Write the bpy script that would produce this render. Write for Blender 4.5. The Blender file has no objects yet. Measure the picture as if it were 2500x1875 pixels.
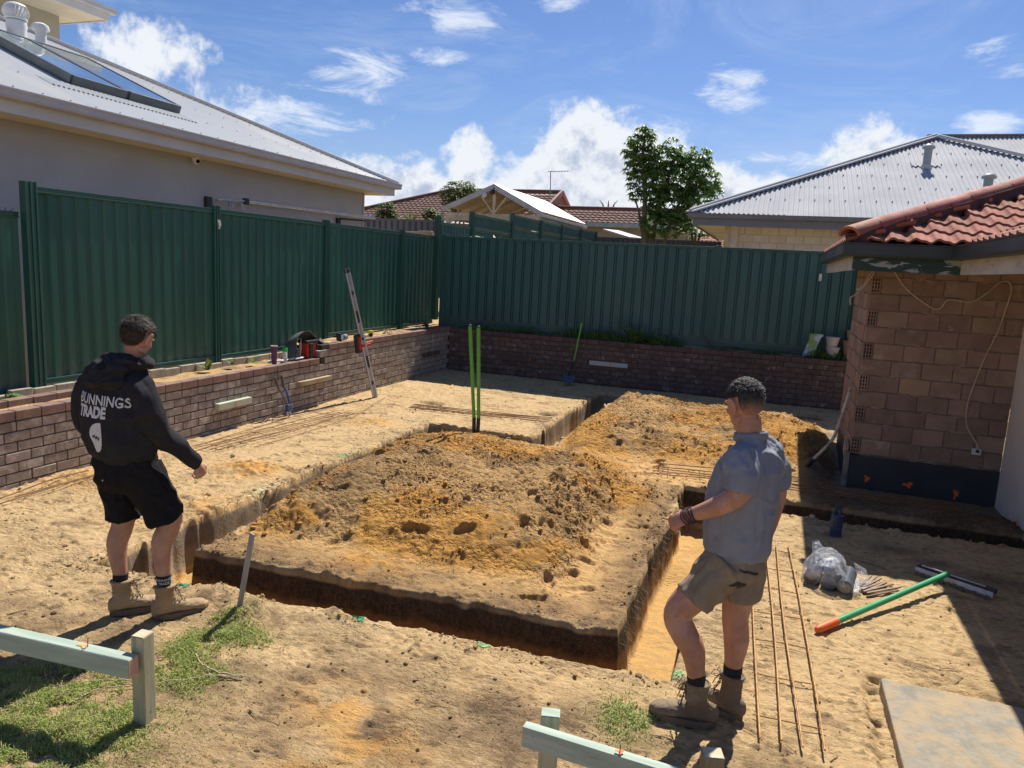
import bpy, bmesh, math, random
import numpy as np
from mathutils import Vector, Matrix
random.seed(7); RNG = np.random.default_rng(11)
S = bpy.context.scene; COL = S.collection
# ---------------------------------------------------------------- camera
FPX, CX, CY, CAMH = 1800.0, 1250.0, 937.5, 2.3
def _n(v): return v / np.linalg.norm(v)
_dY = _n(np.array([(1900-CX)/FPX, (680-CY)/FPX, 1.]))
_dX = -_n(np.array([(-3941-CX)/FPX, (370-CY)/FPX, 1.]))
_dX = _n(_dX - _dX.dot(_dY)*_dY)
_dZ = np.cross(_dX, _dY)
if _dZ[1] > 0: _dZ = -_dZ
CR = np.array([_dX, _dY, _dZ])
cam = bpy.data.cameras.new("camera"); co = bpy.data.objects.new("camera", cam); COL.objects.link(co)
cam.sensor_width = 36; cam.lens = FPX/2500*36; cam.clip_start = .05; cam.clip_end = 3000
M = Matrix.Identity(4)
for i in range(3):
    M[i][0], M[i][1], M[i][2] = CR[i, 0], -CR[i, 1], -CR[i, 2]
M[2][3] = CAMH
co.matrix_world = M; S.camera = co
# ---------------------------------------------------------------- light
SUNV = Vector((.05, .775, 1.0)).normalized()          # towards the sun
elev = math.asin(SUNV.z); azim = math.atan2(SUNV.x, SUNV.y)
sl = bpy.data.lights.new("sun", 'SUN'); sl.energy = 5.0; sl.angle = math.radians(.55); sl.color = (1, .935, .83)
so = bpy.data.objects.new("sun", sl); COL.objects.link(so)
so.rotation_euler = SUNV.to_track_quat('Z', 'Y').to_euler(); so.location = (0, 20, 30)
W = bpy.data.worlds.new("World"); S.world = W; W.use_nodes = True
S.view_settings.view_transform = 'Standard'; S.view_settings.look = 'None'
S.view_settings.gamma = 1; S.view_settings.exposure = .50; S.view_settings.use_curve_mapping = False
wn = W.node_tree; wn.nodes.clear()
class NT:
    def __init__(s, t): s.t = t
    def n(s, ty, **kw):
        o = s.t.nodes.new(ty)
        for k, v in kw.items():
            if k == 'ins':
                for a, b in v.items():
                    if hasattr(b, 'is_output') or isinstance(b, bpy.types.NodeSocket): s.t.links.new(b, o.inputs[a])
                    else: o.inputs[a].default_value = b
            else: setattr(o, k, v)
        return o
    def m(s, op, a, b=None, c=None, clamp=False):
        o = s.t.nodes.new('ShaderNodeMath'); o.operation = op; o.use_clamp = clamp
        for i, x in enumerate((a, b, c)):
            if x is None: continue
            if isinstance(x, bpy.types.NodeSocket): s.t.links.new(x, o.inputs[i])
            else: o.inputs[i].default_value = x
        return o.outputs[0]
    def mix(s, f, a, b, blend='MIX'):
        o = s.t.nodes.new('ShaderNodeMix'); o.data_type = 'RGBA'; o.blend_type = blend; o.clamp_factor = True
        for k, x in ((0, f), (6, a), (7, b)):
            if isinstance(x, bpy.types.NodeSocket): s.t.links.new(x, o.inputs[k])
            elif k == 0: o.inputs[0].default_value = x
            else: o.inputs[k].default_value = (*x, 1) if len(x) == 3 else x
        return o.outputs[2]
    def noise(s, vec, scale, detail=3, rough=.55, dist=0, out=0):
        o = s.t.nodes.new('ShaderNodeTexNoise')
        if vec is not None: s.t.links.new(vec, o.inputs['Vector'])
        o.inputs['Scale'].default_value = scale; o.inputs['Detail'].default_value = detail
        o.inputs['Roughness'].default_value = rough; o.inputs['Distortion'].default_value = dist
        return o.outputs[out]
    def ss(s, x, lo, hi, a=0., b=1.):
        o = s.t.nodes.new('ShaderNodeMapRange'); o.interpolation_type = 'SMOOTHSTEP'
        s.t.links.new(x, o.inputs[0])
        for i, v in zip((1, 2, 3, 4), (lo, hi, a, b)): o.inputs[i].default_value = v
        return o.outputs[0]
N = NT(wn)
sky = N.n('ShaderNodeTexSky', sky_type='NISHITA', sun_disc=False, sun_elevation=elev, sun_rotation=azim,
          altitude=0, air_density=1.0, dust_density=.25, ozone_density=2.2)
tc = N.n('ShaderNodeTexCoord').outputs['Generated']
sp = N.n('ShaderNodeSeparateXYZ', ins={0: tc})
X_, Y_, Z_ = sp.outputs
R2D = 57.29578
az = N.m('MULTIPLY', N.m('ARCTAN2', X_, Y_), R2D)
el = N.m('MULTIPLY', N.m('ARCSINE', Z_), R2D)
nb = N.noise(tc, 13, 9, .64, .15)          # billow noise
nf = N.noise(tc, 42, 6, .66, .2)
nw = N.n('ShaderNodeMapping', ins={'Vector': tc, 'Scale': (1, 1, 3.2)}).outputs[0]
nwv = N.noise(nw, 11, 9, .70, .5)
mass = None
# cumulus: az, el, half-width, half-height, strength
for a, e, w_, h_, st in [(-45.4, 12.4, 4.4, 2.9, .95), (-41., 9.9, 5.4, 2.1, .70), (-13.9, 7.0, 5.2, 4.6, 1.3), (-23.2, 6.6, 2.3, 3.4, 1.1),
                     (-27.5, 4.2, 5.5, 3.2, 1.1), (-19, 3.8, 5, 2.8, 1.0), (-8.5, 5.5, 3.2, 4.0, 1.1), (-3.6, 3.2, 5.5, 5.0, 1.05), (5.2, 6.5, 3.8, 4.0, 1.15), (2., 4.6, 5, 3, 1.0),
                     (-36, 2.5, 6, 3.2, 1.5), (-30, 3.0, 9, 3.2, 1.9), (-14, 4.0, 7.5, 4.0, 2.1), (-12.5, 7.0, 3.6, 3.6, 1.5), (-4, 3.6, 5, 3.6, 1.9), (3, 3.6, 9, 3.0, 1.9), (7, 7.2, 2.2, 2.4, 1.2), (22, 5, 9, 4, 1.1), (-70, 8, 12, 5, 1.1), (60, 6, 20, 4, 1.1), (110, 9, 16, 6, 1.1), (165, 6, 22, 4, 1.1), (-120, 7, 20, 5, 1.1)]:
    dx = N.m('DIVIDE', N.m('SUBTRACT', az, a), w_); dy = N.m('DIVIDE', N.m('SUBTRACT', el, e), h_)
    q = N.m('SUBTRACT', st, N.m('ADD', N.m('MULTIPLY', dx, dx), N.m('MULTIPLY', dy, dy)))
    mass = q if mass is None else N.m('MAXIMUM', mass, q)
mass = N.m('MAXIMUM', mass, -1.6)
dens = N.m('ADD', mass, N.m('MULTIPLY', N.m('SUBTRACT', nb, .5), 3.4))
dens = N.m('ADD', dens, N.m('MULTIPLY', N.m('SUBTRACT', nf, .5), 1.1))
cum = N.ss(dens, .15, .85)
wisp = None
for a, e, w_, h_, st in [(-30.7, 13.0, 5.8, 1.7, .62), (-31.8, 11.4, 3.4, 1.1, .6), (-24.5, 17.2, 5, 1.5, .6), (-26, 14.2, 3, 1.1, .5), (-4, 13.2, 3.6, 2.3, .6), (-8.6, 10.4, 2, 1.6, .7),
                     (11.6, 13.8, 2.6, 1.6, .7), (11.5, 10.4, 2.6, 1.0, .65), (0.4, 8.2, 5, .9, .5), (-36, 9.5, 8, 2.6, .5), (-17, 18.4, 3, 1, .5), (-49, 8, 4, 2, .4), (90, 35, 40, 12, .5), (-100, 40, 30, 10, .5), (180, 50, 40, 15, .5)]:
    dx = N.m('DIVIDE', N.m('SUBTRACT', az, a), w_); dy = N.m('DIVIDE', N.m('SUBTRACT', el, e), h_)
    q = N.m('SUBTRACT', st, N.m('ADD', N.m('MULTIPLY', dx, dx), N.m('MULTIPLY', dy, dy)))
    wisp = q if wisp is None else N.m('MAXIMUM', wisp, q)
wisp = N.m('MAXIMUM', wisp, -.55)
wd = N.m('ADD', wisp, N.m('MULTIPLY', N.m('SUBTRACT', nwv, .5), 4.6))
wfac = N.m('MULTIPLY', N.ss(wd, .05, 1.25), .85)
veil = N.m('MULTIPLY', N.ss(N.noise(nw, 3.2, 8, .68, 1.2), .44, .74), .34)
hz = N.ss(el, -1, 12, .62, 0.)
skyc = N.mix(1.0, N.n('ShaderNodeHueSaturation', ins={'Saturation': 1.14, 'Value': 1.22, 'Color': sky.outputs[0]}).outputs[0], (.69, .71, .88), 'MULTIPLY')
c = N.mix(hz, skyc, (4.2, 5.6, 8.2))
c = N.mix(veil, c, (5.4, 6.8, 9.6))
c = N.mix(wfac, c, (8.8, 9.5, 10.6))
upv_ = N.n('ShaderNodeMapping', ins={'Vector': tc, 'Location': (0, 0, .030)}).outputs[0]
nbu = N.noise(upv_, 13, 9, .64, .15); nfu = N.noise(N.n('ShaderNodeMapping', ins={'Vector': tc, 'Location': (0, 0, .010)}).outputs[0], 42, 6, .66, .2)
relief = N.m('ADD', N.m('MULTIPLY', N.m('SUBTRACT', nbu, nb), 4.2), N.m('MULTIPLY', N.m('SUBTRACT', nfu, nf), 1.6))
core = N.ss(N.m('ADD', N.m('MULTIPLY', N.m('SUBTRACT', dens, .95), .62), relief), .05, 1.05)
cc = N.mix(core, (9.2, 9.6, 10.2), (5.0, 5.7, 7.4))
c = N.mix(cum, c, cc)
bg = N.n('ShaderNodeBackground', ins={0: c, 1: .067})
N.n('ShaderNodeOutputWorld', ins={0: bg.outputs[0]})

# ---------------------------------------------------------------- helpers
def tag(o, label=None, cat=None, group=None, kind=None):
    if label: o['label'] = label
    if cat: o['category'] = cat
    if group: o['group'] = group
    if kind: o['kind'] = kind
    return o
def thing(name, loc, label, cat, group=None):
    o = bpy.data.objects.new(name, None); COL.objects.link(o); o.location = loc; o.empty_display_size = .1
    return tag(o, label, cat, group)
def link(name, me, parent=None, loc=None, rot=None):
    o = bpy.data.objects.new(name, me); COL.objects.link(o)
    if loc is not None: o.location = loc
    if rot is not None: o.rotation_euler = rot
    if parent is not None:
        o.parent = parent
        L = Vector(parent.location); q = parent.parent
        o.matrix_parent_inverse = Matrix.Translation(-L) if parent.type == 'EMPTY' else Matrix.Identity(4)
    return o
def copytree(o, dz=(0, 0, 0), parent=None):
    c = o.copy(); COL.objects.link(c); c.parent = parent
    if parent is None: c.location = Vector(o.location)+Vector(dz)
    for ch in o.children: copytree(ch, parent=c)
    return c
class MB:
    def __init__(s): s.v = []; s.f = []; s.mi = []; s.cm = 0
    def add(s, vs, fs):
        b = len(s.v); s.v += [tuple(map(float, p)) for p in vs]
        for f in fs: s.f.append([b+i for i in f]); s.mi.append(s.cm)
        return s
    def box(s, a, b, rot=None, c=None):
        a = Vector(a); b = Vector(b)
        vs = [Vector((x, y, z)) for x in (a.x, b.x) for y in (a.y, b.y) for z in (a.z, b.z)]
        if rot is not None:
            c = (a+b)/2 if c is None else Vector(c)
            vs = [c+rot @ (v-c) for v in vs]
        return s.add(vs, [(0, 1, 3, 2), (4, 6, 7, 5), (0, 4, 5, 1), (2, 3, 7, 6), (0, 2, 6, 4), (1, 5, 7, 3)])
    def beam(s, p, q, w, h, up=(0, 0, 1)):
        p = Vector(p); q = Vector(q); d = (q-p).normalized(); up = Vector(up)
        sx = d.cross(up).normalized(); uy = sx.cross(d).normalized()
        vs = [e+sx*a*w/2+uy*b*h/2 for e in (p, q) for a, b in ((-1, -1), (1, -1), (1, 1), (-1, 1))]
        return s.add(vs, [(3, 2, 1, 0), (4, 5, 6, 7), (0, 1, 5, 4), (1, 2, 6, 5), (2, 3, 7, 6), (3, 0, 4, 7)])
    def tube(s, pts, r, n=8, cap=True, squash=None):
        pts = [Vector(p) for p in pts]; rs = r if hasattr(r, '__len__') else [r]*len(pts)
        ref = None; vs = []
        for i, p in enumerate(pts):
            d = (pts[min(i+1, len(pts)-1)]-pts[max(i-1, 0)]).normalized()
            if ref is None: ref = Vector((0, 0, 1)) if abs(d.z) < .9 else Vector((1, 0, 0))
            a = d.cross(ref).normalized(); b = a.cross(d).normalized(); ref = b
            for k in range(n):
                t = 2*math.pi*k/n; vs.append(p+(a*math.cos(t)+b*math.sin(t)*(squash or 1))*rs[i])
        fs = []
        for i in range(len(pts)-1):
            for k in range(n):
                k2 = (k+1) % n; fs.append((i*n+k, i*n+k2, (i+1)*n+k2, (i+1)*n+k))
        if cap: fs.append(tuple(range(n))[::-1]); fs.append(tuple((len(pts)-1)*n+k for k in range(n)))
        return s.add(vs, fs)
    def lathe(s, prof, c, n=20, axis=(0, 0, 1)):
        c = Vector(c); q = Vector((0, 0, 1)).rotation_difference(Vector(axis)); vs = []
        for r_, z in prof:
            for k in range(n):
                t = 2*math.pi*k/n; vs.append(c+q @ Vector((r_*math.cos(t), r_*math.sin(t), z)))
        fs = [(i*n+k, i*n+(k+1) % n, (i+1)*n+(k+1) % n, (i+1)*n+k) for i in range(len(prof)-1) for k in range(n)]
        fs.append(tuple(range(n))[::-1]); fs.append(tuple((len(prof)-1)*n+k for k in range(n)))
        return s.add(vs, fs)
    def extr(s, poly, vec):
        n = len(poly); a = [Vector(p) for p in poly]; v = Vector(vec)
        s.add(a+[p+v for p in a], [tuple(range(n))[::-1], tuple(range(n, 2*n))]+[(i, (i+1) % n, n+(i+1) % n, n+i) for i in range(n)])
        return s
    def mesh(s, name, mats, smooth=False, bevel=0, seg=2):
        me = bpy.data.meshes.new(name); me.from_pydata(s.v, [], s.f)
        for m_ in (mats if isinstance(mats, (list, tuple)) else [mats]): me.materials.append(m_)
        me.polygons.foreach_set('material_index', s.mi)
        bm = bmesh.new(); bm.from_mesh(me); bmesh.ops.recalc_face_normals(bm, faces=bm.faces)
        if bevel:
            bmesh.ops.bevel(bm, geom=[e for e in bm.edges if len(e.link_faces) == 2 and e.calc_face_angle(0) > .5], offset=bevel, segments=seg, affect='EDGES', profile=.6, clamp_overlap=True)
        if smooth:
            for f in bm.faces: f.smooth = True
            for e in bm.edges:
                if len(e.link_faces) == 2 and e.calc_face_angle(0) > math.radians(smooth if smooth is not True else 40): e.smooth = False
        bm.to_mesh(me); bm.free(); return me
    def build(s, name, mats, parent=None, **kw):
        return link(name, s.mesh(name, mats, **kw), parent)
MATS = {}
def pm(name, c1, c2=None, scale=6, rough=.7, bump=.0, bscale=None, detail=4, metal=0, spec=.5, coord='Object', stretch=(1, 1, 1), rnd=0, coat=0, dust=None, c3=None, s3=2.0, t3=(.5, .62), trans=0):
    if name in MATS: return MATS[name]
    m = bpy.data.materials.new(name); m.use_nodes = True; t = m.node_tree; t.nodes.clear(); q = NT(t)
    tcn = q.n('ShaderNodeTexCoord').outputs[coord]
    if rnd:
        oi = q.n('ShaderNodeObjectInfo').outputs['Random']
        off = q.n('ShaderNodeCombineXYZ', ins={0: q.m('MULTIPLY', oi, 37.), 1: q.m('MULTIPLY', oi, 91.), 2: q.m('MULTIPLY', oi, 53.)}).outputs[0]
        tcn = q.n('ShaderNodeVectorMath', operation='ADD', ins={0: tcn, 1: off}).outputs[0]
    v = q.n('ShaderNodeMapping', ins={'Vector': tcn, 'Scale': stretch}).outputs[0]
    c2 = c2 or tuple(x*.8 for x in c1)
    nz = q.noise(v, scale, detail, .6)
    c = q.mix(q.ss(nz, .34, .66), c1, c2)
    if c3: c = q.mix(q.ss(q.noise(v, s3, 5, .65, .4), *t3), c, c3)
    if rnd:
        c = q.n('ShaderNodeHueSaturation', ins={'Value': q.m('ADD', 1-rnd/2, q.m('MULTIPLY', oi, rnd)), 'Hue': q.m('ADD', .5-.012, q.m('MULTIPLY', q.m('FRACT', q.m('MULTIPLY', oi, 7.3)), .024)), 'Color': c}).outputs[0]
    if dust:
        zz = q.n('ShaderNodeSeparateXYZ', ins={0: q.n('ShaderNodeNewGeometry').outputs['Position']}).outputs[2]
        sv = q.n('ShaderNodeMapping', ins={'Vector': tcn, 'Scale': (1, 1, .12)}).outputs[0]
        df = q.m('MULTIPLY', q.ss(q.m('ADD', zz, q.m('MULTIPLY', q.noise(tcn, 9, 5, .7), -.45)), dust[0]-.25, dust[1]-.25, 1., 0.), dust[2])
        df = q.m('ADD', df, q.m('MULTIPLY', q.ss(q.noise(sv, 38, 5, .7), .58, .75), .16))
        c = q.mix(df, c, dust[3])
    b = q.n('ShaderNodeBsdfPrincipled', ins={'Base Color': c, 'Metallic': metal, 'Coat Weight': coat, 'Specular IOR Level': spec})
    q.t.links.new(q.ss(nz, .2, .8, max(0, rough-.08), min(1, rough+.08)), b.inputs['Roughness'])
    if bump:
        bp = q.n('ShaderNodeBump', ins={'Strength': 1., 'Distance': bump, 'Height': q.noise(v, bscale or scale*4, 5, .65)})
        t.links.new(bp.outputs[0], b.inputs['Normal'])
    out = b.outputs[0]
    if trans:
        tr = q.n('ShaderNodeBsdfTranslucent', ins={'Color': c}); mx = q.n('ShaderNodeMixShader', ins={0: trans, 1: out, 2: tr.outputs[0]}); out = mx.outputs[0]
    q.n('ShaderNodeOutputMaterial', ins={0: out}); MATS[name] = m; return m
# numpy value noise
def vn(x, y, s, seed=0):
    g = np.random.default_rng(seed+1000).random((256, 256)).astype(np.float32)
    u = x/s; v = y/s; i = np.floor(u).astype(int); j = np.floor(v).astype(int); fu = u-i; fv = v-j
    fu = fu*fu*(3-2*fu); fv = fv*fv*(3-2*fv); i &= 255; j &= 255; i2 = (i+1) & 255; j2 = (j+1) & 255
    return (g[i, j]*(1-fu)+g[i2, j]*fu)*(1-fv)+(g[i, j2]*(1-fu)+g[i2, j2]*fu)*fv
def fb(x, y, s, oct=3, seed=0):
    t = 0; a = 1; w = 0
    for k in range(oct):
        c_, s_ = math.cos(k*1.1+.4), math.sin(k*1.1+.4)
        t = t+a*vn(x*c_-y*s_, x*s_+y*c_, s, seed+k*7); w += a; a *= .55; s *= .48
    return t/w-.5
def sst(x, a, b):
    t = np.clip((x-a)/(b-a), 0, 1); return t*t*(3-2*t)
# ---------------------------------------------------------------- ground
XS = np.concatenate([np.arange(-7.3, 3.2, .0128)]); 
ys = [1.7]
while ys[-1] < 14.75: ys.append(ys[-1]+.0090+.0130*min(1, max(0, (ys[-1]-3)/9)))
YS = np.array(ys)
GX, GY = np.meshgrid(XS, YS)
def rectd(x, y, x0, x1, y0, y1):                      # >0 inside
    return np.minimum(np.minimum(x-x0, x1-x), np.minimum(y-y0, y1-y))
def trench_d(x, y):
    yf = y-.055*(x+2.4)
    d = rectd(x, yf, -4.46, -.36, 3.90, 4.37)
    for r in [(-4.46, -4.03, 3.86, 9.35), (-4.46, -2.53, 8.95, 9.35), (-2.95, -2.53, 8.95, 13.55), (-2.95, .95, 13.12, 13.55), (-.73, -.36, 4.05, 7.9), (-.73, 2.44, 7.56, 8.05)]:
        d = np.maximum(d, rectd(x, y, *r))
    return d
def island(x, y):
    yf = y-.055*(x+2.4)
    a = np.minimum(np.minimum(x+4.03, -.73-x), np.minimum(yf-4.37, 8.95-y)) # left heap
    b = np.minimum(np.minimum(x+2.53, 1.0-x), np.minimum(y-8.07, 13.1-y))
    return np.maximum(a, b)
PRINTS = []
def ground_h(x, y, full=True):
    e2 = fb(x, y, .38, 2, 6)*.085+fb(x, y, .13, 1, 7)*np.where((y < 4.9) & (x < -.9), .045, .014)+fb(x, y, .06, 1, 17)*np.where((y < 4.9) & (x < -.9), .02, .0)
    e = fb(x, y, .09, 3, 5)*.05+fb(x, y, .5, 2, 9)*.10 + (fb(x*2.2, y*2.2, .09, 1, 77)*.02)
    wallg = (fb(x*1.0+y*1.0, x*0+y*0, .55, 1, 31)*.045-.05*sst(fb(x+y, x*0, .16, 1, 33), .22, .34)*sst(fb(x, y, 1.1, 2, 34), -.02, .2))*np.where((x < -4.2) | (y > 8.5), 1, .35)
    td = trench_d(x, y)+e2+wallg
    isl = island(x, y)+e*.6
    g = lambda cx, cy, sx, sy, a: a*np.exp(-((x-cx)/sx)**2-((y-cy)/sy)**2)
    yf_ = y-.055*(x+2.4)+fb(x, y, .8, 2, 15)*.35; xf_ = x+fb(x, y, .8, 2, 16)*.35
    plat = .25*(1-.75*sst(y, 7.3, 8.7))*sst(yf_, 4.55, 5.35)*sst(-xf_, 1.15, 1.75)*1.+.15*sst(y, 8.55, 9.3)*sst(-xf_, -.75, -.1)*(1-sst(y, 12.4, 13.0)*.4)
    heap = (plat+g(-2.9, 6.6, 1.0, 1.2, .10)+g(-3.35, 5.75, .6, .55, .10)+g(-3.5, 7.2, .5, .6, .07)+g(-3.15, 7.9, .4, .35, .12)+g(-1.9, 7.4, .5, .7, .06)+g(-2.1, 5.6, .5, .4, .05)
            +g(-1.15, 7.2, .30, .6, .15)
            + g(-1.4, 10.4, .9, 1.0, .04)+g(-.5, 11.9, .8, .6, .07)+g(.1, 10.6, .5, .9, .08)+g(.75, 10.0, .4, .5, .10)+g(.9, 11.6, .5, .9, .2))
    heap = heap*sst(isl, .0, .30)
    hm = sst(heap, .015, .12)                         # loose spoil mask
    h = heap+fb(x, y, 1.3, 2, 3)*.022
    # spill into left trench
    h = h+fb(x, y, .35, 3, 12)*(.004+.080*hm)+fb(x, y, .10, 3, 21)*(.008+.045*hm)
    lump = np.abs(fb(x, y, .055, 2, 41))*2
    h = h+(lump-.25)*.050*hm*sst(fb(x, y, .5, 2, 8), -.14, .08)
    h = h+np.abs(fb(x, y, .14, 3, 43))*.14*hm*sst(fb(x, y, .9, 2, 44), -.1, .12)-.01*hm
    h = h+np.clip(fb(x, y, .030, 1, 47), -.2, .5)*.020*hm
    # scuffs on the scraped sand
    scf = fb(x*.9+y*.35, y*2.6-x*.7, .16, 3, 55); h = h-np.clip(scf-.12, 0, 1)*.06*(1-hm)
    h = h+np.clip(fb(x, y, .10, 3, 58)-.18, 0, 1)*.10*(1-hm)
    h = h-(1-np.clip(np.abs(fb(x*.8+y*.5, y*1.9, .22, 3, 59))*22, 0, 1))*.008*(1-hm)
    h = h+np.clip(fb(x, y, .040, 2, 60)-.16, 0, 1)*.08*(1-hm)*sst(fb(x, y, .5, 2, 61), -.05, .12)
    # sand heaps / orange patches on the left pad
    for cx, cy, s_, a in [(-5.05, 6.25, .33, .07), (-4.72, 5.1, .28, .04), (-5.2, 8.95, .3, .03), (-5.1, 5.0, .5, .03), (-6.25, 5.2, .35, .05), (-3.3, 3.75, .14, .06), (-2.95, 3.74, .13, .07), (-3.05, 3.58, .12, .05), (-2.55, 3.8, .15, .04)]:
        h = h+g(cx, cy, s_, s_*.8, a)*(1+1.6*fb(x, y, .09, 2, 63))
    # small dug holes
    for cx, cy, s_, a in [(-5.1, 10.75, .17, .10), (-3.25, 11.0, .16, .09), (-5.05, 6.3, .09, .06), (-5.25, 9.0, .08, .05), (.73, 4.14, .05, .04), (.78, 4.56, .04, .06), (.72, 3.8, .05, .03)]:
        h = h-g(cx, cy, s_, s_*.6, a)
    # clods along the cuts
    nearcut = sst(td, -.16, -.03)*(1-sst(td, -.03, 0.))
    h = h+nearcut*np.clip(fb(x, y, .05, 2, 71)+.1, 0, 1)*.075*sst(fb(x, y, .6, 2, 72), -.15, .12)
    for (cx, cy, an, L, w_, dp) in PRINTS:
        m_ = (np.abs(x-cx) < L*1.6) & (np.abs(y-cy) < L*1.6)
        if not m_.any(): continue
        xx = x[m_]-cx; yy = y[m_]-cy; u = xx*math.cos(an)+yy*math.sin(an); v = -xx*math.sin(an)+yy*math.cos(an)
        w2 = w_*(1+.25*np.tanh(u/L*3)); r = np.sqrt((u/L)**2+(v/w2)**2)+fb(x[m_], y[m_], .07, 2, 91)*.9
        hh = h[m_]; inn = 1-sst(r, .78, 1.0)
        hh = hh*(1-inn*.25)+inn*(hh.mean()*.25)-inn*dp*(1+.5*u/L)+np.exp(-((r-1.2)/.2)**2)*dp*.6*np.clip(.5+fb(x[m_], y[m_], .05, 1, 92)*2.2, 0, 1)
        h[m_] = hh
    h = h-.06*sst(x, .68, .74)*(1-sst(x, .80, .82))*(1-sst(y+fb(x, y, .3, 2, 95)*.5, 4.45, 4.62))*(.6+fb(x, y, .15, 2, 96))
    # garden side near the house corner, ground dips
    h = h-.06*sst(x, .5, 1.0)*sst(y, 8.3, 9.0)*(1-sst(y, 12.2, 12.9))
    h = h+.16*np.exp(-((x-1.0)/.35)**2-((y-10.9)/.5)**2)
    bot = -.45+fb(x, y, .25, 3, 81)*.035+fb(x, y, .06, 2, 83)*.012
    bot = bot+.20*np.exp(-((x+4.1)/.3)**2-((y-7.3)/1.3)**2)
    k = sst(td, -.012, .030)
    h = h*(1-k)+bot*k
    return h, td, hm, isl
def hz1(x, y):
    a = np.array([[float(x)]]); b = np.array([[float(y)]]); return float(ground_h(a, b)[0][0, 0])
rr = random.Random(5)
def inside_isl(x, y): return float(island(np.array([x]), np.array([y]))[0])
for _ in range(120):
    x = rr.uniform(-4, .5); y = rr.uniform(4.6, 12.8)
    if inside_isl(x, y) < .15: continue
    PRINTS.append((x, y, rr.gauss(1.0, .7), rr.uniform(.13, .16), rr.uniform(.042, .055), rr.uniform(.012, .036)))
for x, y in [(-1.71, 6.3), (-1.59, 5.96), (-1.26, 5.08), (-1.49, 6.55), (-1.22, 5.86), (-1.58, 5.49), (-1.73, 5.32), (-1.88, 5.99), (-1.24, 6.28), (-1.73, 7.08), (-2.35, 5.55), (-2.55, 5.05), (-2.15, 5.1)]:
    PRINTS.append((x, y, rr.gauss(.9, .4), .13, .048, .030))
for _ in range(90):
    x = rr.uniform(-6.2, 2.2); y = rr.uniform(2.2, 8.5)
    if -4.6 < x < -.3 and y > 3.7: continue
    PRINTS.append((x, y, rr.gauss(.6, 1.0), rr.uniform(.12, .15), rr.uniform(.045, .055), rr.uniform(.001, .005)))
H, TD, HM, ISL = ground_h(GX, GY)
ny, nx = GX.shape
verts = np.stack([GX, GY, H], -1).reshape(-1, 3)
# undercut raggedness: push wall vertices sideways a little
idx = np.arange(ny*nx).reshape(ny, nx)
faces = np.stack([idx[:-1, :-1], idx[:-1, 1:], idx[1:, 1:], idx[1:, :-1]], -1).reshape(-1, 4)
me = bpy.data.meshes.new("ground")
# outer sheet to the horizon, joined to the patch border level
B = 600
ov = [(-B, -B, -.02), (B, -B, -.02), (B, B, -.02), (-B, B, -.02), (-7.3, 1.7, -.02), (XS[-1], 1.7, -.02), (XS[-1], YS[-1], -.02), (-7.3, YS[-1], -.02)]
nv = len(verts); verts = np.concatenate([verts, np.array(ov)])
of = np.array([(0, 1, 5, 4), (1, 2, 6, 5), (2, 3, 7, 6), (3, 0, 4, 7)])+nv
faces = np.concatenate([faces, of])
me.vertices.add(len(verts)); me.vertices.foreach_set('co', verts.astype(np.float32).ravel())
me.loops.add(len(faces)*4); me.loops.foreach_set('vertex_index', faces.astype(np.int32).ravel())
me.polygons.add(len(faces)); me.polygons.foreach_set('loop_start', np.arange(0, len(faces)*4, 4, dtype=np.int32))
me.polygons.foreach_set('loop_total', np.full(len(faces), 4, dtype=np.int32)); me.polygons.foreach_set('use_smooth', np.ones(len(faces), dtype=bool))
me.update(calc_edges=True)
x, y, h = GX, GY, H
# soil colour masks (orange, dark, rough, grass)
g2 = lambda cx, cy, sx, sy, a: a*np.exp(-((x-cx)/sx)**2-((y-cy)/sy)**2)
orange = HM*sst(fb(x, y, .75, 3, 101)+fb(x, y, .12, 2, 103)*.35, -.12, .07)*.74+sst(ISL, .0, .1)*.40
for cx, cy, s_, a in [(-5.05, 6.25, .38, 1.), (-4.75, 5.1, .35, .8), (-5.2, 8.95, .32, .8), (-4.85, 4.65, .3, .5), (-2.7, 4.65, .42, .95), (-2.5, 4.95, .3, .7), (-3.45, 8.2, .5, 1.), (-3.2, 7.5, .45, .8), (-3.1, 6.4, .5, .45), (-2.5, 8.5, .55, .75), (-1.9, 3.05, .28, .75), (-1.62, 2.85, .28, .8), (-1.8, 2.5, .25, .7), (-6.2, 5.3, .5, .6), (-1.0, 7.0, .3, .5),
                      (-1.6, 5.3, .4, .4), (-.8, 12., 1., .6), (-1.9, 2.4, .3, .5), (-1.2, 3.7, .5, .12), (-1.2, 12, .8, .5)]:
    orange = np.maximum(orange, g2(cx, cy, s_, s_*.85, a)*sst(fb(x, y, .16, 3, 105), -.22, .12))
darkm = HM*sst(fb(x, y, .6, 3, 111)+fb(x, y, .10, 2, 113)*.4, .02, .17)*.48
darkm = np.maximum(darkm, HM*g2(-3.5, 5.55, .55, .5, .6)+HM*g2(-3.55, 6.6, .4, .7, .5))
darkm = np.maximum(darkm, HM*.14)
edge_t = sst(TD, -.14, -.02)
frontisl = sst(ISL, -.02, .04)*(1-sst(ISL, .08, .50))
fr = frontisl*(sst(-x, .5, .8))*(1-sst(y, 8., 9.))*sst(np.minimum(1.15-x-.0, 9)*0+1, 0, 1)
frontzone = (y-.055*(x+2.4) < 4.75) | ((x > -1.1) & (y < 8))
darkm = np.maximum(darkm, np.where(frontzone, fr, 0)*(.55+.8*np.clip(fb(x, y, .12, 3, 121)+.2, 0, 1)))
darkm = np.maximum(darkm, (1-sst(np.abs(y-.055*(x+2.4)-3.68), .0, .28))*sst(fb(x, y, .13, 3, 123), .04, .16)*.6*(x < -.3))
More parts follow.
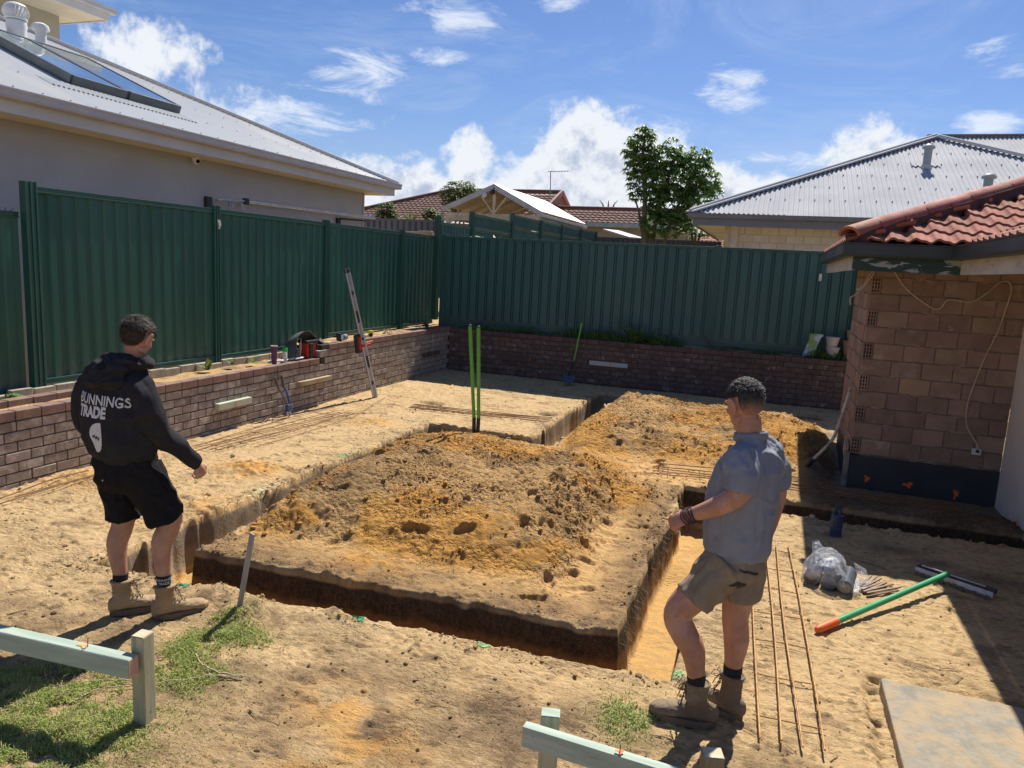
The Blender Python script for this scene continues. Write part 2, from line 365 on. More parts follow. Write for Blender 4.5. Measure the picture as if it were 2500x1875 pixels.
darkm = np.maximum(darkm, sst(fb(x*.9, y*1.7, .22, 4, 125), .13, .26)*.55*(1-HM))
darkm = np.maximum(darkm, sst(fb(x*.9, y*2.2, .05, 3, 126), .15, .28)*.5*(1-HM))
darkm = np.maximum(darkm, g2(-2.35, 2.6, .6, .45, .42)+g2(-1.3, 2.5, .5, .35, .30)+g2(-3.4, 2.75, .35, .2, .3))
darkm = np.maximum(darkm, sst(x, .35, .7)*sst(y, 8.0, 8.1)*(1-sst(y, 9.6, 12.))*(.92+.5*fb(x, y, .3, 3, 161)))  # darker tone beyond the side trench, next to the house
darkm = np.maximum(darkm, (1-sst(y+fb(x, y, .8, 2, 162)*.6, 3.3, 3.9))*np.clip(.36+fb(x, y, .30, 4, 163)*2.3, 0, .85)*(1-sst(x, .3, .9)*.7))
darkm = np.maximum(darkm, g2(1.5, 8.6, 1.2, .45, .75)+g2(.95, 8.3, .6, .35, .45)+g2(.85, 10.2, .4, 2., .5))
for cx, cy, s_ in [(1.2, 7.0, .25), (1.5, 6.8, .2), (1.9, 6.6, .35), (-5.1, 10.75, .2), (-3.2, 11.05, .2)]: darkm = np.maximum(darkm, g2(cx, cy, s_, s_*.5, .7))
darkm = np.clip(darkm, 0, 1)
# trench faces: a layer of dark topsoil over orange sand; left and back cuts are greyer
lay = sst(-h, .02, .07)
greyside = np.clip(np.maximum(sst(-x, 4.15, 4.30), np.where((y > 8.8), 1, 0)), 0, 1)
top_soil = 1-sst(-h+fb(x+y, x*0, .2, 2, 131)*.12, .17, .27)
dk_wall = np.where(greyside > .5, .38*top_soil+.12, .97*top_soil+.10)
or_wall = np.where(greyside > .5, .12, .55)+0*x
inw = sst(-h, .015, .05)
flo = sst(-h, .36, .41)
rough = np.clip(HM*.9+np.clip(fb(x, y, .4, 2, 141)*2, 0, .5), 0, 1)
grass_m = np.clip(g2(-3.2, 2.25, .44, .40, 1.7)+g2(-3.0, 3.2, .12, .35, 1.0)+g2(-2.85, 3.4, .2, .1, .8)+g2(-.5, 3.55, .16, .2, .6)+g2(-2.75, 2.95, .2, .15, .5), 0, 1)*sst(fb(x, y, .12, 3, 151), -.25, .05)
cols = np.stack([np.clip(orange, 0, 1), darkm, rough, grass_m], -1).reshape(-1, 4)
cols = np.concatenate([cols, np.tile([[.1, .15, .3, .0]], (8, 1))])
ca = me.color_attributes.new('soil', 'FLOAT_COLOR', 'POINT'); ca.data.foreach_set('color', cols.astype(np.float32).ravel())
gm = bpy.data.materials.new('sandy_soil'); gm.use_nodes = True; t = gm.node_tree; t.nodes.clear(); q = NT(t)
tco = q.n('ShaderNodeTexCoord').outputs['Object']
at_ = q.n('ShaderNodeAttribute', attribute_name='soil'); sp_ = q.n('ShaderNodeSeparateColor', ins={0: at_.outputs['Color']})
aO, aD, aR = sp_.outputs; aG = at_.outputs['Alpha']
n1 = q.noise(tco, 2.2, 5, .6); n2 = q.noise(tco, 14, 6, .65); n3 = q.noise(tco, 70, 4, .7); n4 = q.noise(tco, 260, 2, .6)
strm = q.n('ShaderNodeMapping', ins={'Vector': tco, 'Scale': (1, 2.4, 1), 'Rotation': (0, 0, .5)}).outputs[0]
n5 = q.noise(strm, 26, 6, .7, .6)
base = q.mix(q.ss(n1, .35, .65), (.56, .39, .20), (.47, .32, .155))
base = q.mix(q.ss(n2, .40, .66), base, (.62, .445, .235))
base = q.mix(q.m('MULTIPLY', q.ss(n5, .55, .66), .75), base, (.25, .165, .095))
c = q.mix(q.m('MULTIPLY', q.m('ADD', aO, q.m('MULTIPLY', q.m('SUBTRACT', n2, .5), .35)), 1.0, None, True), base, (.66, .335, .075))
dkc = q.mix(q.ss(n2, .4, .6), (.095, .060, .036), (.165, .105, .062))
c = q.mix(q.m('ADD', aD, q.m('MULTIPLY', q.m('SUBTRACT', n3, .5), q.m('MULTIPLY', aD, 1.3)), None, True), c, dkc)
gp = q.n('ShaderNodeSeparateXYZ', ins={0: q.n('ShaderNodeNewGeometry').outputs['Position']})
px_, py_, pz_ = gp.outputs
depth = q.m('ADD', q.m('MULTIPLY', pz_, -1), q.m('MULTIPLY', q.m('SUBTRACT', n2, .5), .10))
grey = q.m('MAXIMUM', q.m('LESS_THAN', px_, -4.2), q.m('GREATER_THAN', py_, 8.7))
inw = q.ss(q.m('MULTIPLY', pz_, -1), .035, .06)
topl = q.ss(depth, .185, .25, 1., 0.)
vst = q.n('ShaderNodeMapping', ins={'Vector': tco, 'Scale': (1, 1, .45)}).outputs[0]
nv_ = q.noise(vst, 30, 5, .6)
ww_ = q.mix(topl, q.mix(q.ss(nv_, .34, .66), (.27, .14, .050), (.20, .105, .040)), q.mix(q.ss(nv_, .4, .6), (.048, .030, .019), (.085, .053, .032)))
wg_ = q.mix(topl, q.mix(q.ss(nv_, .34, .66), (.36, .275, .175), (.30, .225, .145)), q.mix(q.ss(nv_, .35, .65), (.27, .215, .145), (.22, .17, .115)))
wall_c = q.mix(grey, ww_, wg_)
flo_c = q.mix(q.ss(n2, .40, .62), (.62, .37, .125), (.52, .33, .14))
wall_c = q.mix(q.ss(depth, .36, .41), wall_c, flo_c)
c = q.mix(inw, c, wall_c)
c = q.mix(q.m('MULTIPLY', aG, .8), c, (.22, .26, .08))
c = q.mix(q.m('MULTIPLY', q.ss(n3, .57, .72), .62), c, (.17, .11, .065))
c = q.mix(q.m('MULTIPLY', q.ss(n4, .56, .70), .45), c, (.68, .56, .38))
vo = q.n('ShaderNodeTexVoronoi', feature='SMOOTH_F1', ins={'Vector': tco, 'Scale': 34.}).outputs[0]
vo2 = q.n('ShaderNodeTexVoronoi', feature='F1', ins={'Vector': tco, 'Scale': 85.}).outputs[0]
cr_ = q.m('MULTIPLY', q.m('ADD', q.m('MULTIPLY', vo, -1.9), q.m('MULTIPLY', vo2, -.7)), q.m('MULTIPLY', aR, q.ss(q.noise(tco, 3.5, 3), .35, .6)))
hgt = q.m('ADD', cr_, q.m('MULTIPLY', n3, .5))
hgt = q.m('ADD', hgt, q.m('MULTIPLY', q.m('SUBTRACT', n3, n3), .5))
hgt = q.m('ADD', hgt, q.m('ADD', 0., q.m('ADD', q.m('MULTIPLY', n4, .22), q.m('MULTIPLY', n5, .8))))
bp = q.n('ShaderNodeBump', ins={'Strength': 1., 'Height': hgt}); t.links.new(q.m('ADD', .016, q.m('MULTIPLY', aR, .018)), bp.inputs['Distance'])
b = q.n('ShaderNodeBsdfPrincipled', ins={'Base Color': c, 'Roughness': .93, 'Normal': bp.outputs[0], 'Specular IOR Level': .15})
q.n('ShaderNodeOutputMaterial', ins={0: b.outputs[0]})
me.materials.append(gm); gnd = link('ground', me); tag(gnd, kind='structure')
def bil(px, py):
    j = min(max(np.searchsorted(YS, py)-1, 0), ny-2); i = min(max(np.searchsorted(XS, px)-1, 0), nx-2)
    fx = (px-XS[i])/(XS[i+1]-XS[i]); fy = (py-YS[j])/(YS[j+1]-YS[j])
    return float((H[j, i]*(1-fx)+H[j, i+1]*fx)*(1-fy)+(H[j+1, i]*(1-fx)+H[j+1, i+1]*fx)*fy)
# ---- loose clods of soil (stuff)
def ico():
    bm = bmesh.new(); bmesh.ops.create_icosphere(bm, subdivisions=1, radius=1); v = np.array([p.co for p in bm.verts]); f = np.array([[q_.index for q_ in p.verts] for p in bm.faces]); bm.free(); return v, f
iv, if_ = ico(); cv = []; cf = []; cc_ = []; nb_ = 0
tries = 0; r2 = np.random.default_rng(3)
cand = r2.random((170000, 2))*np.array([10.0, 11.4])+np.array([-7.0, 2.0])
cd, ctd, chm, cisl = None, None, None, None
fx = np.searchsorted(XS, cand[:, 0])-1; fy = np.searchsorted(YS, cand[:, 1])-1
fx = np.clip(fx, 0, nx-1); fy = np.clip(fy, 0, ny-1)
w_hm = HM[fy, fx]; w_td = TD[fy, fx]; w_h = H[fy, fx]; w_dk = cols[:ny*nx, 1].reshape(ny, nx)[fy, fx]; w_or = cols[:ny*nx, 0].reshape(ny, nx)[fy, fx]
prob = .035+.65*w_hm*sst(fb(cand[:, 0], cand[:, 1], .5, 2, 8), -.15, .15)+.9*((w_td > -.14) & (w_td < -.01))*sst(fb(cand[:, 0], cand[:, 1], .4, 2, 172), -.15, .12)+.12*w_dk
prob *= np.where(cand[:, 1] > 9, .45, 1)*np.where(w_td > 0, .15, 1)
keep = r2.random(len(cand)) < prob
for (px, py), hh, dk, orr, hmv in zip(cand[keep], w_h[keep], w_dk[keep], w_or[keep], w_hm[keep]):
    s_ = min(.022, .0040*(1/max(1e-3, r2.random()))**.43)
    if hmv < .2: s_ *= .72
    v = iv*(1+r2.normal(0, .17, (12, 1)))*np.array([s_*r2.uniform(.8, 1.4), s_*r2.uniform(.8, 1.2), s_*r2.uniform(.6, .9)])
    a = r2.random()*6.28; ca_, sa_ = math.cos(a), math.sin(a)
    v = np.stack([v[:, 0]*ca_-v[:, 1]*sa_, v[:, 0]*sa_+v[:, 1]*ca_, v[:, 2]], -1)+np.array([px, py, hh+s_*.35])
    cv.append(v); cf.append(if_+nb_); nb_ += 12; cc_.append(np.tile([[min(1, orr*1.0+.05), min(1, dk*.55+.12*r2.random()+.14*(hmv < .2)), .5, 0]], (12, 1)))
cv = np.concatenate(cv); cf = np.concatenate(cf); cc_ = np.concatenate(cc_)
me = bpy.data.meshes.new('soil_clods'); me.from_pydata(cv.tolist(), [], cf.tolist())
ca = me.color_attributes.new('soil', 'FLOAT_COLOR', 'POINT'); ca.data.foreach_set('color', cc_.astype(np.float32).ravel())
me.materials.append(gm); o = link('soil_clods', me); tag(o, 'loose crumbs of sand and dark soil scattered over the dug yard', 'soil', kind='stuff')
print('clods', len(cv)//12, 'grid', nx, ny)
# ---- grass
def blades(name, pts, label, h0=.05, mat=None, lean=.6, wd=.0022, cat='grass'):
    v = []; f = []; n = 0
    for (px, py, pz, sc) in pts:
        L = h0*sc*random.uniform(.5, 1.3); a = random.random()*6.28; ln = random.random()*lean
        dx, dy = math.cos(a)*ln*L, math.sin(a)*ln*L; w_ = wd*random.uniform(.7, 1.5); qx, qy = -math.sin(a)*w_, math.cos(a)*w_
        v += [(px-qx, py-qy, pz), (px+qx, py+qy, pz), (px+dx*.35+qx*.8, py+dy*.35+qy*.8, pz+L*.6), (px+dx*.35-qx*.8, py+dy*.35-qy*.8, pz+L*.6), (px+dx, py+dy, pz+L*(1-.45*ln))]
        f += [(n, n+1, n+2, n+3), (n+3, n+2, n+4)]; n += 5
    me = bpy.data.meshes.new(name); me.from_pydata(v, [], f); me.materials.append(mat); return tag(link(name, me), label, cat, kind='stuff')
grassM = pm('grass_blade', (.27, .36, .07), (.42, .47, .14), 9, .6, trans=.3, c3=(.42, .38, .16), s3=22, t3=(.52, .64))
gp = []
gc = cols[:ny*nx, 3].reshape(ny, nx)
for _ in range(420000):
    px = random.uniform(-4.2, .6); py = random.uniform(1.75, 4.0) if random.random() < .75 else random.uniform(1.75, 2.7); i = int(np.searchsorted(XS, px))-1; j = int(np.searchsorted(YS, py))-1
    g_ = float(gc[j, i])
    dens_ = g_*1.2 if g_ > .12 else g_
    if py < 2.9 and px > -2.8 and random.random() < .02: dens_ = .35
    if random.random() < dens_*.9: gp.append((px, py, H[j, i]-.004, .55+.55*min(1, g_) if g_ > .2 else .4))
blades('lawn_grass', gp, 'short green lawn grass left in patches beside the timber pegs', .040, grassM, 1.2)
print('grass', len(gp))
gp = [(a+random.uniform(-.06, .06), b_+random.uniform(-.06, .06), c_, d_*random.uniform(.8, 1.9)) for a, b_, c_, d_ in random.sample(gp, len(gp)//16)]
blades('dry_grass', gp, 'dry straw coloured grass stems mixed through the lawn patches', .045, pm('dry_blade', (.46, .38, .20), (.36, .28, .14), 9, .8, trans=.2), 1.6, .0016)
# ---------------------------------------------------------------- brick retaining walls
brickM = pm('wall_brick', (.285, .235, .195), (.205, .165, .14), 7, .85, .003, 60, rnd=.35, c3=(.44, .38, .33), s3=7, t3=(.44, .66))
brickShadeM = pm('wall_brick_shaded', (.135, .095, .082), (.095, .068, .060), 7, .88, .003, 60, rnd=.35, c3=(.25, .20, .17), s3=6, t3=(.55, .68))  # copy of the wall brick with the back wall's shade put into its colour
capM = pm('cap_brick', (.25, .155, .125), (.19, .115, .095), 6, .85, .003, 60, rnd=.25)
mortarM = pm('mortar', (.055, .043, .036), (.04, .032, .027), 9, .95, .002, 40)
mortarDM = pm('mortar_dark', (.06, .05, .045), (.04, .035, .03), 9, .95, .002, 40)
def brickmesh(name, l, d, h_, mat, bev=.005):
    return MB().box((-l/2, -d/2, -h_/2), (l/2, d/2, h_/2)).mesh(name, mat, bevel=bev, seg=1)
def jitter(o, s_=.0015):
    o.location.x += random.uniform(-s_, s_); o.location.y += random.uniform(-s_, s_); o.rotation_euler.x += random.uniform(-.004, .004); o.rotation_euler.y += random.uniform(-.004, .004)
# left wall
LW = thing('retaining_wall', (-6.55, 9, 0), 'weathered grey brown brick retaining wall on the left, stepping up past the middle', 'brick wall')
BL, BC = .255, .0975
XF = -6.5; TH = .11
def is_high(y): return y > 9.66
mL = brickmesh('brick', TH, BL-.010, BC-.010, brickM); mLh = brickmesh('brick', TH, BL/2-.010, BC-.010, brickM)
mCap = brickmesh('cap_brick', TH+.008, BL-.008, .090, capM)
bricks = []
for row in range(-2, 9):
    zc = .63-BC/2-row*BC
    y0 = 2.1+(BL/2 if row % 2 else 0)
    k = 0; y = y0
    while y < 14.42:
        top = .63 if not is_high(y) else .83
        if zc < top and zc > -.2: bricks.append((y, zc, mL))
        y += BL
    # ends against the step: row -2,-1 only for high part handled by filter
hid = []
for (y, zc, m_) in bricks:
    if y < 3.9 or zc < -.12: hid.append((y, zc)); continue
    bricks_near = 1
vis = [(y, zc) for (y, zc, m_) in bricks if not (y < 3.9 or zc < -.12)]
vis.sort(key=lambda t_: t_[0])
big = vis[:250]; rest = vis[250:]+hid
for (y, zc) in big:
    o = link('brick', mL, LW, (XF-TH/2+random.uniform(-.002, .002), y, zc)); jitter(o, .0012)
mb = MB()
for (y, zc) in rest: mb.box((XF-TH, y-BL/2+.005, zc-BC/2+.005), (XF+random.uniform(-.002, .002), y+BL/2-.005, zc+BC/2-.005))
o = mb.build('distant_bricks', brickM, LW, bevel=.004, seg=1); o['kind'] = 'stuff'
y = 2.6
while y < 14.4:
    if y < 9.55: z = .682; ok = True
    else: z = .876; ok = y > 9.8
    if ok: jitter(link('cap_brick', mCap, LW, (XF-TH/2+.004, y, z)), .002)
    y += BL
MB().box((XF-TH+.006, 2, -.5), (XF-.008, 9.66, .63)).box((XF-TH+.006, 9.66, -.5), (XF-.008, 14.45, .83)).box((XF-TH+.006, 2, .628), (XF-.010, 9.64, .722)).box((XF-TH+.006, 9.7, .828), (XF-.010, 14.45, .915)).build('mortar_joints', mortarM, LW)
# rear skin at the near left end (double wall with a gap)
RS = thing('low_brick_wall', (-6.85, 4.5, .0), 'second row of dark cap bricks just behind the left retaining wall', 'brick wall')
y = 3.
while y < 5.9: jitter(link('cap_brick', mCap, RS, (-6.84, y, .722)), .002); y += BL
MB().box((-6.89, 2.9, -.3), (-6.79, 5.9, .675)).build('mortar_joints', mortarDM, RS)
# back wall
BW = thing('retaining_wall', (-2.5, 14.45, 0), 'brick retaining wall with shade put into its colour, across the back of the yard', 'brick wall')
mB = brickmesh('brick', BL-.010, TH, BC-.010, brickShadeM)
mBc = brickmesh('cap_brick', BL-.008, TH+.008, .090, pm('cap_brick_shaded', (.13, .082, .078), (.095, .062, .06), 6, .88, .003, 60, rnd=.25))  # back caps carry the same shade in their colour
vis = []
for row in range(0, 10):
    zc = .80-BC/2-row*BC; x = -6.5+(BL/2 if row % 2 else 0)
    while x < 1.6: vis.append((x, zc)); x += BL
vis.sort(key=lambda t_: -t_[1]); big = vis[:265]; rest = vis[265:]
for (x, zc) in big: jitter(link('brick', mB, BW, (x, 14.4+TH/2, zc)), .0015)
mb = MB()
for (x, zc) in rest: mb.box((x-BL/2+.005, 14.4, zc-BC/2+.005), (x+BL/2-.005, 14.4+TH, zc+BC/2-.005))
o = mb.build('lower_bricks', brickShadeM, BW, bevel=.004, seg=1); o['kind'] = 'stuff'
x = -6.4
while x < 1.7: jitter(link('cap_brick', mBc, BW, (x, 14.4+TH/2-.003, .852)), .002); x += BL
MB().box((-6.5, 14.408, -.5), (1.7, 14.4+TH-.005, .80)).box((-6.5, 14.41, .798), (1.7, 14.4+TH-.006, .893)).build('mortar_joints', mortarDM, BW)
# raised strips of soil behind the walls
def strip(name, x0, x1, y0, y1, z, amp, sl=(0, 0)):
    xs = np.arange(x0, x1+.001, .03); ysr = np.arange(y0, y1+.001, .03); X, Y = np.meshgrid(xs, ysr)
    Z = z+fb(X, Y, .3, 3, 201)*amp+sl[0]*(X-x0)+sl[1]*(Y-y0); n_, m_ = X.shape
    i_ = np.arange(n_*m_).reshape(n_, m_); F = np.stack([i_[:-1, :-1], i_[:-1, 1:], i_[1:, 1:], i_[1:, :-1]], -1).reshape(-1, 4)
    me = bpy.data.meshes.new(name); me.from_pydata(np.stack([X, Y, Z], -1).reshape(-1, 3).tolist(), [], F.tolist())
    ca = me.color_attributes.new('soil', 'FLOAT_COLOR', 'POINT'); c_ = np.stack([X*0+.15, np.clip(sst(fb(X, Y, .3, 3, 203), -.05, .15)*.6, 0, 1), X*0+.4, X*0], -1)
    ca.data.foreach_set('color', c_.astype(np.float32).ravel()); me.materials.append(gm); me.polygons.foreach_set('use_smooth', [True]*len(F))
    return tag(link(name, me), kind='structure')
strip('garden_soil', -7.25, -6.60, 3.0, 9.7, .70, .05)
strip('garden_soil', -7.25, -6.60, 9.7, 14.6, .89, .03)
strip('garden_soil', -7.1, 1.7, 14.5, 14.9, .87, .05, (0, .1))
tb = MB().box((-7.08, 3.2, .3), (-7.03, 9.4, .74)); 
# concrete/rock plinth pieces under the fence
UP = MB()
for k in range(26):
    yy = 4.9+k*.25; UP.box((-7.12, yy, .45), (-7.05-random.random()*.02, yy+.235, .78+random.uniform(-.02, .02)))
tag(UP.build('plinth_blocks', pm('pale_stone', (.42, .37, .28), (.30, .26, .19), 5, .9, .004, 30), bevel=.008), 'row of pale rough limestone blocks under the left green fence', 'stone edging', kind='stuff')
# ---------------------------------------------------------------- green sheet-metal fences
greenL = pm('green_fence_paint', (.013, .094, .072), (.010, .078, .060), 1.5, .42, .0012, 5, dust=(.78, 1.05, .28, (.22, .19, .14)), spec=.55, stretch=(1, 1, .25), c3=(.02, .115, .085), s3=.9)
greenR = pm('green_rail_paint', (.022, .098, .076), (.018, .082, .066), 2, .38, spec=.6)
greenB = pm('green_fence_paint_back', (.038, .122, .118), (.031, .103, .102), 1.2, .5, .0012, 5, dust=(.95, 1.3, .25, (.16, .16, .13)), spec=.4, stretch=(1, 1, .2))
def sheet(axis, a0, a1, c0, z0, z1, per, prof, mat, parent, name='panel'):
    """profiled sheet. prof: list of (fraction of period, depth)"""
    pts = []; a = a0
    while a < a1-1e-6:
        for fr, d in prof:
            aa = a+fr*per
            if aa <= a1: pts.append((aa, d))
        a += per
    pts.append((a1, prof[-1][1])); v = []; f = []
    for (aa, d) in pts:
        for z in (z0, z1): v.append((c0+d, aa, z) if axis == 'y' else (aa, c0+d, z))
    for i in range(len(pts)-1): f.append((2*i, 2*i+2, 2*i+3, 2*i+1))
    me = bpy.data.meshes.new(name); me.from_pydata(v, [], f); me.materials.append(mat)
    o = link(name, me, parent); md = o.modifiers.new('t', 'SOLIDIFY'); md.thickness = .0015; return o
profL = [(0, 0), (.42, 0), (.52, -.024), (.90, -.024), (1.0, 0)]
profB = [(0, 0), (.62, 0), (.625, .036), (.715, .036), (.72, .006), (.83, .006), (.835, .036), (.945, .036), (.95, 0)]
def rail(mb, axis, a0, a1, c0, z, hh=.06, d=.045):
    # C-channel with lips
    for dz0, dz1, dd in ((0, .014, d), (.014, hh-.014, d*.62), (hh-.014, hh, d)):
        if axis == 'y': mb.box((c0-dd/2, a0, z+dz0), (c0+dd/2, a1, z+dz1))
        else: mb.box((a0, c0-dd/2, z+dz0), (a1, c0+dd/2, z+dz1))
def post(mb, axis, a, c0, z0, z1, w_=.10, d=.07):
    for u0, u1, dd in ((-.5, -.36, d), (-.36, -.06, d*.7), (-.06, .06, d), (.06, .36, d*.7), (.36, .5, d)):
        if axis == 'y': mb.box((c0-dd/2, a+u0*w_, z0), (c0+dd/2, a+u1*w_, z1))
        else: mb.box((a+u0*w_, c0-dd/2, z0), (a+u1*w_, c0+dd/2, z1))
F1 = thing('metal_fence', (-7.15, 10, .7), 'tall dark green corrugated metal fence along the left side of the yard', 'fence')
PY = [5.50, 8.12, 10.71, 13.37]; ztop = 2.83; XFN = -7.14
bounds = PY+[14.9]
for i in range(4):
    a0, a1 = bounds[i]+.04, bounds[i+1]-.04; zb = .80 if i < 2 else (.80 if i == 1 else 1.0)
    if i == 2 or i == 3: zb = .92
    sheet('y', a0, a1, XFN, zb+.03, ztop-.04, .172, profL, greenL, F1)
    mb = MB(); rail(mb, 'y', a0, a1, XFN+.0, ztop-.065); mb.build('top_rail', greenR, F1, bevel=.003)
    mb = MB(); rail(mb, 'y', a0, a1, XFN+.0, zb); mb.build('bottom_rail', greenR, F1, bevel=.003)
for i, a in enumerate(PY):
    mb = MB(); post(mb, 'y', a, XFN, .55, ztop+.035, .11 if i else .13, .085); mb.build('post', greenR, F1, bevel=.003)
F0 = thing('metal_fence', (-7.2, 4, .5), 'lower green corrugated fence panel at the far left edge', 'fence')
sheet('y', 2.0, 5.42, XFN-.06, .55, 2.50, .172, profL, greenL, F0)
mb = MB(); rail(mb, 'y', 2.0, 5.42, XFN-.06, 2.50); mb.build('top_rail', greenR, F0, bevel=.003)
mb = MB()
for a in (5.02, 5.25):
    mb.tube([(XFN-.03+.03*math.cos(k*.7), a+.012*k, 2.57+.02*math.sin(k*.9)) for k in range(9)], .003, 5)
mb.build('wire_tie', pm('dark_wire', (.03, .03, .03), None, 5, .5), F0)
F2 = thing('metal_fence', (-3, 14.78, .8), 'green ribbed metal fence along the back wall', 'fence')
PX = [-6.86, -3.71, -1.13, 1.42]
YF = 14.78
for i in range(3):
    a0, a1 = PX[i]+.05, PX[i+1]-.05; zb = 1.08
    sheet('x', a0, a1, YF, zb, ztop-.03, .2015, profB, greenB, F2)
    mb = MB(); rail(mb, 'x', a0, a1, YF, ztop-.05, .055); mb.build('top_rail', greenB, F2, bevel=.003)
    mb = MB(); rail(mb, 'x', a0, a1, YF, zb-.06, .06); mb.build('bottom_rail', greenB, F2, bevel=.003)
    MB().box((a0, YF-.012, .80), (a1, YF+.012, zb-.062)).build('plinth', greenB, F2, bevel=.003)
for a in PX:
    mb = MB(); post(mb, 'x', a, YF, .7, ztop+.03, .12, .085); mb.build('post', greenB, F2, bevel=.003)
# paper scraps stuck on the fences
def scrap(nm, p, w_, h_, n_, mat, lab):
    v = []; f = []
    for i in range(4):
        for j in range(6):
            a = (i/3-.5)*w_*(1-.25*abs(j/5-.5)); b_ = (j/5-.5)*h_; c_ = .012*math.sin(i*1.7+j)
            v.append((p[0]+n_[0]*(.012+c_)+n_[1]*a, p[1]+n_[1]*(-.012+c_)*(-1 if n_[0] == 0 else 0)*-1+n_[0]*a, p[2]+b_))
    for i in range(3):
        for j in range(5): f.append((i*6+j, i*6+6+j, i*6+7+j, i*6+1+j))
    me = bpy.data.meshes.new(nm); me.from_pydata(v, [], f); me.materials.append(mat); o = link(nm, me); o.modifiers.new('t', 'SOLIDIFY').thickness = .002; tag(o, lab, 'scrap')
whiteP = pm('white_plastic', (.75, .75, .72), (.62, .62, .6), 20, .5)
scrap('paper_scrap', (-7.07, 8.11, 2.62), .045, .12, (1, 0), whiteP, 'white torn strip hanging on the left fence post')
scrap('paper_scrap', (.72, 14.70, 2.36), .05, .13, (0, 1), whiteP, 'white scrap stuck on the back fence beside the brick house')
# fence of the neighbours running on beyond the corner
F3 = thing('metal_fence', (-7.1, 22, 1.5), 'green metal fence with raised top sections running away beyond the back corner', 'fence')
FP = [(14.92, 3.12), (16.8, 3.46), (19.65, 3.66), (22.26, 3.66), (24.67, 3.68), (27.18, 3.70), (29.7, 3.74)]
for i in range(6):
    a0, a1 = FP[i][0]+.05, FP[i+1][0]-.05; zt = FP[i+1][1] if i >= 1 else 3.12
    if i == 0: zt = 3.14
    if i == 1: zt = 3.46
    zm = zt-.35 if i else zt
    sheet('y', a0, a1, -7.1, 1.5, zm-.06, .172, profL, greenB, F3)
    mb = MB(); rail(mb, 'y', a0, a1, -7.1, zm-.06); mb.build('rail', greenR, F3)
    if i:
        sheet('y', a0, a1, -7.1, zm+.05, zt-.05, .10, profL, greenB, F3, 'top_panel')
        mb = MB(); rail(mb, 'y', a0, a1, -7.1, zt-.05); rail(mb, 'y', a0, a1, -7.1, zm+.02, .04); mb.build('rail', greenR, F3)
for i, (a, z) in enumerate(FP):
    mb = MB(); post(mb, 'y', a, -7.1, 1., z+.04 if i else 3.25, .13, .1); mb.build('post', greenR, F3)
greyF = pm('grey_fence_paint', (.10, .11, .13), (.085, .095, .115), 2, .5)
F4 = thing('metal_fence', (-10, 20, 1.5), 'dark grey metal fence behind the left house', 'fence')
sheet('x', -14, -9.35, 20, 1.2, 3.42, .2, profB, greyF, F4)
mb = MB(); rail(mb, 'x', -14, -9.35, 20, 3.40, .06); mb.build('top_rail', greyF, F4)
mb = MB(); [mb.box((-10.6+k*.42, 19.2, 2.2), (-10.6+k*.42+.40, 19.4, 3.05+.03*(k % 3))) for k in range(8)]
tag(mb.build('stone_wall', pm('tan_stone', (.36, .30, .22), (.26, .21, .16), 4, .9, .01, 20), bevel=.02), 'low tan stone wall in front of the dark grey fence', 'stone wall', kind='thing')
F5 = thing('metal_fence', (-4, 31, 1.5), 'dark grey metal fence far behind the back fence below the big tree', 'fence')
sheet('x', -7.6, -2.2, 30.0, 1.2, 3.55, .2, profB, greyF, F5)
mb = MB(); rail(mb, 'x', -7.6, -2.2, 30.0, 3.53, .06); mb.build('top_rail', greyF, F5)
# ---------------------------------------------------------------- left rendered house
renderM = pm('grey_render', (.45, .47, .49), (.415, .435, .455), 1.2, .85, .002, 90)
renderB = pm('beige_render', (.40, .37, .30), (.36, .335, .27), 1.2, .85, .002, 90)
gutM = pm('pale_gutter', (.52, .52, .53), (.47, .47, .48), 2, .4)
fasM = pm('fascia_paint', (.62, .62, .60), (.56, .56, .55), 2, .5)
soffM = pm('soffit_cream', (.66, .60, .46), (.60, .54, .41), 2, .7)
roofW = pm('pale_metal_roof', (.50, .515, .525), (.44, .46, .475), .8, .36, .0006, 4, metal=0, spec=.6, c3=(.50, .50, .49), s3=.8)
zinc = pm('zinc_roof', (.47, .48, .50), (.43, .44, .46), .7, .8, .0006, 4, spec=.12)
def corr(a_list, slope_len, origin, along, upd, nrm, per, amp, mat, parent, name='roof_sheet', seg=6, start=None):
    """corrugated sheet: ribs run along upd; slope_len(a)->(s0,s1)"""
    o = Vector(origin); al = Vector(along); up = Vector(upd).normalized(); nn = Vector(nrm).normalized(); v = []; f = []
    a0, a1 = a_list; n = int((a1-a0)/per*seg)
    for i in range(n+1):
        a = a0+(a1-a0)*i/n; s0, s1 = slope_len(a); d = amp*math.sin(2*math.pi*i/seg)
        for s_ in (s0, s1): v.append(o+al*a+up*s_+nn*d)
    for i in range(n): f.append((2*i, 2*i+2, 2*i+3, 2*i+1))
    me = bpy.data.meshes.new(name); me.from_pydata([tuple(p) for p in v], [], f); me.materials.append(mat)
    me.polygons.foreach_set('use_smooth', [True]*len(f)); return link(name, me, parent)
HL = thing('house', (-9.2, 8, 0), 'grey rendered house with pale metal roof beyond the left fence', 'house')
MB().box((-16, -3, 0), (-9.2, 15.25, 3.78)).build('wall', renderM, HL)
MB().box((-9.62, 15.26, 0), (-9.16, 15.28, 3.76)).build('corner_trim', fasM, HL)
MB().box((-9.195, -3, 3.745), (-8.64, 15.66, 3.765)).box((-15, 15.255, 3.745), (-9.195, 15.66, 3.765)).build('soffit', soffM, HL)
MB().box((-8.64, -3, 3.73), (-8.615, 15.70, 3.90)).box((-15, 15.68, 3.73), (-8.64, 15.705, 3.90)).build('fascia', fasM, HL, bevel=.003)
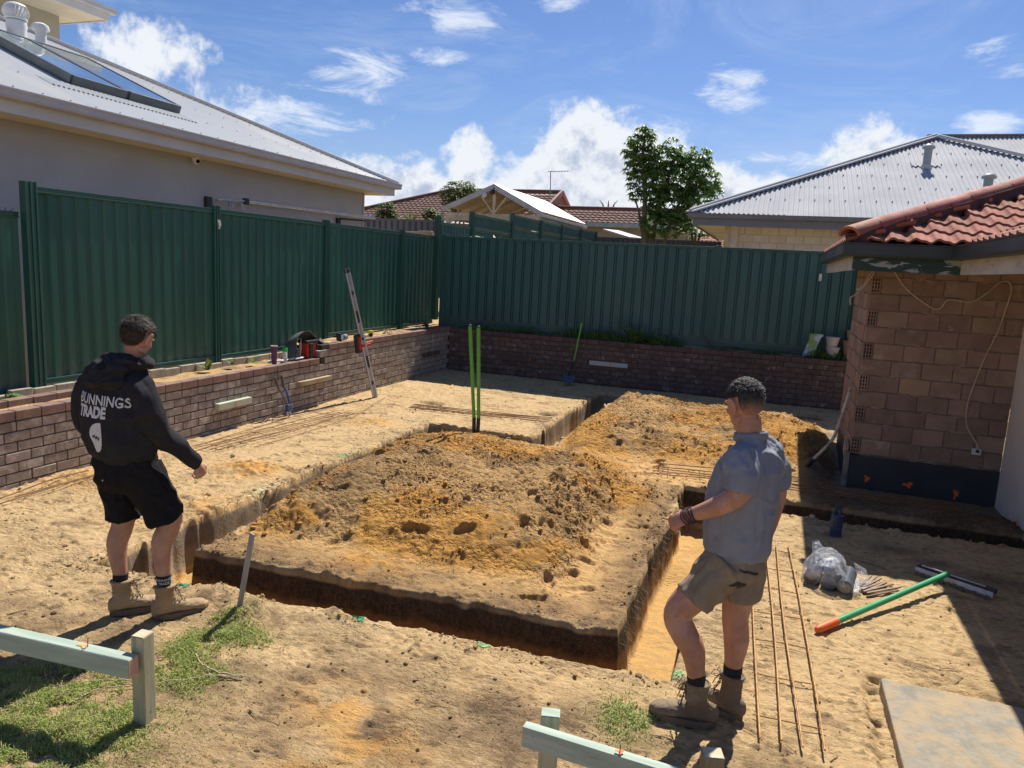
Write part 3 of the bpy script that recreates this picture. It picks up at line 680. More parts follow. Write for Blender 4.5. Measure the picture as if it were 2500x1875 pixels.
gp_ = [(-8.61, 3.885), (-8.50, 3.885), (-8.485, 3.91), (-8.485, 3.955), (-8.47, 3.985), (-8.47, 4.0), (-8.485, 4.0), (-8.60, 3.97), (-8.61, 3.97)]
m_ = MB().extr([(x, -3, z) for x, z in gp_], (0, 18.80, 0)).extr([(-15, 15.71+(-8.61-x)*-1, z) for x, z in gp_], (6.45, 0, 0))
m_.build('gutter', gutM, HL)
PT = math.tan(math.radians(22.7)); upL = Vector((-1, 0, PT)).normalized(); nL = Vector((PT, 0, 1)).normalized(); cosL = math.cos(math.radians(22.7))
def slL(a):
    y = a; xmax = min(15.78-y, 6.3); return (-.02, max(.01, xmax)/cosL)
corr((-3, 15.75), slL, (-8.6, 0, 4.0), (0, 1, 0), upL, nL, .0762, .008, roofW, HL)
# back hip face & ridge
MB().add([(-8.6, 15.78, 3.98), (-14.9, 9.48, 3.98+6.3*PT), (-21.2, 15.78, 3.98)], [(0, 1, 2)]).build('rear_roof', roofW, HL)
MB().beam((-8.58, 15.80, 4.02), (-14.9, 9.48, 4.03+6.3*PT), .16, .03).tube([(-8.58, 15.80, 4.04), (-14.9, 9.48, 4.05+6.3*PT)], .03, 8).build('hip_capping', roofW, HL)
mb = MB()
for rowx in (-8.75, -9.65, -10.6, -11.6, -12.6):
    y = -1.
    while y < 15.78-(-8.6-rowx)-.2:
        z = 4.0+PT*(-8.6-rowx); mb.box((rowx-.007, y-.007, z), (rowx+.007, y+.007, z+.016)); y += .381
o = mb.build('roof_screws', pm('screw_grey', (.3, .3, .31), None, 5, .5), HL); o['kind'] = 'stuff'
def rp(x, y, dz=0): return Vector((x, y, 4.0+PT*(-8.6-x)+dz))
frameM = pm('dark_frame', (.07, .085, .10), (.055, .07, .085), 4, .35, spec=.6)
glassM = bpy.data.materials.new('roof_glass'); glassM.use_nodes = True; t = glassM.node_tree; q = NT(t); b = t.nodes['Principled BSDF']
b.inputs['Base Color'].default_value = (.22, .34, .36, 1); b.inputs['Roughness'].default_value = .02; b.inputs['Specular IOR Level'].default_value = 1.; b.inputs['Coat Weight'].default_value = 1; b.inputs['Metallic'].default_value = .35
gn = q.noise(q.n('ShaderNodeTexCoord').outputs['Object'], 1.3, 2, .5); t.links.new(q.mix(q.ss(gn, .45, .55), (.20, .32, .36), (.30, .40, .36)), b.inputs['Base Color'])
for (ya, yb) in ((8.27, 9.20), (9.26, 10.30)):
    sk = tag(bpy.data.objects.new('roof_window', None), 'glass roof window of dark frame, '+('nearer' if ya < 9 else 'farther')+' of the pair on the left metal roof', 'skylight', 'roof windows on the left house'); COL.objects.link(sk); sk.location = rp(-9.8, ya)
    c4 = [rp(-9.8, ya), rp(-9.8, yb), rp(-11.85, yb), rp(-11.85, ya)]
    m1 = MB()
    for i in range(4):
        a, b_ = c4[i], c4[(i+1) % 4]; w_ = .07 if i != 0 else .05
        m1.beam(a+nL*.07, b_+nL*.07, .06, .15, nL)
    m1.build('frame', frameM, sk, bevel=.006)
    MB().add([p+nL*.125 for p in c4]+[p+nL*.135 for p in c4], [(0, 1, 2, 3), (7, 6, 5, 4), (0, 4, 5, 1), (1, 5, 6, 2), (2, 6, 7, 3), (3, 7, 4, 0)]).build('pane', glassM, sk)
corr((7.7, 10.4), lambda a: (0, .34), rp(-9.45, 0, .012), (0, 1, 0), upL, nL, .0762, .012, roofW, HL, 'flashing')
# whirlybird
wb = thing('roof_ventilator', (-12.59, 9.64, 5.67), 'white spinning turbine ventilator on the left metal roof', 'roof vent')
wM = pm('white_metal', (.72, .74, .74), (.66, .68, .68), 3, .4)
MB().lathe([(.145, -.12), (.145, .10), (.16, .18), (.15, .25), (.12, .27)], (-12.59, 9.64, 5.67), 24).build('base', wM, wb, smooth=True)
MB().lathe([(.165, .27), (.17, .29), (.165, .30)], (-12.59, 9.64, 5.67), 24).build('rim', wM, wb, smooth=True)
MB().lathe([(.165, .49), (.14, .52), (.08, .545), (0.005, .55)], (-12.59, 9.64, 5.67), 24).build('cap', wM, wb, smooth=True)
for k in range(22):
    t0 = 2*math.pi*k/22; v = []
    for j in range(6):
        zz = .30+.19*j/5; r_ = .165+.035*math.sin(math.pi*j/5)
        for dt, dr in ((0, 0), (.22, -.028)): v.append((-12.59+(r_+dr)*math.cos(t0+dt+j*.05), 9.64+(r_+dr)*math.sin(t0+dt+j*.05), 5.67+zz))
    MB().add(v, [(2*j, 2*j+1, 2*j+3, 2*j+2) for j in range(5)]).build('vane', wM, wb)
pv = thing('vent_pipe', (-12.14, 9.72, 5.48), 'white flue pipe with domed cowl beside the turbine ventilator', 'vent pipe')
MB().lathe([(.085, -.1), (.085, .33)], (-12.14, 9.72, 5.48), 20).build('pipe', wM, pv, smooth=True)
MB().lathe([(.13, .30), (.135, .33), (.12, .38), (.07, .41), (.005, .42)], (-12.14, 9.72, 5.48), 20).build('cowl', wM, pv, smooth=True)
# upper storey
HU = thing('house', (-16.2, 8, 0), 'beige upper storey with pale eave behind the left metal roof', 'house')
MB().box((-19, -4, 3), (-16.2, 13.45, 7.40)).build('wall', renderB, HU)
MB().box((-16.19, -4, 7.385), (-15.2, 13.86, 7.40)).box((-19, 13.46, 7.385), (-16.19, 13.86, 7.40)).build('soffit', soffM, HU)
MB().box((-15.2, -4, 7.36), (-15.17, 13.90, 7.54)).box((-19, 13.87, 7.36), (-15.2, 13.9, 7.54)).build('fascia', fasM, HU)
MB().extr([(x+(-15.17+8.61), -4, z+3.63) for x, z in gp_], (0, 18.0, 0)).build('gutter', gutM, HU)
MB().add([(-15.1, -4, 7.6), (-15.1, 14, 7.6), (-19, 10, 9.2), (-19, -4, 9.2)], [(0, 1, 2, 3)]).add([(-15.1, 14, 7.6), (-23, 14, 7.6), (-19, 10, 9.2)], [(0, 1, 2)]).build('roof', roofW, HU)
MB().tube([(-16.12, 11.6, 5), (-16.12, 11.6, 7.3), (-15.9, 11.6, 7.4)], .045, 10).build('downpipe', wM, HU, smooth=True)
# security camera
sc_ = thing('security_camera', (-9.15, 9.92, 3.72), 'small white dome security camera under the left eave', 'camera')
MB().lathe([(.07, 0), (.075, -.03), (.06, -.05)], (-9.08, 9.92, 3.745), 16).build('mount', wM, sc_, smooth=True)
MB().lathe([(.005, -.13), (.04, -.12), (.062, -.08), (.06, -.04), (.03, -.02)], (-9.08, 9.92, 3.76), 16).build('ball', wM, sc_, smooth=True)
MB().lathe([(.034, 0), (.03, .012), (.005, .016)], (-9.03, 9.90, 3.68), 14, axis=(1, -.5, -.35)).build('lens', pm('black_gloss', (.01, .01, .01), None, 5, .15), sc_, smooth=True)
# folded clothesline on the wall
cl = thing('clothesline', (-9.2, 12, 3.1), 'white fold-down clothesline frame fixed to the grey house wall', 'clothesline')
alum = pm('brushed_aluminium', (.62, .63, .65), (.52, .53, .55), 8, .35, metal=.6)
blk = pm('black_plastic', (.018, .018, .02), (.028, .028, .03), 10, .45)
MB().box((-9.2, 10.2, 2.85), (-9.13, 10.34, 3.16)).build('bracket', blk, cl, bevel=.02)
MB().box((-9.2, 14.15, 2.85), (-9.13, 14.27, 3.10)).build('bracket', blk, cl, bevel=.02)
MB().tube([(-9.1, 10.4, 3.12), (-9.02, 11.1, 3.16)], .022, 8).tube([(-9.02, 11.1, 3.16), (-8.9, 15.3, 3.19)], .035, 10).build('bar', alum, cl, smooth=True)
MB().tube([(-9.1, 14.2, 3.09), (-8.95, 15.0, 3.10)], .02, 8).build('arm', blk, cl, smooth=True)
MB().box((-9.07, 11.0, 3.10), (-9.0, 11.1, 3.21)).build('joint', blk, cl, bevel=.01)
for k, (yy, c_) in enumerate([(10.62, (.15, .35, .5)), (10.72, (.5, .5, .5)), (10.95, (.6, .6, .55)), (11.0, (.6, .6, .62))]):
    MB().box((-9.05, yy, 3.03-.01*k), (-9.035, yy+.025, 3.12)).build('peg', pm('peg%d' % k, c_), cl)
# ---------------------------------------------------------------- brick house on the right
blockM = pm('clay_block', (.31, .22, .165), (.25, .172, .132), 5, .88, .002, 60, rnd=.30, c3=(.37, .27, .22), s3=4, t3=(.56, .68))
blockY = pm('clay_block_yellow', (.42, .29, .18), (.36, .25, .16), 5, .88, .002, 60)
mortB = pm('block_mortar', (.22, .165, .135), (.15, .115, .095), 12, .95, .003, 40)
HR = thing('brick_house', (1.0, 9.2, 0), 'red clay block house wing with terracotta tiled roof at the right', 'house')
BWd, BHt, X0, X1, YW = .31, .184, .985, 2.50, 9.2
def blockmesh(l, d, h_, mat, name='brick'): return MB().box((-l/2, -d/2, -h_/2), (l/2, d/2, h_/2)).mesh(name, mat, bevel=.004, seg=1)
full = blockmesh(BWd-.010, .09, BHt-.011, blockM); fullY = blockmesh(BWd-.010, .09, BHt-.011, blockY)
def cored():
    mb = MB(); w_ = .098; h_ = BHt-.011
    for k in range(4): u = -w_/2+k*(w_-.012)/3; mb.box((u, -.045, -h_/2), (u+.012, .03, h_/2))
    for k in range(5): z = -h_/2+k*(h_-.012)/4; mb.box((-w_/2+.0121, -.0445, z), (w_/2-.0121, .03, z+.012))
    mb.cm = 1; mb.box((-w_/2+.001, .029, -h_/2+.001), (w_/2-.001, .045, h_/2-.001)); return mb.mesh('cored_brick', [blockM, pm('hole_shade', (.02, .014, .012))])  # near-black back plate stands in for the shade inside the open cores
cm_ = cored(); nrow = 12
for r_ in range(nrow):
    zc = .35+BHt*(r_+.5)
    if r_ % 2 == 0:
        link('cored_brick', cm_, HR, (X0+.052, YW+.045, zc)); x = X0+.108
    else: x = X0
    k = 0
    while x < X1-.02:
        wd_ = min(BWd, X1-x+.005)
        o = link('brick', fullY if (r_, k) in ((4, 1),) else full, HR, (x+wd_/2, YW+.045+random.uniform(-.003, .003), zc))
        if wd_ < BWd-.01: o.scale.x = wd_/BWd
        o.rotation_euler.z = random.uniform(-.004, .004); x += BWd; k += 1
fs = MB().box((-.045, -(BWd-.01)/2, -(BHt-.011)/2), (.045, (BWd-.01)/2, (BHt-.011)/2)).mesh('brick', blockM, bevel=.004, seg=1)
for r_ in range(nrow):
    zc = .35+BHt*(r_+.5); y = YW+(.10 if r_ % 2 == 0 else .16)
    if r_ % 2 == 1: pass
    while y < 10.75:
        o = link('brick', fs, HR, (X0+.045+random.uniform(-.003, .003), y+BWd/2, zc))
        y += BWd
MB().box((X0+.106, YW+.008, .33), (X1, 10.8, 2.56)).box((X0+.008, YW+.10, .33), (X0+.105, 10.8, 2.56)).build('mortar', mortB, HR)
mb = MB()
for r_ in range(nrow+1): mb.box((X0+.008, YW+.010, .35+BHt*r_-.007), (X0+.105, YW+.099, .35+BHt*r_+.007))
mb.build('bed_joint', mortB, HR)
# squeezed mortar smears
smM = pm('mortar_smear', (.42, .34, .28), (.34, .27, .22), 12, .95)
mb = MB()
for k in range(60):
    r_ = random.randint(0, 11); x = random.uniform(X0+.1, X1-.25); z = .35+BHt*r_+random.uniform(-.012, .012); L = random.uniform(.05, .2)
    pts = [(x+L*i/5, YW-.001, z+random.uniform(-.006, .006)) for i in range(6)]; mb.tube(pts, [.003, .006, .008, .006, .007, .003], 5, squash=.8)
for k in range(30):
    r_ = random.randint(0, 11); y = random.uniform(9.3, 10.5); z = .35+BHt*r_; L = random.uniform(.05, .15); mb.tube([(X0-.001, y+L*i/4, z+random.uniform(-.008, .008)) for i in range(5)], [.003, .008, .010, .007, .003], 5)
o = mb.build('mortar_smear', smM, HR, smooth=True); o['kind'] = 'stuff'
tarM = pm('bitumen_coating', (.022, .028, .034), (.035, .042, .05), 3, .55, .003, 30, c3=(.09, .095, .10), s3=2.5, t3=(.60, .75))
MB().box((X0-.004, YW-.010, -.5), (X1+.02, 10.82, .332)).build('footing', tarM, HR, bevel=.004)
mb = MB(); mb.box((X0-.05, YW-.035, -.05), (X0+.006, YW+.05, .36)); mb.build('render_patch', pm('grey_slurry', (.24, .23, .22), (.14, .13, .13), 7, .9, .01, 20), HR, bevel=.012)
MB().box((X0-.05, YW+.03, .30), (X0-.012, YW+.24, .45), rot=Matrix.Rotation(.25, 3, 'X')).build('loose_offcut', pm('offcut_timber', (.45, .36, .24), (.36, .28, .18), 8, .8), HR, bevel=.004)
orangeP = pm('orange_marking_paint', (.85, .17, .02), (.75, .12, .02), 20, .7)
def splat(name, c, u, v_, s1, s2, parent=None, mat=orangeP, seed=0, n=18, lab=None, cat='paint mark', h_=.003, nrm=None):
    rs = random.Random(seed); c = Vector(c); u = Vector(u).normalized(); v_ = Vector(v_).normalized(); nn = u.cross(v_).normalized(); vs = [c+nn*h_]
    for k in range(n):
        t_ = 2*math.pi*k/n; r_ = 1+.35*math.sin(t_*3+seed)+rs.uniform(-.25, .25); vs.append(c+u*s1*r_*math.cos(t_)+v_*s2*r_*math.sin(t_)+nn*h_*.4)
    me = MB().add(vs, [(0, 1+k, 1+(k+1) % n) for k in range(n)]).build(name, mat, parent)
    if lab: tag(me, lab, cat)
    return me
for (x, z, a, b_, sd) in [(1.20, .03, .026, .036, 1), (1.63, .02, .042, .030, 5), (2.11, -.01, .026, .055, 7)]:
    splat('paint_mark', (x, YW-.0135, z+.04), (1, 0, 0), (0, 0, 1), a, b_, HR, seed=sd, h_=.0015)
wallW = pm('white_render', (.72, .69, .63), (.66, .63, .57), 1.5, .85, .002, 60, c3=(.38, .36, .34), s3=1.2, t3=(.58, .80))
MB().box((2.50, 2.5, -.5), (3.2, 9.199, 2.62)).build('rendered_wall', wallW, HR, bevel=.01)
# interior of roofs
ZG = 2.70; XA, YB, XC = .60, 8.40, 1.70
gutD = pm('charcoal_gutter', (.045, .058, .062), (.038, .05, .054), 2, .45, spec=.4)
fasG = pm('peeling_green_paint', (.022, .055, .045), (.018, .045, .038), 4, .6, .003, 40, c3=(.33, .37, .36), s3=5, t3=(.54, .58), stretch=(1, 1, 3))
fasWt = pm('weathered_white_paint', (.58, .56, .48), (.45, .45, .44), 3, .7, .002, 40, c3=(.33, .32, .27), s3=4, t3=(.52, .70), stretch=(1, 1, 3))
def gprof(mb, p, q_, out, zt=ZG, w_=.11, h_=.125):
    """quad gutter from p to q_ with outward dir out"""
    p = Vector(p); q_ = Vector(q_); o_ = Vector(out)
    poly = [(0, zt-h_), (w_-.01, zt-h_), (w_, zt-h_+.02), (w_, zt-.012), (w_+.012, zt-.006), (w_+.012, zt+.004), (w_-.006, zt+.004), (w_-.006, zt-.02), (.0, zt-.03)]
    P = [Vector((p.x+o_.x*a, p.y+o_.y*a, z)) for a, z in poly]; Q = [Vector((q_.x+o_.x*a, q_.y+o_.y*a, z)) for a, z in poly]; n = len(P)
    mb.add(P+Q, [tuple(range(n))[::-1], tuple(range(n, 2*n))]+[(i, (i+1) % n, n+(i+1) % n, n+i) for i in range(n)])
def gpoly(pts, outs):
    # mitred polyline gutter
    pass
w_ = .11
def strip_poly(pl, name, mat, parent):
    """pl: list of rings (each list of 3D), joined"""
    n = len(pl[0]); v = [p for r_ in pl for p in r_]; f = []
    for i in range(len(pl)-1):
        for k in range(n): f.append((i*n+k, i*n+(k+1) % n, (i+1)*n+(k+1) % n, (i+1)*n+k))
    f.append(tuple(range(n))[::-1]); f.append(tuple((len(pl)-1)*n+k for k in range(n)))
    return MB().add(v, f).build(name, mat, parent)
gpf = [(0, -.13), (w_-.01, -.13), (w_, -.11), (w_, -.012), (w_+.012, -.006), (w_+.012, .004), (w_-.006, .004), (w_-.006, -.02), (0, -.03)]
def ring(x, y, ox, oy): return [(x+ox*a, y+oy*a, ZG+z) for a, z in gpf]
strip_poly([ring(XA+w_, 12.9, -1, 0), ring(XA+w_, YB+w_, -1, -1), ring(XC+.0, YB+w_, -1, -1), ring(XC, 2.2, -1, 0)], 'gutter', gutD, HR)
zf0, zf1 = ZG-.27, ZG-.125
MB().box((XA+w_+.001, YB+w_+.03, zf0), (XA+w_+.028, 12.9, zf1)).build('fascia', fasWt, HR)
MB().box((XA+w_+.001, YB+w_+.002, zf0-.003), (XC+.03, YB+w_+.03, zf1)).build('fascia', fasG, HR)
MB().box((XC+.001, 2.2, zf0), (XC+.028, YB+w_+.0, zf1)).build('fascia', fasWt, HR)
MB().box((XA+w_+.029, YB+w_+.031, ZG-.215), (2.6, 9.199, ZG-.20)).box((XA+w_+.029, 9.2, ZG-.214), (X0, 12.9, ZG-.20)).box((XC+.029, 2.2, ZG-.2145), (2.6, YB+w_+.0305, ZG-.20)).build('soffit', pm('old_soffit', (.42, .36, .26), (.32, .27, .19), 4, .8), HR)
tileM = pm('terracotta_tile', (.36, .15, .10), (.29, .12, .085), 5, .85, .0025, 60, rnd=.25, c3=(.30, .14, .10), s3=9, t3=(.54, .72), spec=.2)
ridgeM = pm('ridge_tile', (.37, .135, .09), (.30, .11, .075), 5, .8, .004, 30, rnd=.15, c3=(.22, .10, .08), s3=4, t3=(.55, .70))
pdm = pm('dark_pointing', (.10, .055, .048), (.07, .045, .04), 6, .95, .004, 30)
PR = math.tan(math.radians(21.)); cR, sR = math.cos(math.radians(21.)), math.sin(math.radians(21.))
def tilemesh(pw=.205, L=.36):
    v = []; f = []; n = 16
    for s_ in (0, L):
        for i in range(n+1):
            u = i/n; d = .016*math.sin(2*math.pi*u)+.008*math.sin(4*math.pi*u)
            lift = .024*(1-s_/L)
            v.append((u*pw, s_, d+lift+.012)); v.append((u*pw, s_, d+lift-.012))
    k = 2*(n+1)
    for i in range(n):
        a = 2*i; f += [(a, a+2, k+a+2, k+a), (a+1, k+a+1, k+a+3, a+3), (a, a+1, a+3, a+2)]
    f += [(0, k, k+1, 1), (2*n, 2*n+1, k+2*n+1, k+2*n)]
    me = MB().add(v, f).mesh('roof_tile', tileM, smooth=50); return me
tm = tilemesh(); GA = .315
RT = HR
for r_ in range(10):
    s_ = r_*GA; yy = YB+.06+s_*cR; zz = ZG+.02+s_*sR; xs_ = XA+.06+(yy-YB)+.02; xe_ = XC+(yy-YB)+.25
    k = 0; x = XC-1.30 
    while x < min(xe_, 4.2):
        if x > xs_+.06:
            o = link('roof_tile', tm, HR, (x, yy-.03, zz)); o.rotation_euler.x = math.radians(21.); 
        x += .205
# C slope tiles (facing -X, seen edge on) and far side slope A
def slopetiles(org, rotz, rows, xlim):
    for r_ in range(rows):
        s_ = r_*GA
        a, b_ = xlim(s_*cR); u = a
        while u < b_:
            lx, ly, lz = u, s_*cR, s_*sR
            cx_ = org[0]+lx*math.cos(rotz)-ly*math.sin(rotz); cy_ = org[1]+lx*math.sin(rotz)+ly*math.cos(rotz)
            o = link('roof_tile', tm, HR, (cx_, cy_, org[2]+lz)); o.rotation_euler = (math.radians(21.), 0, rotz); u += .205
slopetiles((XC+.04, 8.45, ZG+.02), -math.pi/2, 4, lambda d: (-d+.1, 3.4))
slopetiles((XA+.04, 12.6, ZG+.02), -math.pi/2, 5, lambda d: (0, 4.0-d))
# hip: bedding + ridge caps
dirh = Vector((1, 1, PR)).normalized()
capm = MB(); nseg = 8; v = []; L = .42
for s_, sc__ in ((0, 1.0), (L, .84)):
    for i in range(nseg+1):
        t_ = math.pi*(i/nseg); rr_ = .125*sc__; v.append((s_, -rr_*math.cos(t_)*1.05, max(-.05, rr_*math.sin(t_)*.78-.02)))
    for i in range(nseg, -1, -1):
        t_ = math.pi*(i/nseg); rr_ = .105*sc__; v.append((s_, -rr_*math.cos(t_)*1.05, max(-.05, rr_*math.sin(t_)*.78-.035)))
n2_ = 2*(nseg+1); f = [(i, (i+1) % n2_, n2_+(i+1) % n2_, n2_+i) for i in range(n2_)]
for i in range(nseg): f += [(i, n2_-1-i, n2_-2-i, i+1), (n2_+i, n2_+i+1, 2*n2_-2-i, 2*n2_-1-i)]
capmesh = MB().add(v, f).mesh('ridge_tile', ridgeM, smooth=40, bevel=.003)
Mx = Matrix((dirh, Vector((-1, 1, 0)).normalized(), dirh.cross(Vector((-1, 1, 0)).normalized()))).transposed()
for k in range(10):
    p = Vector((XA+.03, YB+.03, ZG+.06))+dirh*(k*.36)+Vector((0, 0, .035+.004*(k % 2)))
    o = link('ridge_tile', capmesh, HR, p); o.rotation_euler = (Mx @ Matrix.Rotation(-.05, 3, 'Y')).to_euler()
MB().beam(Vector((XA+.12, YB+.12, ZG+.035)), Vector((XA+.05, YB+.05, ZG+.045))+dirh*3.6, .27, .15).build('pointing', pdm, HR)
# solid roof deck under the tiles
zt_ = lambda d: ZG-.01+d*PR
dk = MB(); D = 4.0
dk.add([(XA+.1, YB+.1, zt_(0)), (XC+.1, YB+.1, zt_(0)), (XC+D, YB+D, zt_(D-.1)), (XA+D, YB+D, zt_(D-.1))], [(0, 1, 2, 3)])
dk.add([(XA+.1, YB+.1, zt_(0)), (XA+D, YB+D, zt_(D-.1)), (XA+D, 13, zt_(D-.1)), (XA+.1, 13, zt_(0))], [(0, 1, 2, 3)])
dk.add([(XC+.1, YB+.1, zt_(0)), (XC+.1, 2.2, zt_(0)), (XC+D, 2.2, zt_(D-.1)), (XC+D, YB+D, zt_(D-.1))], [(0, 1, 2, 3)])
dk.build('roof_deck', pdm, HR)
# cable and socket
cab = pm('cream_cable', (.52, .44, .30), (.42, .35, .24), 9, .6)
cp_ = [(1.18, 2.47), (1.34, 2.26), (1.6, 2.08), (1.70, 2.075), (1.76, 2.17), (1.97, 2.16), (2.1, 2.25), (2.2, 2.37), (2.28, 2.40), (2.33, 2.32), (2.31, 2.14), (2.27, 1.86), (2.17, 1.51), (2.09, 1.08), (2.12, .81), (2.23, .63), (2.25, .56)]
def smooth_pts(P, n=6):
    P = [Vector(p) for p in P]; out = []
    for i in range(len(P)-1):
        p0, p1, p2, p3 = P[max(i-1, 0)], P[i], P[i+1], P[min(i+2, len(P)-1)]
        for k in range(n):
            t_ = k/n; out.append(.5*((2*p1)+(-p0+p2)*t_+(2*p0-5*p1+4*p2-p3)*t_**2+(-p0+3*p1-3*p2+p3)*t_**3))
    out.append(P[-1]); return out
tag(MB().tube(smooth_pts([(x, YW-.022-.015*math.sin(i*2.1), z) for i, (x, z) in enumerate(cp_)]), .0085, 6).build('power_cable', cab, smooth=True), 'cream cable drooping across the clay block wall down to a socket', 'cable')
tag(MB().tube(smooth_pts([(X0+.03, 9.16, 2.46), (X0-.03, 9.14, 2.40), (X0-.08, 9.12, 2.28), (X0-.15, 9.12, 2.22), (X0-.09, 9.1, 2.25), (X0+.01, 9.12, 2.42), (X0-.05, 9.13, 2.31), (X0-.14, 9.12, 2.18), (X0-.20, 9.12, 2.13), (X0-.19, 9.12, 2.05)]), .008, 6).build('power_cable', cab, smooth=True), 'looped cream cable hanging from the eave at the house corner', 'cable')
sk_ = thing('wall_socket', (2.25, YW, .53), 'small white cable outlet low on the clay block wall', 'socket')
MB().box((2.20, YW-.03, .50), (2.29, YW-.001, .57)).build('plate', whiteP, sk_, bevel=.006)
MB().lathe([(.018, 0), (.018, .02)], (2.25, YW-.03, .545), 10, axis=(0, -1, 0)).build('gland', blk, sk_)
# ---------------------------------------------------------------- pale brick house with steel roof behind
H2 = thing('house', (1, 21, 0), 'cream block house with zinc corrugated hip roof behind the back fence', 'house')
creamB = pm('cream_block', (.60, .54, .46), (.54, .48, .41), 4, .85, .003, 20, rnd=.12)
creamM = pm('cream_mortar', (.58, .46, .27), (.52, .41, .24), 6, .9)
MB().box((-1.47, 20.712, 0), (9, 29, 3.64)).build('mortar', creamM, H2)
mb_ = MB().box((-.2, -.04, -.09), (.2, .04, .09)).mesh('block', creamB, bevel=.004, seg=1)
cnt = 0
for r_ in range(8):
    z = 3.62-.115-r_*.20; off = .21 if r_ % 2 else 0
    x = -1.47+.1+.2-off
    while x < 4.2:
        if x-.2 < -1.47: 
            o = link('block', mb_, H2, (-1.37, 20.74, z)); o.scale.x = .48
        else: link('block', mb_, H2, (x, 20.74, z))
        x += .42
MB().box((-1.30, 20.60, 0), (-1.12, 20.698, 3.62)).build('downpipe', pm('cream_paint', (.60, .54, .43), None, 4, .6), H2, bevel=.01)
MB().box((-2.22, 20.12, 3.60), (9, 20.72, 3.62)).box((-2.22, 20.722, 3.60), (-1.48, 29, 3.62)).build('soffit', pm('white_soffit', (.70, .72, .66), None, 4, .6), H2)
MB().box((-1.98, 20.3, 3.588), (-1.72, 20.4, 3.6)).build('soffit_vent', greyF, H2)
gutG = pm('grey_blue_gutter', (.17, .18, .22), (.15, .16, .195), 2, .45)
MB().box((-2.25, 20.09, 3.56), (9, 20.12, 3.76)).box((-2.25, 20.121, 3.56), (-2.22, 29, 3.76)).build('fascia', gutG, H2)
MB().extr([(-2.37, 20.09-(x+8.61)*1.0, z-.14) for x, z in gp_], (11.4, 0, 0)).extr([(-2.25-(x+8.61), 20.0, z-.14) for x, z in gp_], (0, 9, 0)).build('gutter', gutG, H2)
TR = math.tan(math.radians(24.6)); cT = math.cos(math.radians(24.6)); HX, HY, HZ, HT = -2.34, 20.0, 3.87, 6.42
upR = Vector((0, 1, TR)).normalized(); nR = Vector((0, -TR, 1)).normalized()
corr((0, 2*HT), lambda a: (0, max(.01, min(a, 2*HT-a))/cT), (HX, HY, HZ), (1, 0, 0), upR, nR, .20*.6, .019, zinc, H2)
MB().beam((HX, HY, HZ+.03), (HX+HT, HY+HT, HZ+HT*TR+.04), .34, .04).tube([(HX, HY, HZ+.06), (HX+HT, HY+HT, HZ+HT*TR+.07)], .05, 8).beam((HX+HT, HY+HT, HZ+HT*TR+.04), (HX+2*HT, HY, HZ+.03), .34, .04).tube([(HX+HT, HY+HT, HZ+HT*TR+.07), (HX+2*HT, HY, HZ+.06)], .05, 8).build('hip_capping', zinc, H2)
MB().add([(HX, HY, HZ), (HX+HT, HY+HT, HZ+HT*TR), (HX+HT, HY+14, HZ+HT*TR), (HX, HY+14, HZ)], [(0, 1, 2, 3)]).build('side_roof', zinc, H2)
corr((HT, 20), lambda a: (HT/cT*.40, HT/cT), (HX, HY+.0, HZ+.0), (1, 0, 0), upR, nR, .12, .0, zinc, H2, 'rear_wing_roof') if False else None
# wing roof to the right, ridge along x
corr((HT+.2, 22), lambda a: (0, 6.0), (HX, HY+.35+HT*.35, HZ+HT*TR-6.0*math.sin(math.radians(24.6))+.30), (1, 0, 0), upR, nR, .12, .017, zinc, H2, 'wing_roof')
yR = HY+.35+HT*.35+6.0*cT; zR = HZ+HT*TR+.30
MB().beam((HX+HT+.0, yR, zR+.03), (HX+22, yR, zR+.03), .3, .05).build('ridge_capping', gutG, H2)
mb = MB()
for rr_ in range(1, 7):
    for k in range(60):
        x = HX+.5+k*.36; d = rr_*.95
        if d < min(x-HX, 2*HT-(x-HX))-.2: mb.box((x-.012, HY+d-.012, HZ+d*TR+.015), (x+.012, HY+d+.012, HZ+d*TR+.05))
o = mb.build('roof_screws', pm('screw_grey'and'screw_dark', (.12, .12, .13), None, 5, .5), H2); o['kind'] = 'stuff'
pipeM = pm('grey_flue', (.30, .34, .36), (.26, .30, .32), 4, .45)
for (x, y, z, hh, lab) in [(3.53, 23.66, 5.55, .62, 'left of the two grey flues, near the ridge of the zinc roof'), (4.58, 21.34, 4.5, .60, 'right of the two grey flues, lower on the zinc roof')]:
    fl = thing('vent_pipe', (x, y, z), lab, 'vent pipe', 'flues on the zinc roof')
    MB().lathe([(.105, -.1), (.105, hh-.12)], (x, y, z), 18).build('pipe', pipeM, fl, smooth=True)
    MB().lathe([(.16, hh-.13), (.165, hh-.08), (.13, hh-.03), (.03, hh)], (x, y, z), 18).build('cowl', pipeM, fl, smooth=True)
    corr((-.36, .36), lambda a: (0, .50), (x, y+.0, z+.03), (1, 0, 0), upR, nR, .12, .02, zinc, fl, 'flashing')
    MB().lathe([(.16, -.06), (.12, .06)], (x, y, z), 14).build('collar', gutM, fl, smooth=True)
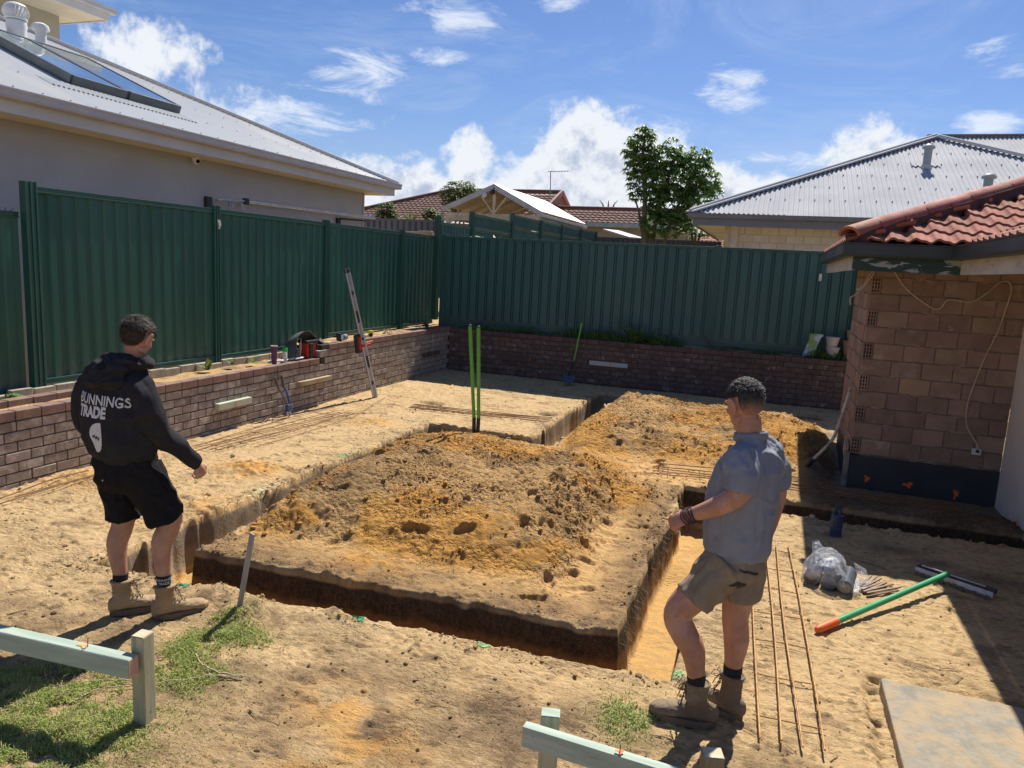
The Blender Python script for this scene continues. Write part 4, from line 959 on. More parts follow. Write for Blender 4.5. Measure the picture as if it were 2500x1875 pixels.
# ---------------------------------------------------------------- far brown tiled houses
tileBr = pm('brown_tile', (.15, .078, .066), (.11, .06, .052), 3, .85, .0, 60, c3=(.19, .11, .092), s3=3, spec=.2)
def tileroof(parent, org, along, up, n_, la, ls, mat, pw=.24, gauge=.34, clip=None, name='roof'):
    org = Vector(org); al = Vector(along).normalized(); up = Vector(up).normalized(); nn = Vector(n_).normalized(); v = []; f = []
    rows = int(ls/gauge); cols_ = int(la/pw*6)
    for r_ in range(rows):
        b0 = len(v)
        for i in range(cols_+1):
            a = la*i/cols_; d = .019*math.sin(2*math.pi*i/6)
            s0, s1 = r_*gauge, (r_+1)*gauge+.02
            a_0 = a_1 = a
            if clip:
                lo, hi = clip(s0); a_0 = min(max(a, lo), hi); lo, hi = clip(s1); a_1 = min(max(a, lo), hi)
            v += [org+al*a_0+up*s0+nn*(d+.04-.03), org+al*a_0+up*s0+nn*(d+.05), org+al*a_1+up*s1+nn*(d+.012)]
        for i in range(cols_):
            a = b0+3*i; f += [(a, a+3, a+4, a+1), (a+1, a+4, a+5, a+2)]
    me = bpy.data.meshes.new(name); me.from_pydata([tuple(p) for p in v], [], f); me.materials.append(mat); return link(name, me, parent)
H3 = thing('house', (-14, 32, 0), 'far brown tiled house with skylight and gable behind the patio', 'house')
pt = math.radians(22); upf = Vector((0, math.cos(pt), math.sin(pt))); nf_ = Vector((0, -math.sin(pt), math.cos(pt)))
# main slope y=30 plane front eave z 4.1 -> ridge 5.95
RX0, RX1, EY, EZ, RL = -21.5, -10.35, 31.0, 4.05, 4.75
tileroof(H3, (RX0, EY, EZ), (1, 0, 0), upf, nf_, RX1-RX0, RL, tileBr, clip=lambda s_: (s_*.0+1.1+s_*.95, RX1-RX0))
ry, rz = EY+RL*math.cos(pt), EZ+RL*math.sin(pt)
MB().tube([(RX0+5.2, ry, rz+.05), (RX1, ry, rz+.05)], .11, 8).tube([(RX0+1.0, EY, EZ+.06), (RX0+5.4, ry, rz+.05)], .11, 8).build('ridge', tileBr, H3)
MB().add([(RX1, EY-.1, EZ-.25), (RX1, ry, rz-.02), (RX1, 2*ry-EY+.1, EZ-.25)], [(0, 1, 2)]).build('gable_wall', pm('red_gable', (.27, .12, .10), (.22, .10, .08), 3, .8), H3)
MB().beam((RX1+.06, EY-.2, EZ-.08), (RX1+.06, ry, rz+.03), .12, .22).beam((RX1+.06, ry, rz+.03), (RX1+.06, 2*ry-EY, EZ), .12, .22).build('barge_board', pm('red_barge', (.25, .09, .075), None, 3, .6), H3)
tileroof(H3, (RX0+2.2, EY-2.6, EZ-.95), (1, 0, 0), upf, nf_, 2.4, 3.0, tileBr, clip=lambda s_: (0, max(.05, 2.4-s_*.55)))
MB().box((RX0, EY+.3, 2), (RX1-.1, EY+.5, EZ-.05)).box((RX0+2.1, EY-2.5, 2), (RX0+4.6, EY+.3, EZ-1.05)).build('wall', pm('far_brick_wall', (.30, .22, .18), None, 3, .9), H3)
MB().box((RX0+2.0, EY-2.8, EZ-1.08), (RX0+4.9, EY-2.6, EZ-.90)).build('gutter', pm('mint_paint', (.45, .55, .50), None, 3, .6), H3)
sp0 = Vector((-15.35, EY+2.9, EZ+2.9*math.tan(pt)+.1))
MB().beam(sp0, sp0+Vector((1.1, 0, .02)), .75, .06, nf_).build('roof_window', pm('cream_roof_window', (.50, .44, .33), None, 3, .4), H3)
H4 = thing('house', (-7.6, 34, 0), 'low brown tiled house with mint gutter between the patio and the tree', 'house')
RX0b, RX1b = -10.8, -3.5
tileroof(H4, (RX0b, 33, 4.33), (1, 0, 0), upf, nf_, RX1b-RX0b, 1.9, tileBr)
yb_, zb_ = 33+1.9*math.cos(pt), 4.33+1.9*math.sin(pt)
MB().tube([(RX0b, yb_, zb_+.05), (RX1b, yb_, zb_+.05)], .10, 8).build('ridge', tileBr, H4)
MB().box((RX0b, 33.3, 2), (RX1b, 33.5, 4.4)).build('wall', pm('tan_wall', (.45, .37, .27), None, 3, .9), H4)
MB().box((-9.2, 32.85, 4.16), (RX1b, 33.0, 4.34)).build('gutter', pm('mint_paint', (.45, .55, .50)), H4)
an = thing('tv_antenna', (-9.3, 34, 5.1), 'thin television antenna on a mast against the big cloud', 'antenna')
sc34 = 34/30.
MB().tube([(-10.44, 34.0, 5.5), (-10.5, 34.0, 6.66)], .022, 6).build('mast', pipeM, an)
MB().tube([(-10.62, 34, 6.66), (-9.6, 34, 6.70)], .014, 5).build('boom', pipeM, an)
for k in range(7):
    xx = -10.55+k*.145; MB().tube([(xx, 33.75+.02*k, 6.665), (xx, 34.25-.02*k, 6.665)], .009, 4).build('element', pipeM, an)
H5 = thing('house', (-5, 46, 0), 'far orange tiled roof under the eave of the zinc roofed house', 'house')
orT = pm('orange_tile', (.36, .17, .105), (.29, .13, .08), 3, .8)
tileroof(H5, (-7.6, 45, 3.75), (1, 0, 0), upf, nf_, 6.5, 2.4, orT, gauge=.3)
MB().box((-7.4, 45.2, 1.5), (-1.2, 45.4, 3.8)).build('wall', pm('tan_wall', (.45, .37, .27)), H5)
MB().tube([(-7.6, 45+2.4*math.cos(pt), 3.8+2.4*math.sin(pt)), (-1.1, 45+2.4*math.cos(pt), 3.8+2.4*math.sin(pt))], .11, 8).build('ridge', orT, H5)
# far low suburb mass on the horizon so that no bare plain shows
for (x, y, w2, z, lab) in [(-40, 52, 9, 4.4, 'far tiled house at the left horizon'), (-27, 60, 8, 4.8, 'far tiled house beyond the brown roofs'), (12, 60, 9, 5, 'far tiled house beyond the zinc roof'), (25, 40, 9, 4.5, 'far tiled house at the right horizon')]:
    hh_ = thing('house', (x, y, 0), lab, 'house')
    MB().box((x-w2, y, 0), (x+w2, y+9, 2.9)).build('wall', pm('tan_wall', (.45, .37, .27)), hh_)
    MB().add([(x-w2-.5, y-.5, 2.85), (x+w2+.5, y-.5, 2.85), (x+w2+.5, y+9.5, 2.85), (x-w2-.5, y+9.5, 2.85), (x-w2+4, y+4.5, z+.4), (x+w2-4, y+4.5, z+.4)], [(0, 1, 5, 4), (1, 2, 5), (2, 3, 4, 5), (3, 0, 4), (3, 2, 1, 0)]).build('roof', tileBr, hh_)
# ---------------------------------------------------------------- gabled timber patio
PT_ = thing('patio', (-9.3, 24, 0), 'cream timber gabled patio with polycarbonate roof behind the fence', 'patio')
tim = pm('cream_timber', (.60, .53, .38), (.50, .43, .30), 3, .7, c3=(.42, .36, .26), s3=1.5)
ap = Vector((-9.35, 24, 4.86)); e1 = Vector((-11.22, 24, 4.08)); e2 = Vector((-7.62, 24, 4.00)); dpt = Vector((0, 6.0, 0))
barge = pm('patio_barge', (.50, .50, .51), None, 3, .5)
MB().beam(e1+Vector((0, -.05, 0)), ap+Vector((0, -.05, 0)), .08, .17, (0, 0, 1)).beam(ap+Vector((0, -.05, 0)), e2+Vector((0, -.05, 0)), .08, .17, (0, 0, 1)).build('barge_board', barge, PT_)
MB().box((-11.15, 24, 3.72), (-7.66, 24.09, 3.97)).build('beam', tim, PT_, bevel=.01)
MB().box((-9.41, 24, 3.97), (-9.31, 24.07, 4.78)).build('king_post', tim, PT_)
for sx in (-1, 1): MB().beam((-9.36+.03*sx, 24.03, 4.0), (-9.36+.47*sx, 24.03, 4.55), .05, .09, (0, 1, 0)).build('brace', tim, PT_)
for (x, y) in [(-11.05, 24.05), (-7.72, 24.05), (-7.72, 27.0), (-7.72, 29.8), (-11.05, 29.8)]: MB().box((x-.06, y-.06, 0), (x+.06, y+.06, 3.75)).build('post', tim, PT_)
for y in (25, 26, 27, 28, 29, 30):
    MB().beam(Vector((-11.1, y, 3.98)), Vector((-9.35, y, 4.74)), .05, .12).beam(Vector((-9.35, y, 4.74)), Vector((-7.7, y, 3.98)), .05, .12).build('rafter', tim, PT_)
MB().box((-7.72, 24.09, 3.74), (-7.66, 30, 3.94)).box((-11.15, 24.09, 3.74), (-11.09, 30, 3.94)).build('side_beam', tim, PT_)
MB().box((-7.64, 23.9, 3.90), (-7.56, 30.0, 4.0)).build('gutter', barge, PT_, bevel=.01)
def rf(a, b_, nm):
    a = Vector(a); b_ = Vector(b_); d = (b_-a); L_ = d.length; u_ = d.normalized(); n_ = Vector((0, 1, 0)).cross(u_) * (1 if True else 1)
    corr((0, 6.0), lambda s: (0, L_), a+Vector((0, 0, .09)), (0, 1, 0), u_, n_, .12, .012, pm('polycarbonate', (.46, .42, .34), (.40, .37, .30), 1.5, .5), PT_, nm)
rf(e2+Vector((0, -.1, 0)), ap+Vector((0, -.1, 0)), 'roof_sheet'); rf(e1+Vector((0, -.1, 0)), ap+Vector((0, -.1, 0)), 'roof_sheet')
MB().lathe([(.06, 0), (.075, .06), (.05, .14)], (-9.62, 23.86, 4.62), 12, axis=(-.3, -.4, -.7)).build('floodlight', whiteP, PT_, smooth=True)
MB().lathe([(.03, -.08), (.09, 0), (.07, .08)], (-9.4, 23.88, 4.68), 12, axis=(1, 0, 0)).build('sensor', blk, PT_, smooth=True)
tag(MB().box((-10.9, 26.5, 0), (-8.4, 29.5, 3.1)).build('garden_shed', pm('dark_shed', (.10, .10, .09)), bevel=.02), 'dark shed wall seen beneath the patio beam', 'shed')
awn = tag(MB().beam((-6.9, 31.5, 3.95), (-5.6, 30.6, 3.62), .9, .06).build('awning', gutM), 'small pale metal awning between the patio and the tree', 'awning')
# ---------------------------------------------------------------- vegetation
leafD = pm('dark_leaf', (.12, .22, .06), (.18, .29, .085), 6, .45, trans=.35, c3=(.10, .17, .04), s3=2.5, t3=(.55, .7), spec=.6)
leafY = pm('bright_leaf', (.12, .22, .035), (.17, .30, .05), 6, .5, trans=.35)
leafM = pm('mid_leaf', (.08, .14, .035), (.13, .20, .05), 8, .5, trans=.35, c3=(.22, .24, .06), s3=4)
bark = pm('bark', (.22, .18, .13), (.14, .11, .08), 6, .9, .01, 20, stretch=(1, 1, .3))
def leaf_at(vs, fs, p, d, up, L, w_, fold=.25):
    n = len(vs); d = d.normalized(); s_ = d.cross(up)
    if s_.length < 1e-3: s_ = Vector((1, 0, 0))
    s_.normalize(); u_ = s_.cross(d)
    vs += [p, p+d*L*.35+s_*w_/2+u_*w_*fold*.5, p+d*L*.4-u_*0, p+d*L*.35-s_*w_/2+u_*w_*fold*.5, p+d*L-Vector((0, 0, L*.18))]
    fs += [(n, n+1, n+2), (n, n+2, n+3), (n+1, n+4, n+2), (n+2, n+4, n+3)]
def whorl(vs, fs, p, L, w_, k, droop, rs):
    a0 = rs.random()*6.28
    for i in range(k):
        a = a0+6.283*i/k+rs.uniform(-.2, .2); d = Vector((math.cos(a), math.sin(a), rs.uniform(-droop, .25-droop*.4)))
        leaf_at(vs, fs, p, d, Vector((0, 0, 1)), L*rs.uniform(.75, 1.2), w_*rs.uniform(.8, 1.2))
def mk(name, vs, fs, mat, parent=None):
    me = bpy.data.meshes.new(name); me.from_pydata([tuple(v) for v in vs], [], fs); me.materials.append(mat); return link(name, me, parent)
TRE = thing('umbrella_tree', (-4.6, 27, 0), 'tall leafy tree with drooping glossy leaf clusters in front of the big cloud', 'tree')
rs = random.Random(21)
# lobes of the crown (x, z, rx, rz) in the plane of the tree, depth given
lobes = [(-4.95, 6.55, .75, .75, .7), (-4.95, 7.15, .35, .30, .4), (-5.05, 5.9, .5, .8, .6), (-4.1, 6.35, .8, .65, .9), (-3.1, 6.2, .65, .55, .8), (-3.7, 5.6, 1.0, .8, 1.1), (-2.75, 5.55, .7, .5, .8), (-4.5, 5.2, .6, .9, .8), (-3.7, 4.7, .85, .8, .9), (-2.9, 4.9, .7, .5, .8), (-4.4, 4.1, .45, .6, .6), (-3.8, 4.0, .6, .5, .7), (-3.3, 4.2, .5, .4, .6), (-2.35, 5.25, .35, .25, .4), (-5.15, 5.2, .2, .45, .3)]
cr = {'d': ([], []), 'y': ([], [])}
for (cx, cz, rx, rz_, ry_) in lobes:
    nwh = int(118*rx*rz_*(1+ry_))
    for _ in range(nwh):
        while True:
            a, b_, c_ = rs.uniform(-1, 1), rs.uniform(-1, 1), rs.uniform(-1, 1)
            if a*a+b_*b_+c_*c_ < 1 and (a*a+b_*b_+c_*c_) > .12: break
        p = Vector((cx+a*rx, 27+b_*ry_, cz+c_*rz_))
        top = c_ > .45 and rs.random() < .33 and cx > -4.6 or (cx > -3.0 and c_ > .1 and rs.random() < .30)
        vs, fs = cr['y' if top else 'd']; whorl(vs, fs, p, .23, .088, 8, .8, rs)
for k_, m_, nm in (('d', leafD, 'crown'), ('y', leafY, 'new_growth')): o = mk(nm, *cr[k_], m_, TRE); o['kind'] = 'stuff'
mb = MB()
mb.tube(smooth_pts([(-4.62, 27, 2.8), (-4.70, 27, 3.6), (-4.74, 27, 4.4), (-4.8, 27, 5.3), (-4.95, 27, 6.3), (-4.95, 27, 7.0)]), [.11-.0022*i for i in range(31)], 8)
mb.build('trunk', bark, TRE, smooth=True)
for pts in ([(-4.68, 27, 3.5), (-4.82, 27, 3.9), (-4.95, 27, 4.4), (-5.12, 27, 4.85)], [(-4.4, 27.1, 2.8), (-4.3, 27.1, 4.2), (-4.0, 27, 5.4), (-3.9, 27, 6.2)], [(-4.0, 26.9, 2.8), (-3.75, 27, 4.2), (-3.3, 27, 5.2), (-3.0, 27, 5.9)], [(-3.75, 27, 4.3), (-3.2, 27, 4.6), (-2.7, 27, 5.1)]):
    MB().tube(smooth_pts(pts), [.07-.0026*i for i in range(len(smooth_pts(pts)))], 7).build('limb', bark, TRE, smooth=True)
def bush(name, c, r_, n, L, w_, mat, label, cat='shrub', k=5, trunk=None, seed=1, droop=.3):
    rs = random.Random(seed); root = thing(name, (c[0], c[1], trunk[0] if trunk else c[2]-r_[2]), label, cat); vs, fs = [], []
    for _ in range(n):
        while True:
            a, b_, c_ = rs.uniform(-1, 1), rs.uniform(-1, 1), rs.uniform(-1, 1)
            if a*a+b_*b_+c_*c_ < 1: break
        whorl(vs, fs, Vector((c[0]+a*r_[0], c[1]+b_*r_[1], c[2]+c_*r_[2])), L, w_, k, droop, rs)
    o = mk('foliage', vs, fs, mat, root); o['kind'] = 'stuff'
    z0 = trunk[0] if trunk else c[2]-r_[2]-.3
    for kk in range(3): MB().tube([(c[0]+.05*kk, c[1], z0), (c[0]+(kk-1)*r_[0]*.3, c[1], c[2]), (c[0]+(kk-1)*r_[0]*.5, c[1], c[2]+r_[2]*.6)], [.05, .035, .01], 6).build('stem', bark, root)
    return root
bush('shrub', (-12.35, 22, 3.70), (.42, .4, .42), 230, .13, .06, leafM, 'yellow green bush left of the spiky plant behind the grey fence', seed=3)
bush('tree', (-12.83, 29.0, 5.0), (.88, .8, .66), 520, .17, .075, leafM, 'rounded green tree between the brown roof and the patio gable', 'tree', seed=4, trunk=(2.0,))
bush('shrub', (-10.55, 21.6, 3.65), (.30, .3, .30), 150, .12, .06, leafM, 'small bright bush right of the spiky plant', seed=5)
def rosette(name, c, n, L, w_, mat, label, cat='plant', seed=1, up=(.2, 1.2), seg=4, bend=.5):
    rs = random.Random(seed); root = thing(name, c, label, cat); c = Vector(c)
    for i in range(n):
        vs, fs = [], []; a = i*2.4+rs.uniform(-.2, .2); el_ = rs.uniform(*up); d = Vector((math.cos(a)*math.cos(el_), math.sin(a)*math.cos(el_), math.sin(el_))); s_ = Vector((-math.sin(a), math.cos(a), 0)); LL = L*rs.uniform(.75, 1.1)
        for k in range(seg+1):
            t_ = k/seg; p = c+d*LL*t_-Vector((0, 0, bend*LL*t_*t_*math.cos(el_))); ww = w_*math.sin(math.pi*min(.97, .18+.8*t_))*(1-.2*t_)
            vs += [p-s_*ww/2, p+s_*ww/2]
            if k: n_ = 2*k; fs.append((n_-2, n_-1, n_+1, n_))
        mk('leaf', vs, fs, mat, root)
    return root
r_ = rosette('spiky_plant', (-11.45, 22, 3.45), 34, .62, .05, leafM, 'spiky grass-tree like plant poking above the dark grey fence', seed=6, bend=.25)
MB().tube([(-11.45, 22, 2), (-11.45, 22, 3.45)], .07, 8).build('stem', bark, r_)
r_ = rosette('banana_plant', (-10.0, 21.2, 3.2), 9, .75, .22, pm('grey_green_leaf', (.14, .19, .12), (.19, .24, .15), 5, .5, trans=.3), 'broad grey green leaves in front of the patio post', seed=9, up=(.5, 1.4), bend=.4)
MB().tube([(-10.0, 21.2, 2), (-10.0, 21.2, 3.25)], .05, 8).build('stem', bark, r_)
rosette('young_plant', (-10.95, 21.0, 3.2), 8, .28, .06, leafM, 'small sprouting plant against the dark grey fence', seed=12, up=(.2, 1.3))
rosette('bromeliad', (-6.3, 16.4, 2.78), 15, .34, .065, leafY, 'bright yellow green rosette plant peeking over the back fence', seed=10, up=(.3, 1.1), bend=.5)
bush('hydrangea', (-6.85, 16.6, 2.85), (.22, .2, .10), 40, .06, .04, pm('pale_bloom', (.5, .55, .5), (.2, .3, .15), 20, .6), 'pale flowering plant just left of the yellow green rosette', 'plant', seed=13)
bush('bare_shrub', (-8.1, 36, 5.4), (.9, .3, .35), 30, .10, .01, bark, 'thin bare twigs behind the low brown roof', 'shrub', k=3, seed=14, trunk=(4.2,))
bush('shrub', (-4.75, 27.8, 3.9), (.25, .3, .3), 60, .10, .06, leafY, 'yellowish bush at the left foot of the tall tree', seed=15)
bush('shrub', (-3.0, 28, 3.75), (.5, .3, .25), 90, .10, .06, leafY, 'yellowish bush at the right foot of the tall tree', seed=16)
# ---------------------------------------------------------------- people
from mathutils import noise as mno
from mathutils.bvhtree import BVHTree
V3 = Vector
def elloft(mb, rings, n=24, dome=True):
    """rings: (centre, A, B) half-axis vectors; domed ends"""
    R_ = list(rings)
    if dome:
        def capring(c, A, B, out, k): return [(c+out*k*math.sin(t_), A*math.cos(t_), B*math.cos(t_)) for t_ in (.5, 1.0, 1.35)]
        o0 = (R_[0][0]-R_[1][0]).normalized(); k0 = min(R_[0][1].length, R_[0][2].length)*.6
        o1 = (R_[-1][0]-R_[-2][0]).normalized(); k1 = min(R_[-1][1].length, R_[-1][2].length)*.6
        R_ = capring(*R_[0], o0, k0)[::-1]+R_+capring(*R_[-1], o1, k1)
    v = []
    for c, A, B in R_:
        for k in range(n):
            t_ = 2*math.pi*k/n; v.append(c+A*math.cos(t_)+B*math.sin(t_))
    f = [(i*n+k, i*n+(k+1) % n, (i+1)*n+(k+1) % n, (i+1)*n+k) for i in range(len(R_)-1) for k in range(n)]
    f.append(tuple(range(n))[::-1]); f.append(tuple((len(R_)-1)*n+k for k in range(n)))
    mb.add(v, f)
def limb(mb, pts, rad, ref=(0, 1, 0), n=16, sub=5, sq=1.0, dome=True):
    """tapered limb through joints; rad per joint = r or (ra, rb)"""
    P = [V3(p) for p in pts]; S_ = smooth_pts(P, sub); rr_ = []
    rad = [(r_, r_*sq) if not isinstance(r_, tuple) else r_ for r_ in rad]
    for i in range(len(P)-1):
        for k in range(sub):
            t_ = k/sub; rr_.append((rad[i][0]*(1-t_)+rad[i+1][0]*t_, rad[i][1]*(1-t_)+rad[i+1][1]*t_))
    rr_.append(rad[-1]); rings = []; ref = V3(ref)
    for i, p in enumerate(S_):
        d = (S_[min(i+1, len(S_)-1)]-S_[max(i-1, 0)]).normalized(); A = d.cross(ref).normalized(); B = A.cross(d).normalized()
        rings.append((p, A*rr_[i][0], B*rr_[i][1]))
    elloft(mb, rings, n, dome)
def ball(mb, c, r3, M_=None, n=16):
    c = V3(c); v = []; m = n//2
    M_ = M_ or Matrix.Identity(3)
    for i in range(1, m):
        ph = math.pi*i/m
        for k in range(n):
            t_ = 2*math.pi*k/n; v.append(c+M_ @ V3((r3[0]*math.sin(ph)*math.cos(t_), r3[1]*math.sin(ph)*math.sin(t_), r3[2]*math.cos(ph))))
    b = len(v); v += [c+M_ @ V3((0, 0, r3[2])), c-M_ @ V3((0, 0, r3[2]))]
    f = [(i*n+k, (i+1)*n+k, (i+1)*n+(k+1) % n, i*n+(k+1) % n) for i in range(m-2) for k in range(n)]
    f += [(b, k, (k+1) % n) for k in range(n)]+[(b+1, (m-2)*n+(k+1) % n, (m-2)*n+k) for k in range(n)]
    mb.add(v, f)
def vox(name, mb, size, mat, parent, sm=4, disp=None, mats=None, matfn=None):
    me = mb.mesh('tmp', mat); o = bpy.data.objects.new('tmp', me); COL.objects.link(o)
    m1 = o.modifiers.new('r', 'REMESH'); m1.mode = 'VOXEL'; m1.voxel_size = size; m1.use_smooth_shade = True
    m2 = o.modifiers.new('s', 'SMOOTH'); m2.iterations = sm; m2.factor = .5
    dg = bpy.context.evaluated_depsgraph_get(); me2 = bpy.data.meshes.new_from_object(o.evaluated_get(dg)); bpy.data.objects.remove(o)
    if disp:
        n_ = len(me2.vertices); cc = np.empty(n_*3); me2.vertices.foreach_get('co', cc); cc = cc.reshape(-1, 3); nn = np.empty(n_*3); me2.vertices.foreach_get('normal', nn); nn = nn.reshape(-1, 3)
        dv = np.array([disp(V3(c_), V3(q_)) for c_, q_ in zip(cc, nn)]); cc = cc+nn*dv[:, None]; me2.vertices.foreach_set('co', cc.ravel()); me2.update()
    me2.materials.clear()
    for m_ in (mats or [mat]): me2.materials.append(m_)
    if matfn:
        for p in me2.polygons: p.material_index = matfn(p.center)
    me2.polygons.foreach_set('use_smooth', [True]*len(me2.polygons)); me2.name = name
    return link(name, me2, parent)
def folds(amp, sc, stretch=(1, 1, 1), seed=0, ridge=1.0, big=0, bsc=3):
    def f(c, n_):
        q_ = V3((c.x*stretch[0], c.y*stretch[1], c.z*stretch[2]))*sc+V3((seed*3.1, seed*1.7, seed))
        w_ = V3((mno.noise(q_*.5), mno.noise(q_*.5+V3((9, 2, 4))), mno.noise(q_*.5+V3((1, 7, 3)))))
        a = 1-2*abs(mno.noise(q_+w_*1.2)); b_ = mno.noise(q_*2.3+w_)
        r_ = amp*((a-.45)*ridge+.35*b_)
        if big: r_ += big*mno.noise(c*bsc+V3((seed, 0, 5)))
        return r_
    return f
skinM = pm('skin', (.46, .235, .155), (.40, .195, .13), 14, .52, .0008, 220, spec=.45, c3=(.50, .27, .19), s3=6)
skinM2 = pm('skin_fair', (.48, .26, .18), (.41, .21, .145), 14, .52, .0008, 220, spec=.45, c3=(.52, .30, .22), s3=6)
hairM = pm('brown_hair', (.030, .021, .016), (.060, .044, .034), 60, .62, spec=.35)
hairM2 = pm('dark_grey_hair', (.018, .017, .018), (.045, .043, .046), 70, .6, spec=.35)
def hand(mb, wr, d, n_, s_, k=1.0, curl=(.5, .6, .4), spread=.05, thumb=(.6, .7), idxcurl=0):
    wr = V3(wr); d = V3(d).normalized(); s_ = V3(s_); s_ = (s_-d*s_.dot(d)).normalized(); n_ = V3(n_); n_ = (n_-d*n_.dot(d)-s_*n_.dot(s_)).normalized()
    rings = []
    for t_, a, b_ in ((-.2, .026, .021), (0, .027, .020), (.25, .033, .020), (.6, .041, .018), (1.0, .041, .0145)):
        rings.append((wr+d*.088*t_*k+n_*.003*math.sin(t_*3), s_*a*k, n_*b_*k))
    elloft(mb, rings, 18)
    for i, (off, L_, r_) in enumerate(((.031, .074, .0092), (.0105, .083, .0095), (-.0105, .077, .009), (-.030, .060, .008))):
        p = wr+d*(.080-(.004 if i == 3 else 0))*k+s_*off*k; ang = .0; pts = [p-d*.02*k, p]; rr_ = [r_*k*1.05, r_*k*1.05]
        for j, (fr, c_) in enumerate(zip((.45, .30, .25), curl)):
            ang += c_*(1+.07*i)+(idxcurl if i == 0 else 0); dd = (d*math.cos(ang)-n_*math.sin(ang)+s_*spread*(1.5-i)).normalized()
            p = p+dd*L_*fr*k; pts.append(p.copy()); rr_.append(r_*k*(1-.07*(j+1)))
        limb(mb, pts, rr_, ref=tuple(s_), n=10, sub=3)
    p = wr+d*.018*k+s_*.022*k-n_*.006*k; pts = [p, wr+d*.045*k+s_*.046*k-n_*.014*k]; dd = (d*thumb[0]+s_*thumb[1]-n_*.45).normalized(); pts.append(pts[-1]+dd*.034*k); dd = (dd+d*.5-n_*.3-s_*.3).normalized(); pts.append(pts[-1]+dd*.028*k)
    limb(mb, pts, [.014*k, .0125*k, .0105*k, .009*k], ref=tuple(n_), n=10, sub=3)
def head(mb, c, f_, up, k=1.0, ears=True):
    """c: centre of skull; f_: facing"""
    f_ = V3(f_).normalized(); up = V3(up); up = (up-f_*up.dot(f_)).normalized(); l_ = up.cross(f_).normalized(); c = V3(c)
    M_ = Matrix((l_, f_, up)).transposed()   # columns: l,f,u
    T = lambda l, f, u: c+M_ @ V3((l, f, u))*k
    ball(mb, T(0, -.012, .022), (.074*k, .094*k, .088*k), M_, 24)
    ball(mb, T(0, .022, -.015), (.064*k, .070*k, .085*k), M_, 20)
    elloft(mb, [(T(0, .015, -.02), l_*.060*k, f_*.066*k), (T(0, .022, -.055), l_*.056*k, f_*.066*k), (T(0, .030, -.085), l_*.045*k, f_*.056*k), (T(0, .040, -.104), l_*.028*k, f_*.036*k)], 20)
    ball(mb, T(0, .078, -.104), (.019*k, .014*k, .014*k), M_, 12)   # chin
    limb(mb, [T(0, .083, .020), T(0, .098, -.008), T(0, .108, -.030)], [.008*k, .010*k, .013*k], ref=tuple(l_), n=10, sub=3)  # nose
    for s_ in (-1, 1):
        ball(mb, T(s_*.012, .096, -.033), (.009*k, .009*k, .008*k), M_, 10)
        ball(mb, T(s_*.030, .080, .024), (.024*k, .012*k, .008*k), M_, 12)  # brow
        ball(mb, T(s_*.038, .062, -.022), (.020*k, .020*k, .020*k), M_, 12)  # cheek
        ball(mb, T(s_*.050, .010, -.065), (.016*k, .030*k, .022*k), M_, 12)  # jaw corner
    limb(mb, [T(-.023, .080, -.064), T(0, .090, -.062), T(.023, .080, -.064)], [.004*k, .007*k, .004*k], ref=tuple(up), n=8, sub=4)
    limb(mb, [T(-.020, .078, -.074), T(0, .088, -.074), T(.020, .078, -.074)], [.004*k, .0075*k, .004*k], ref=tuple(up), n=8, sub=4)
    if ears:
        for s_ in (-1, 1):
            pts = [T(s_*(.086+.008*math.sin(t_*.9+.3)), -.010-.020*math.cos(t_), -.003+.034*math.sin(t_)) for t_ in np.linspace(-2.2, 2.4, 9)]
            limb(mb, pts, [.0062*k]*9, ref=tuple(l_), n=8, sub=2); ball(mb, T(s_*.080, -.010, -.004), (.008*k, .015*k, .029*k), M_, 12); ball(mb, T(s_*.079, .0, -.036), (.007*k, .008*k, .009*k), M_, 10)
    return M_, T
def eyes(T, M_, k, parent):
    for s_ in (-1, 1):
        mb = MB(); ball(mb, T(s_*.031, .074, .002), (.0125*k, .0115*k, .0085*k), M_, 14); mb.build('eye', pm('eye_white', (.6, .58, .55), None, 4, .3), parent, smooth=True)
        mb = MB(); ball(mb, T(s_*.031, .0835, .001), (.0058*k, .004*k, .0058*k), M_, 12); mb.build('iris', pm('iris', (.06, .04, .03), None, 4, .2), parent, smooth=True)
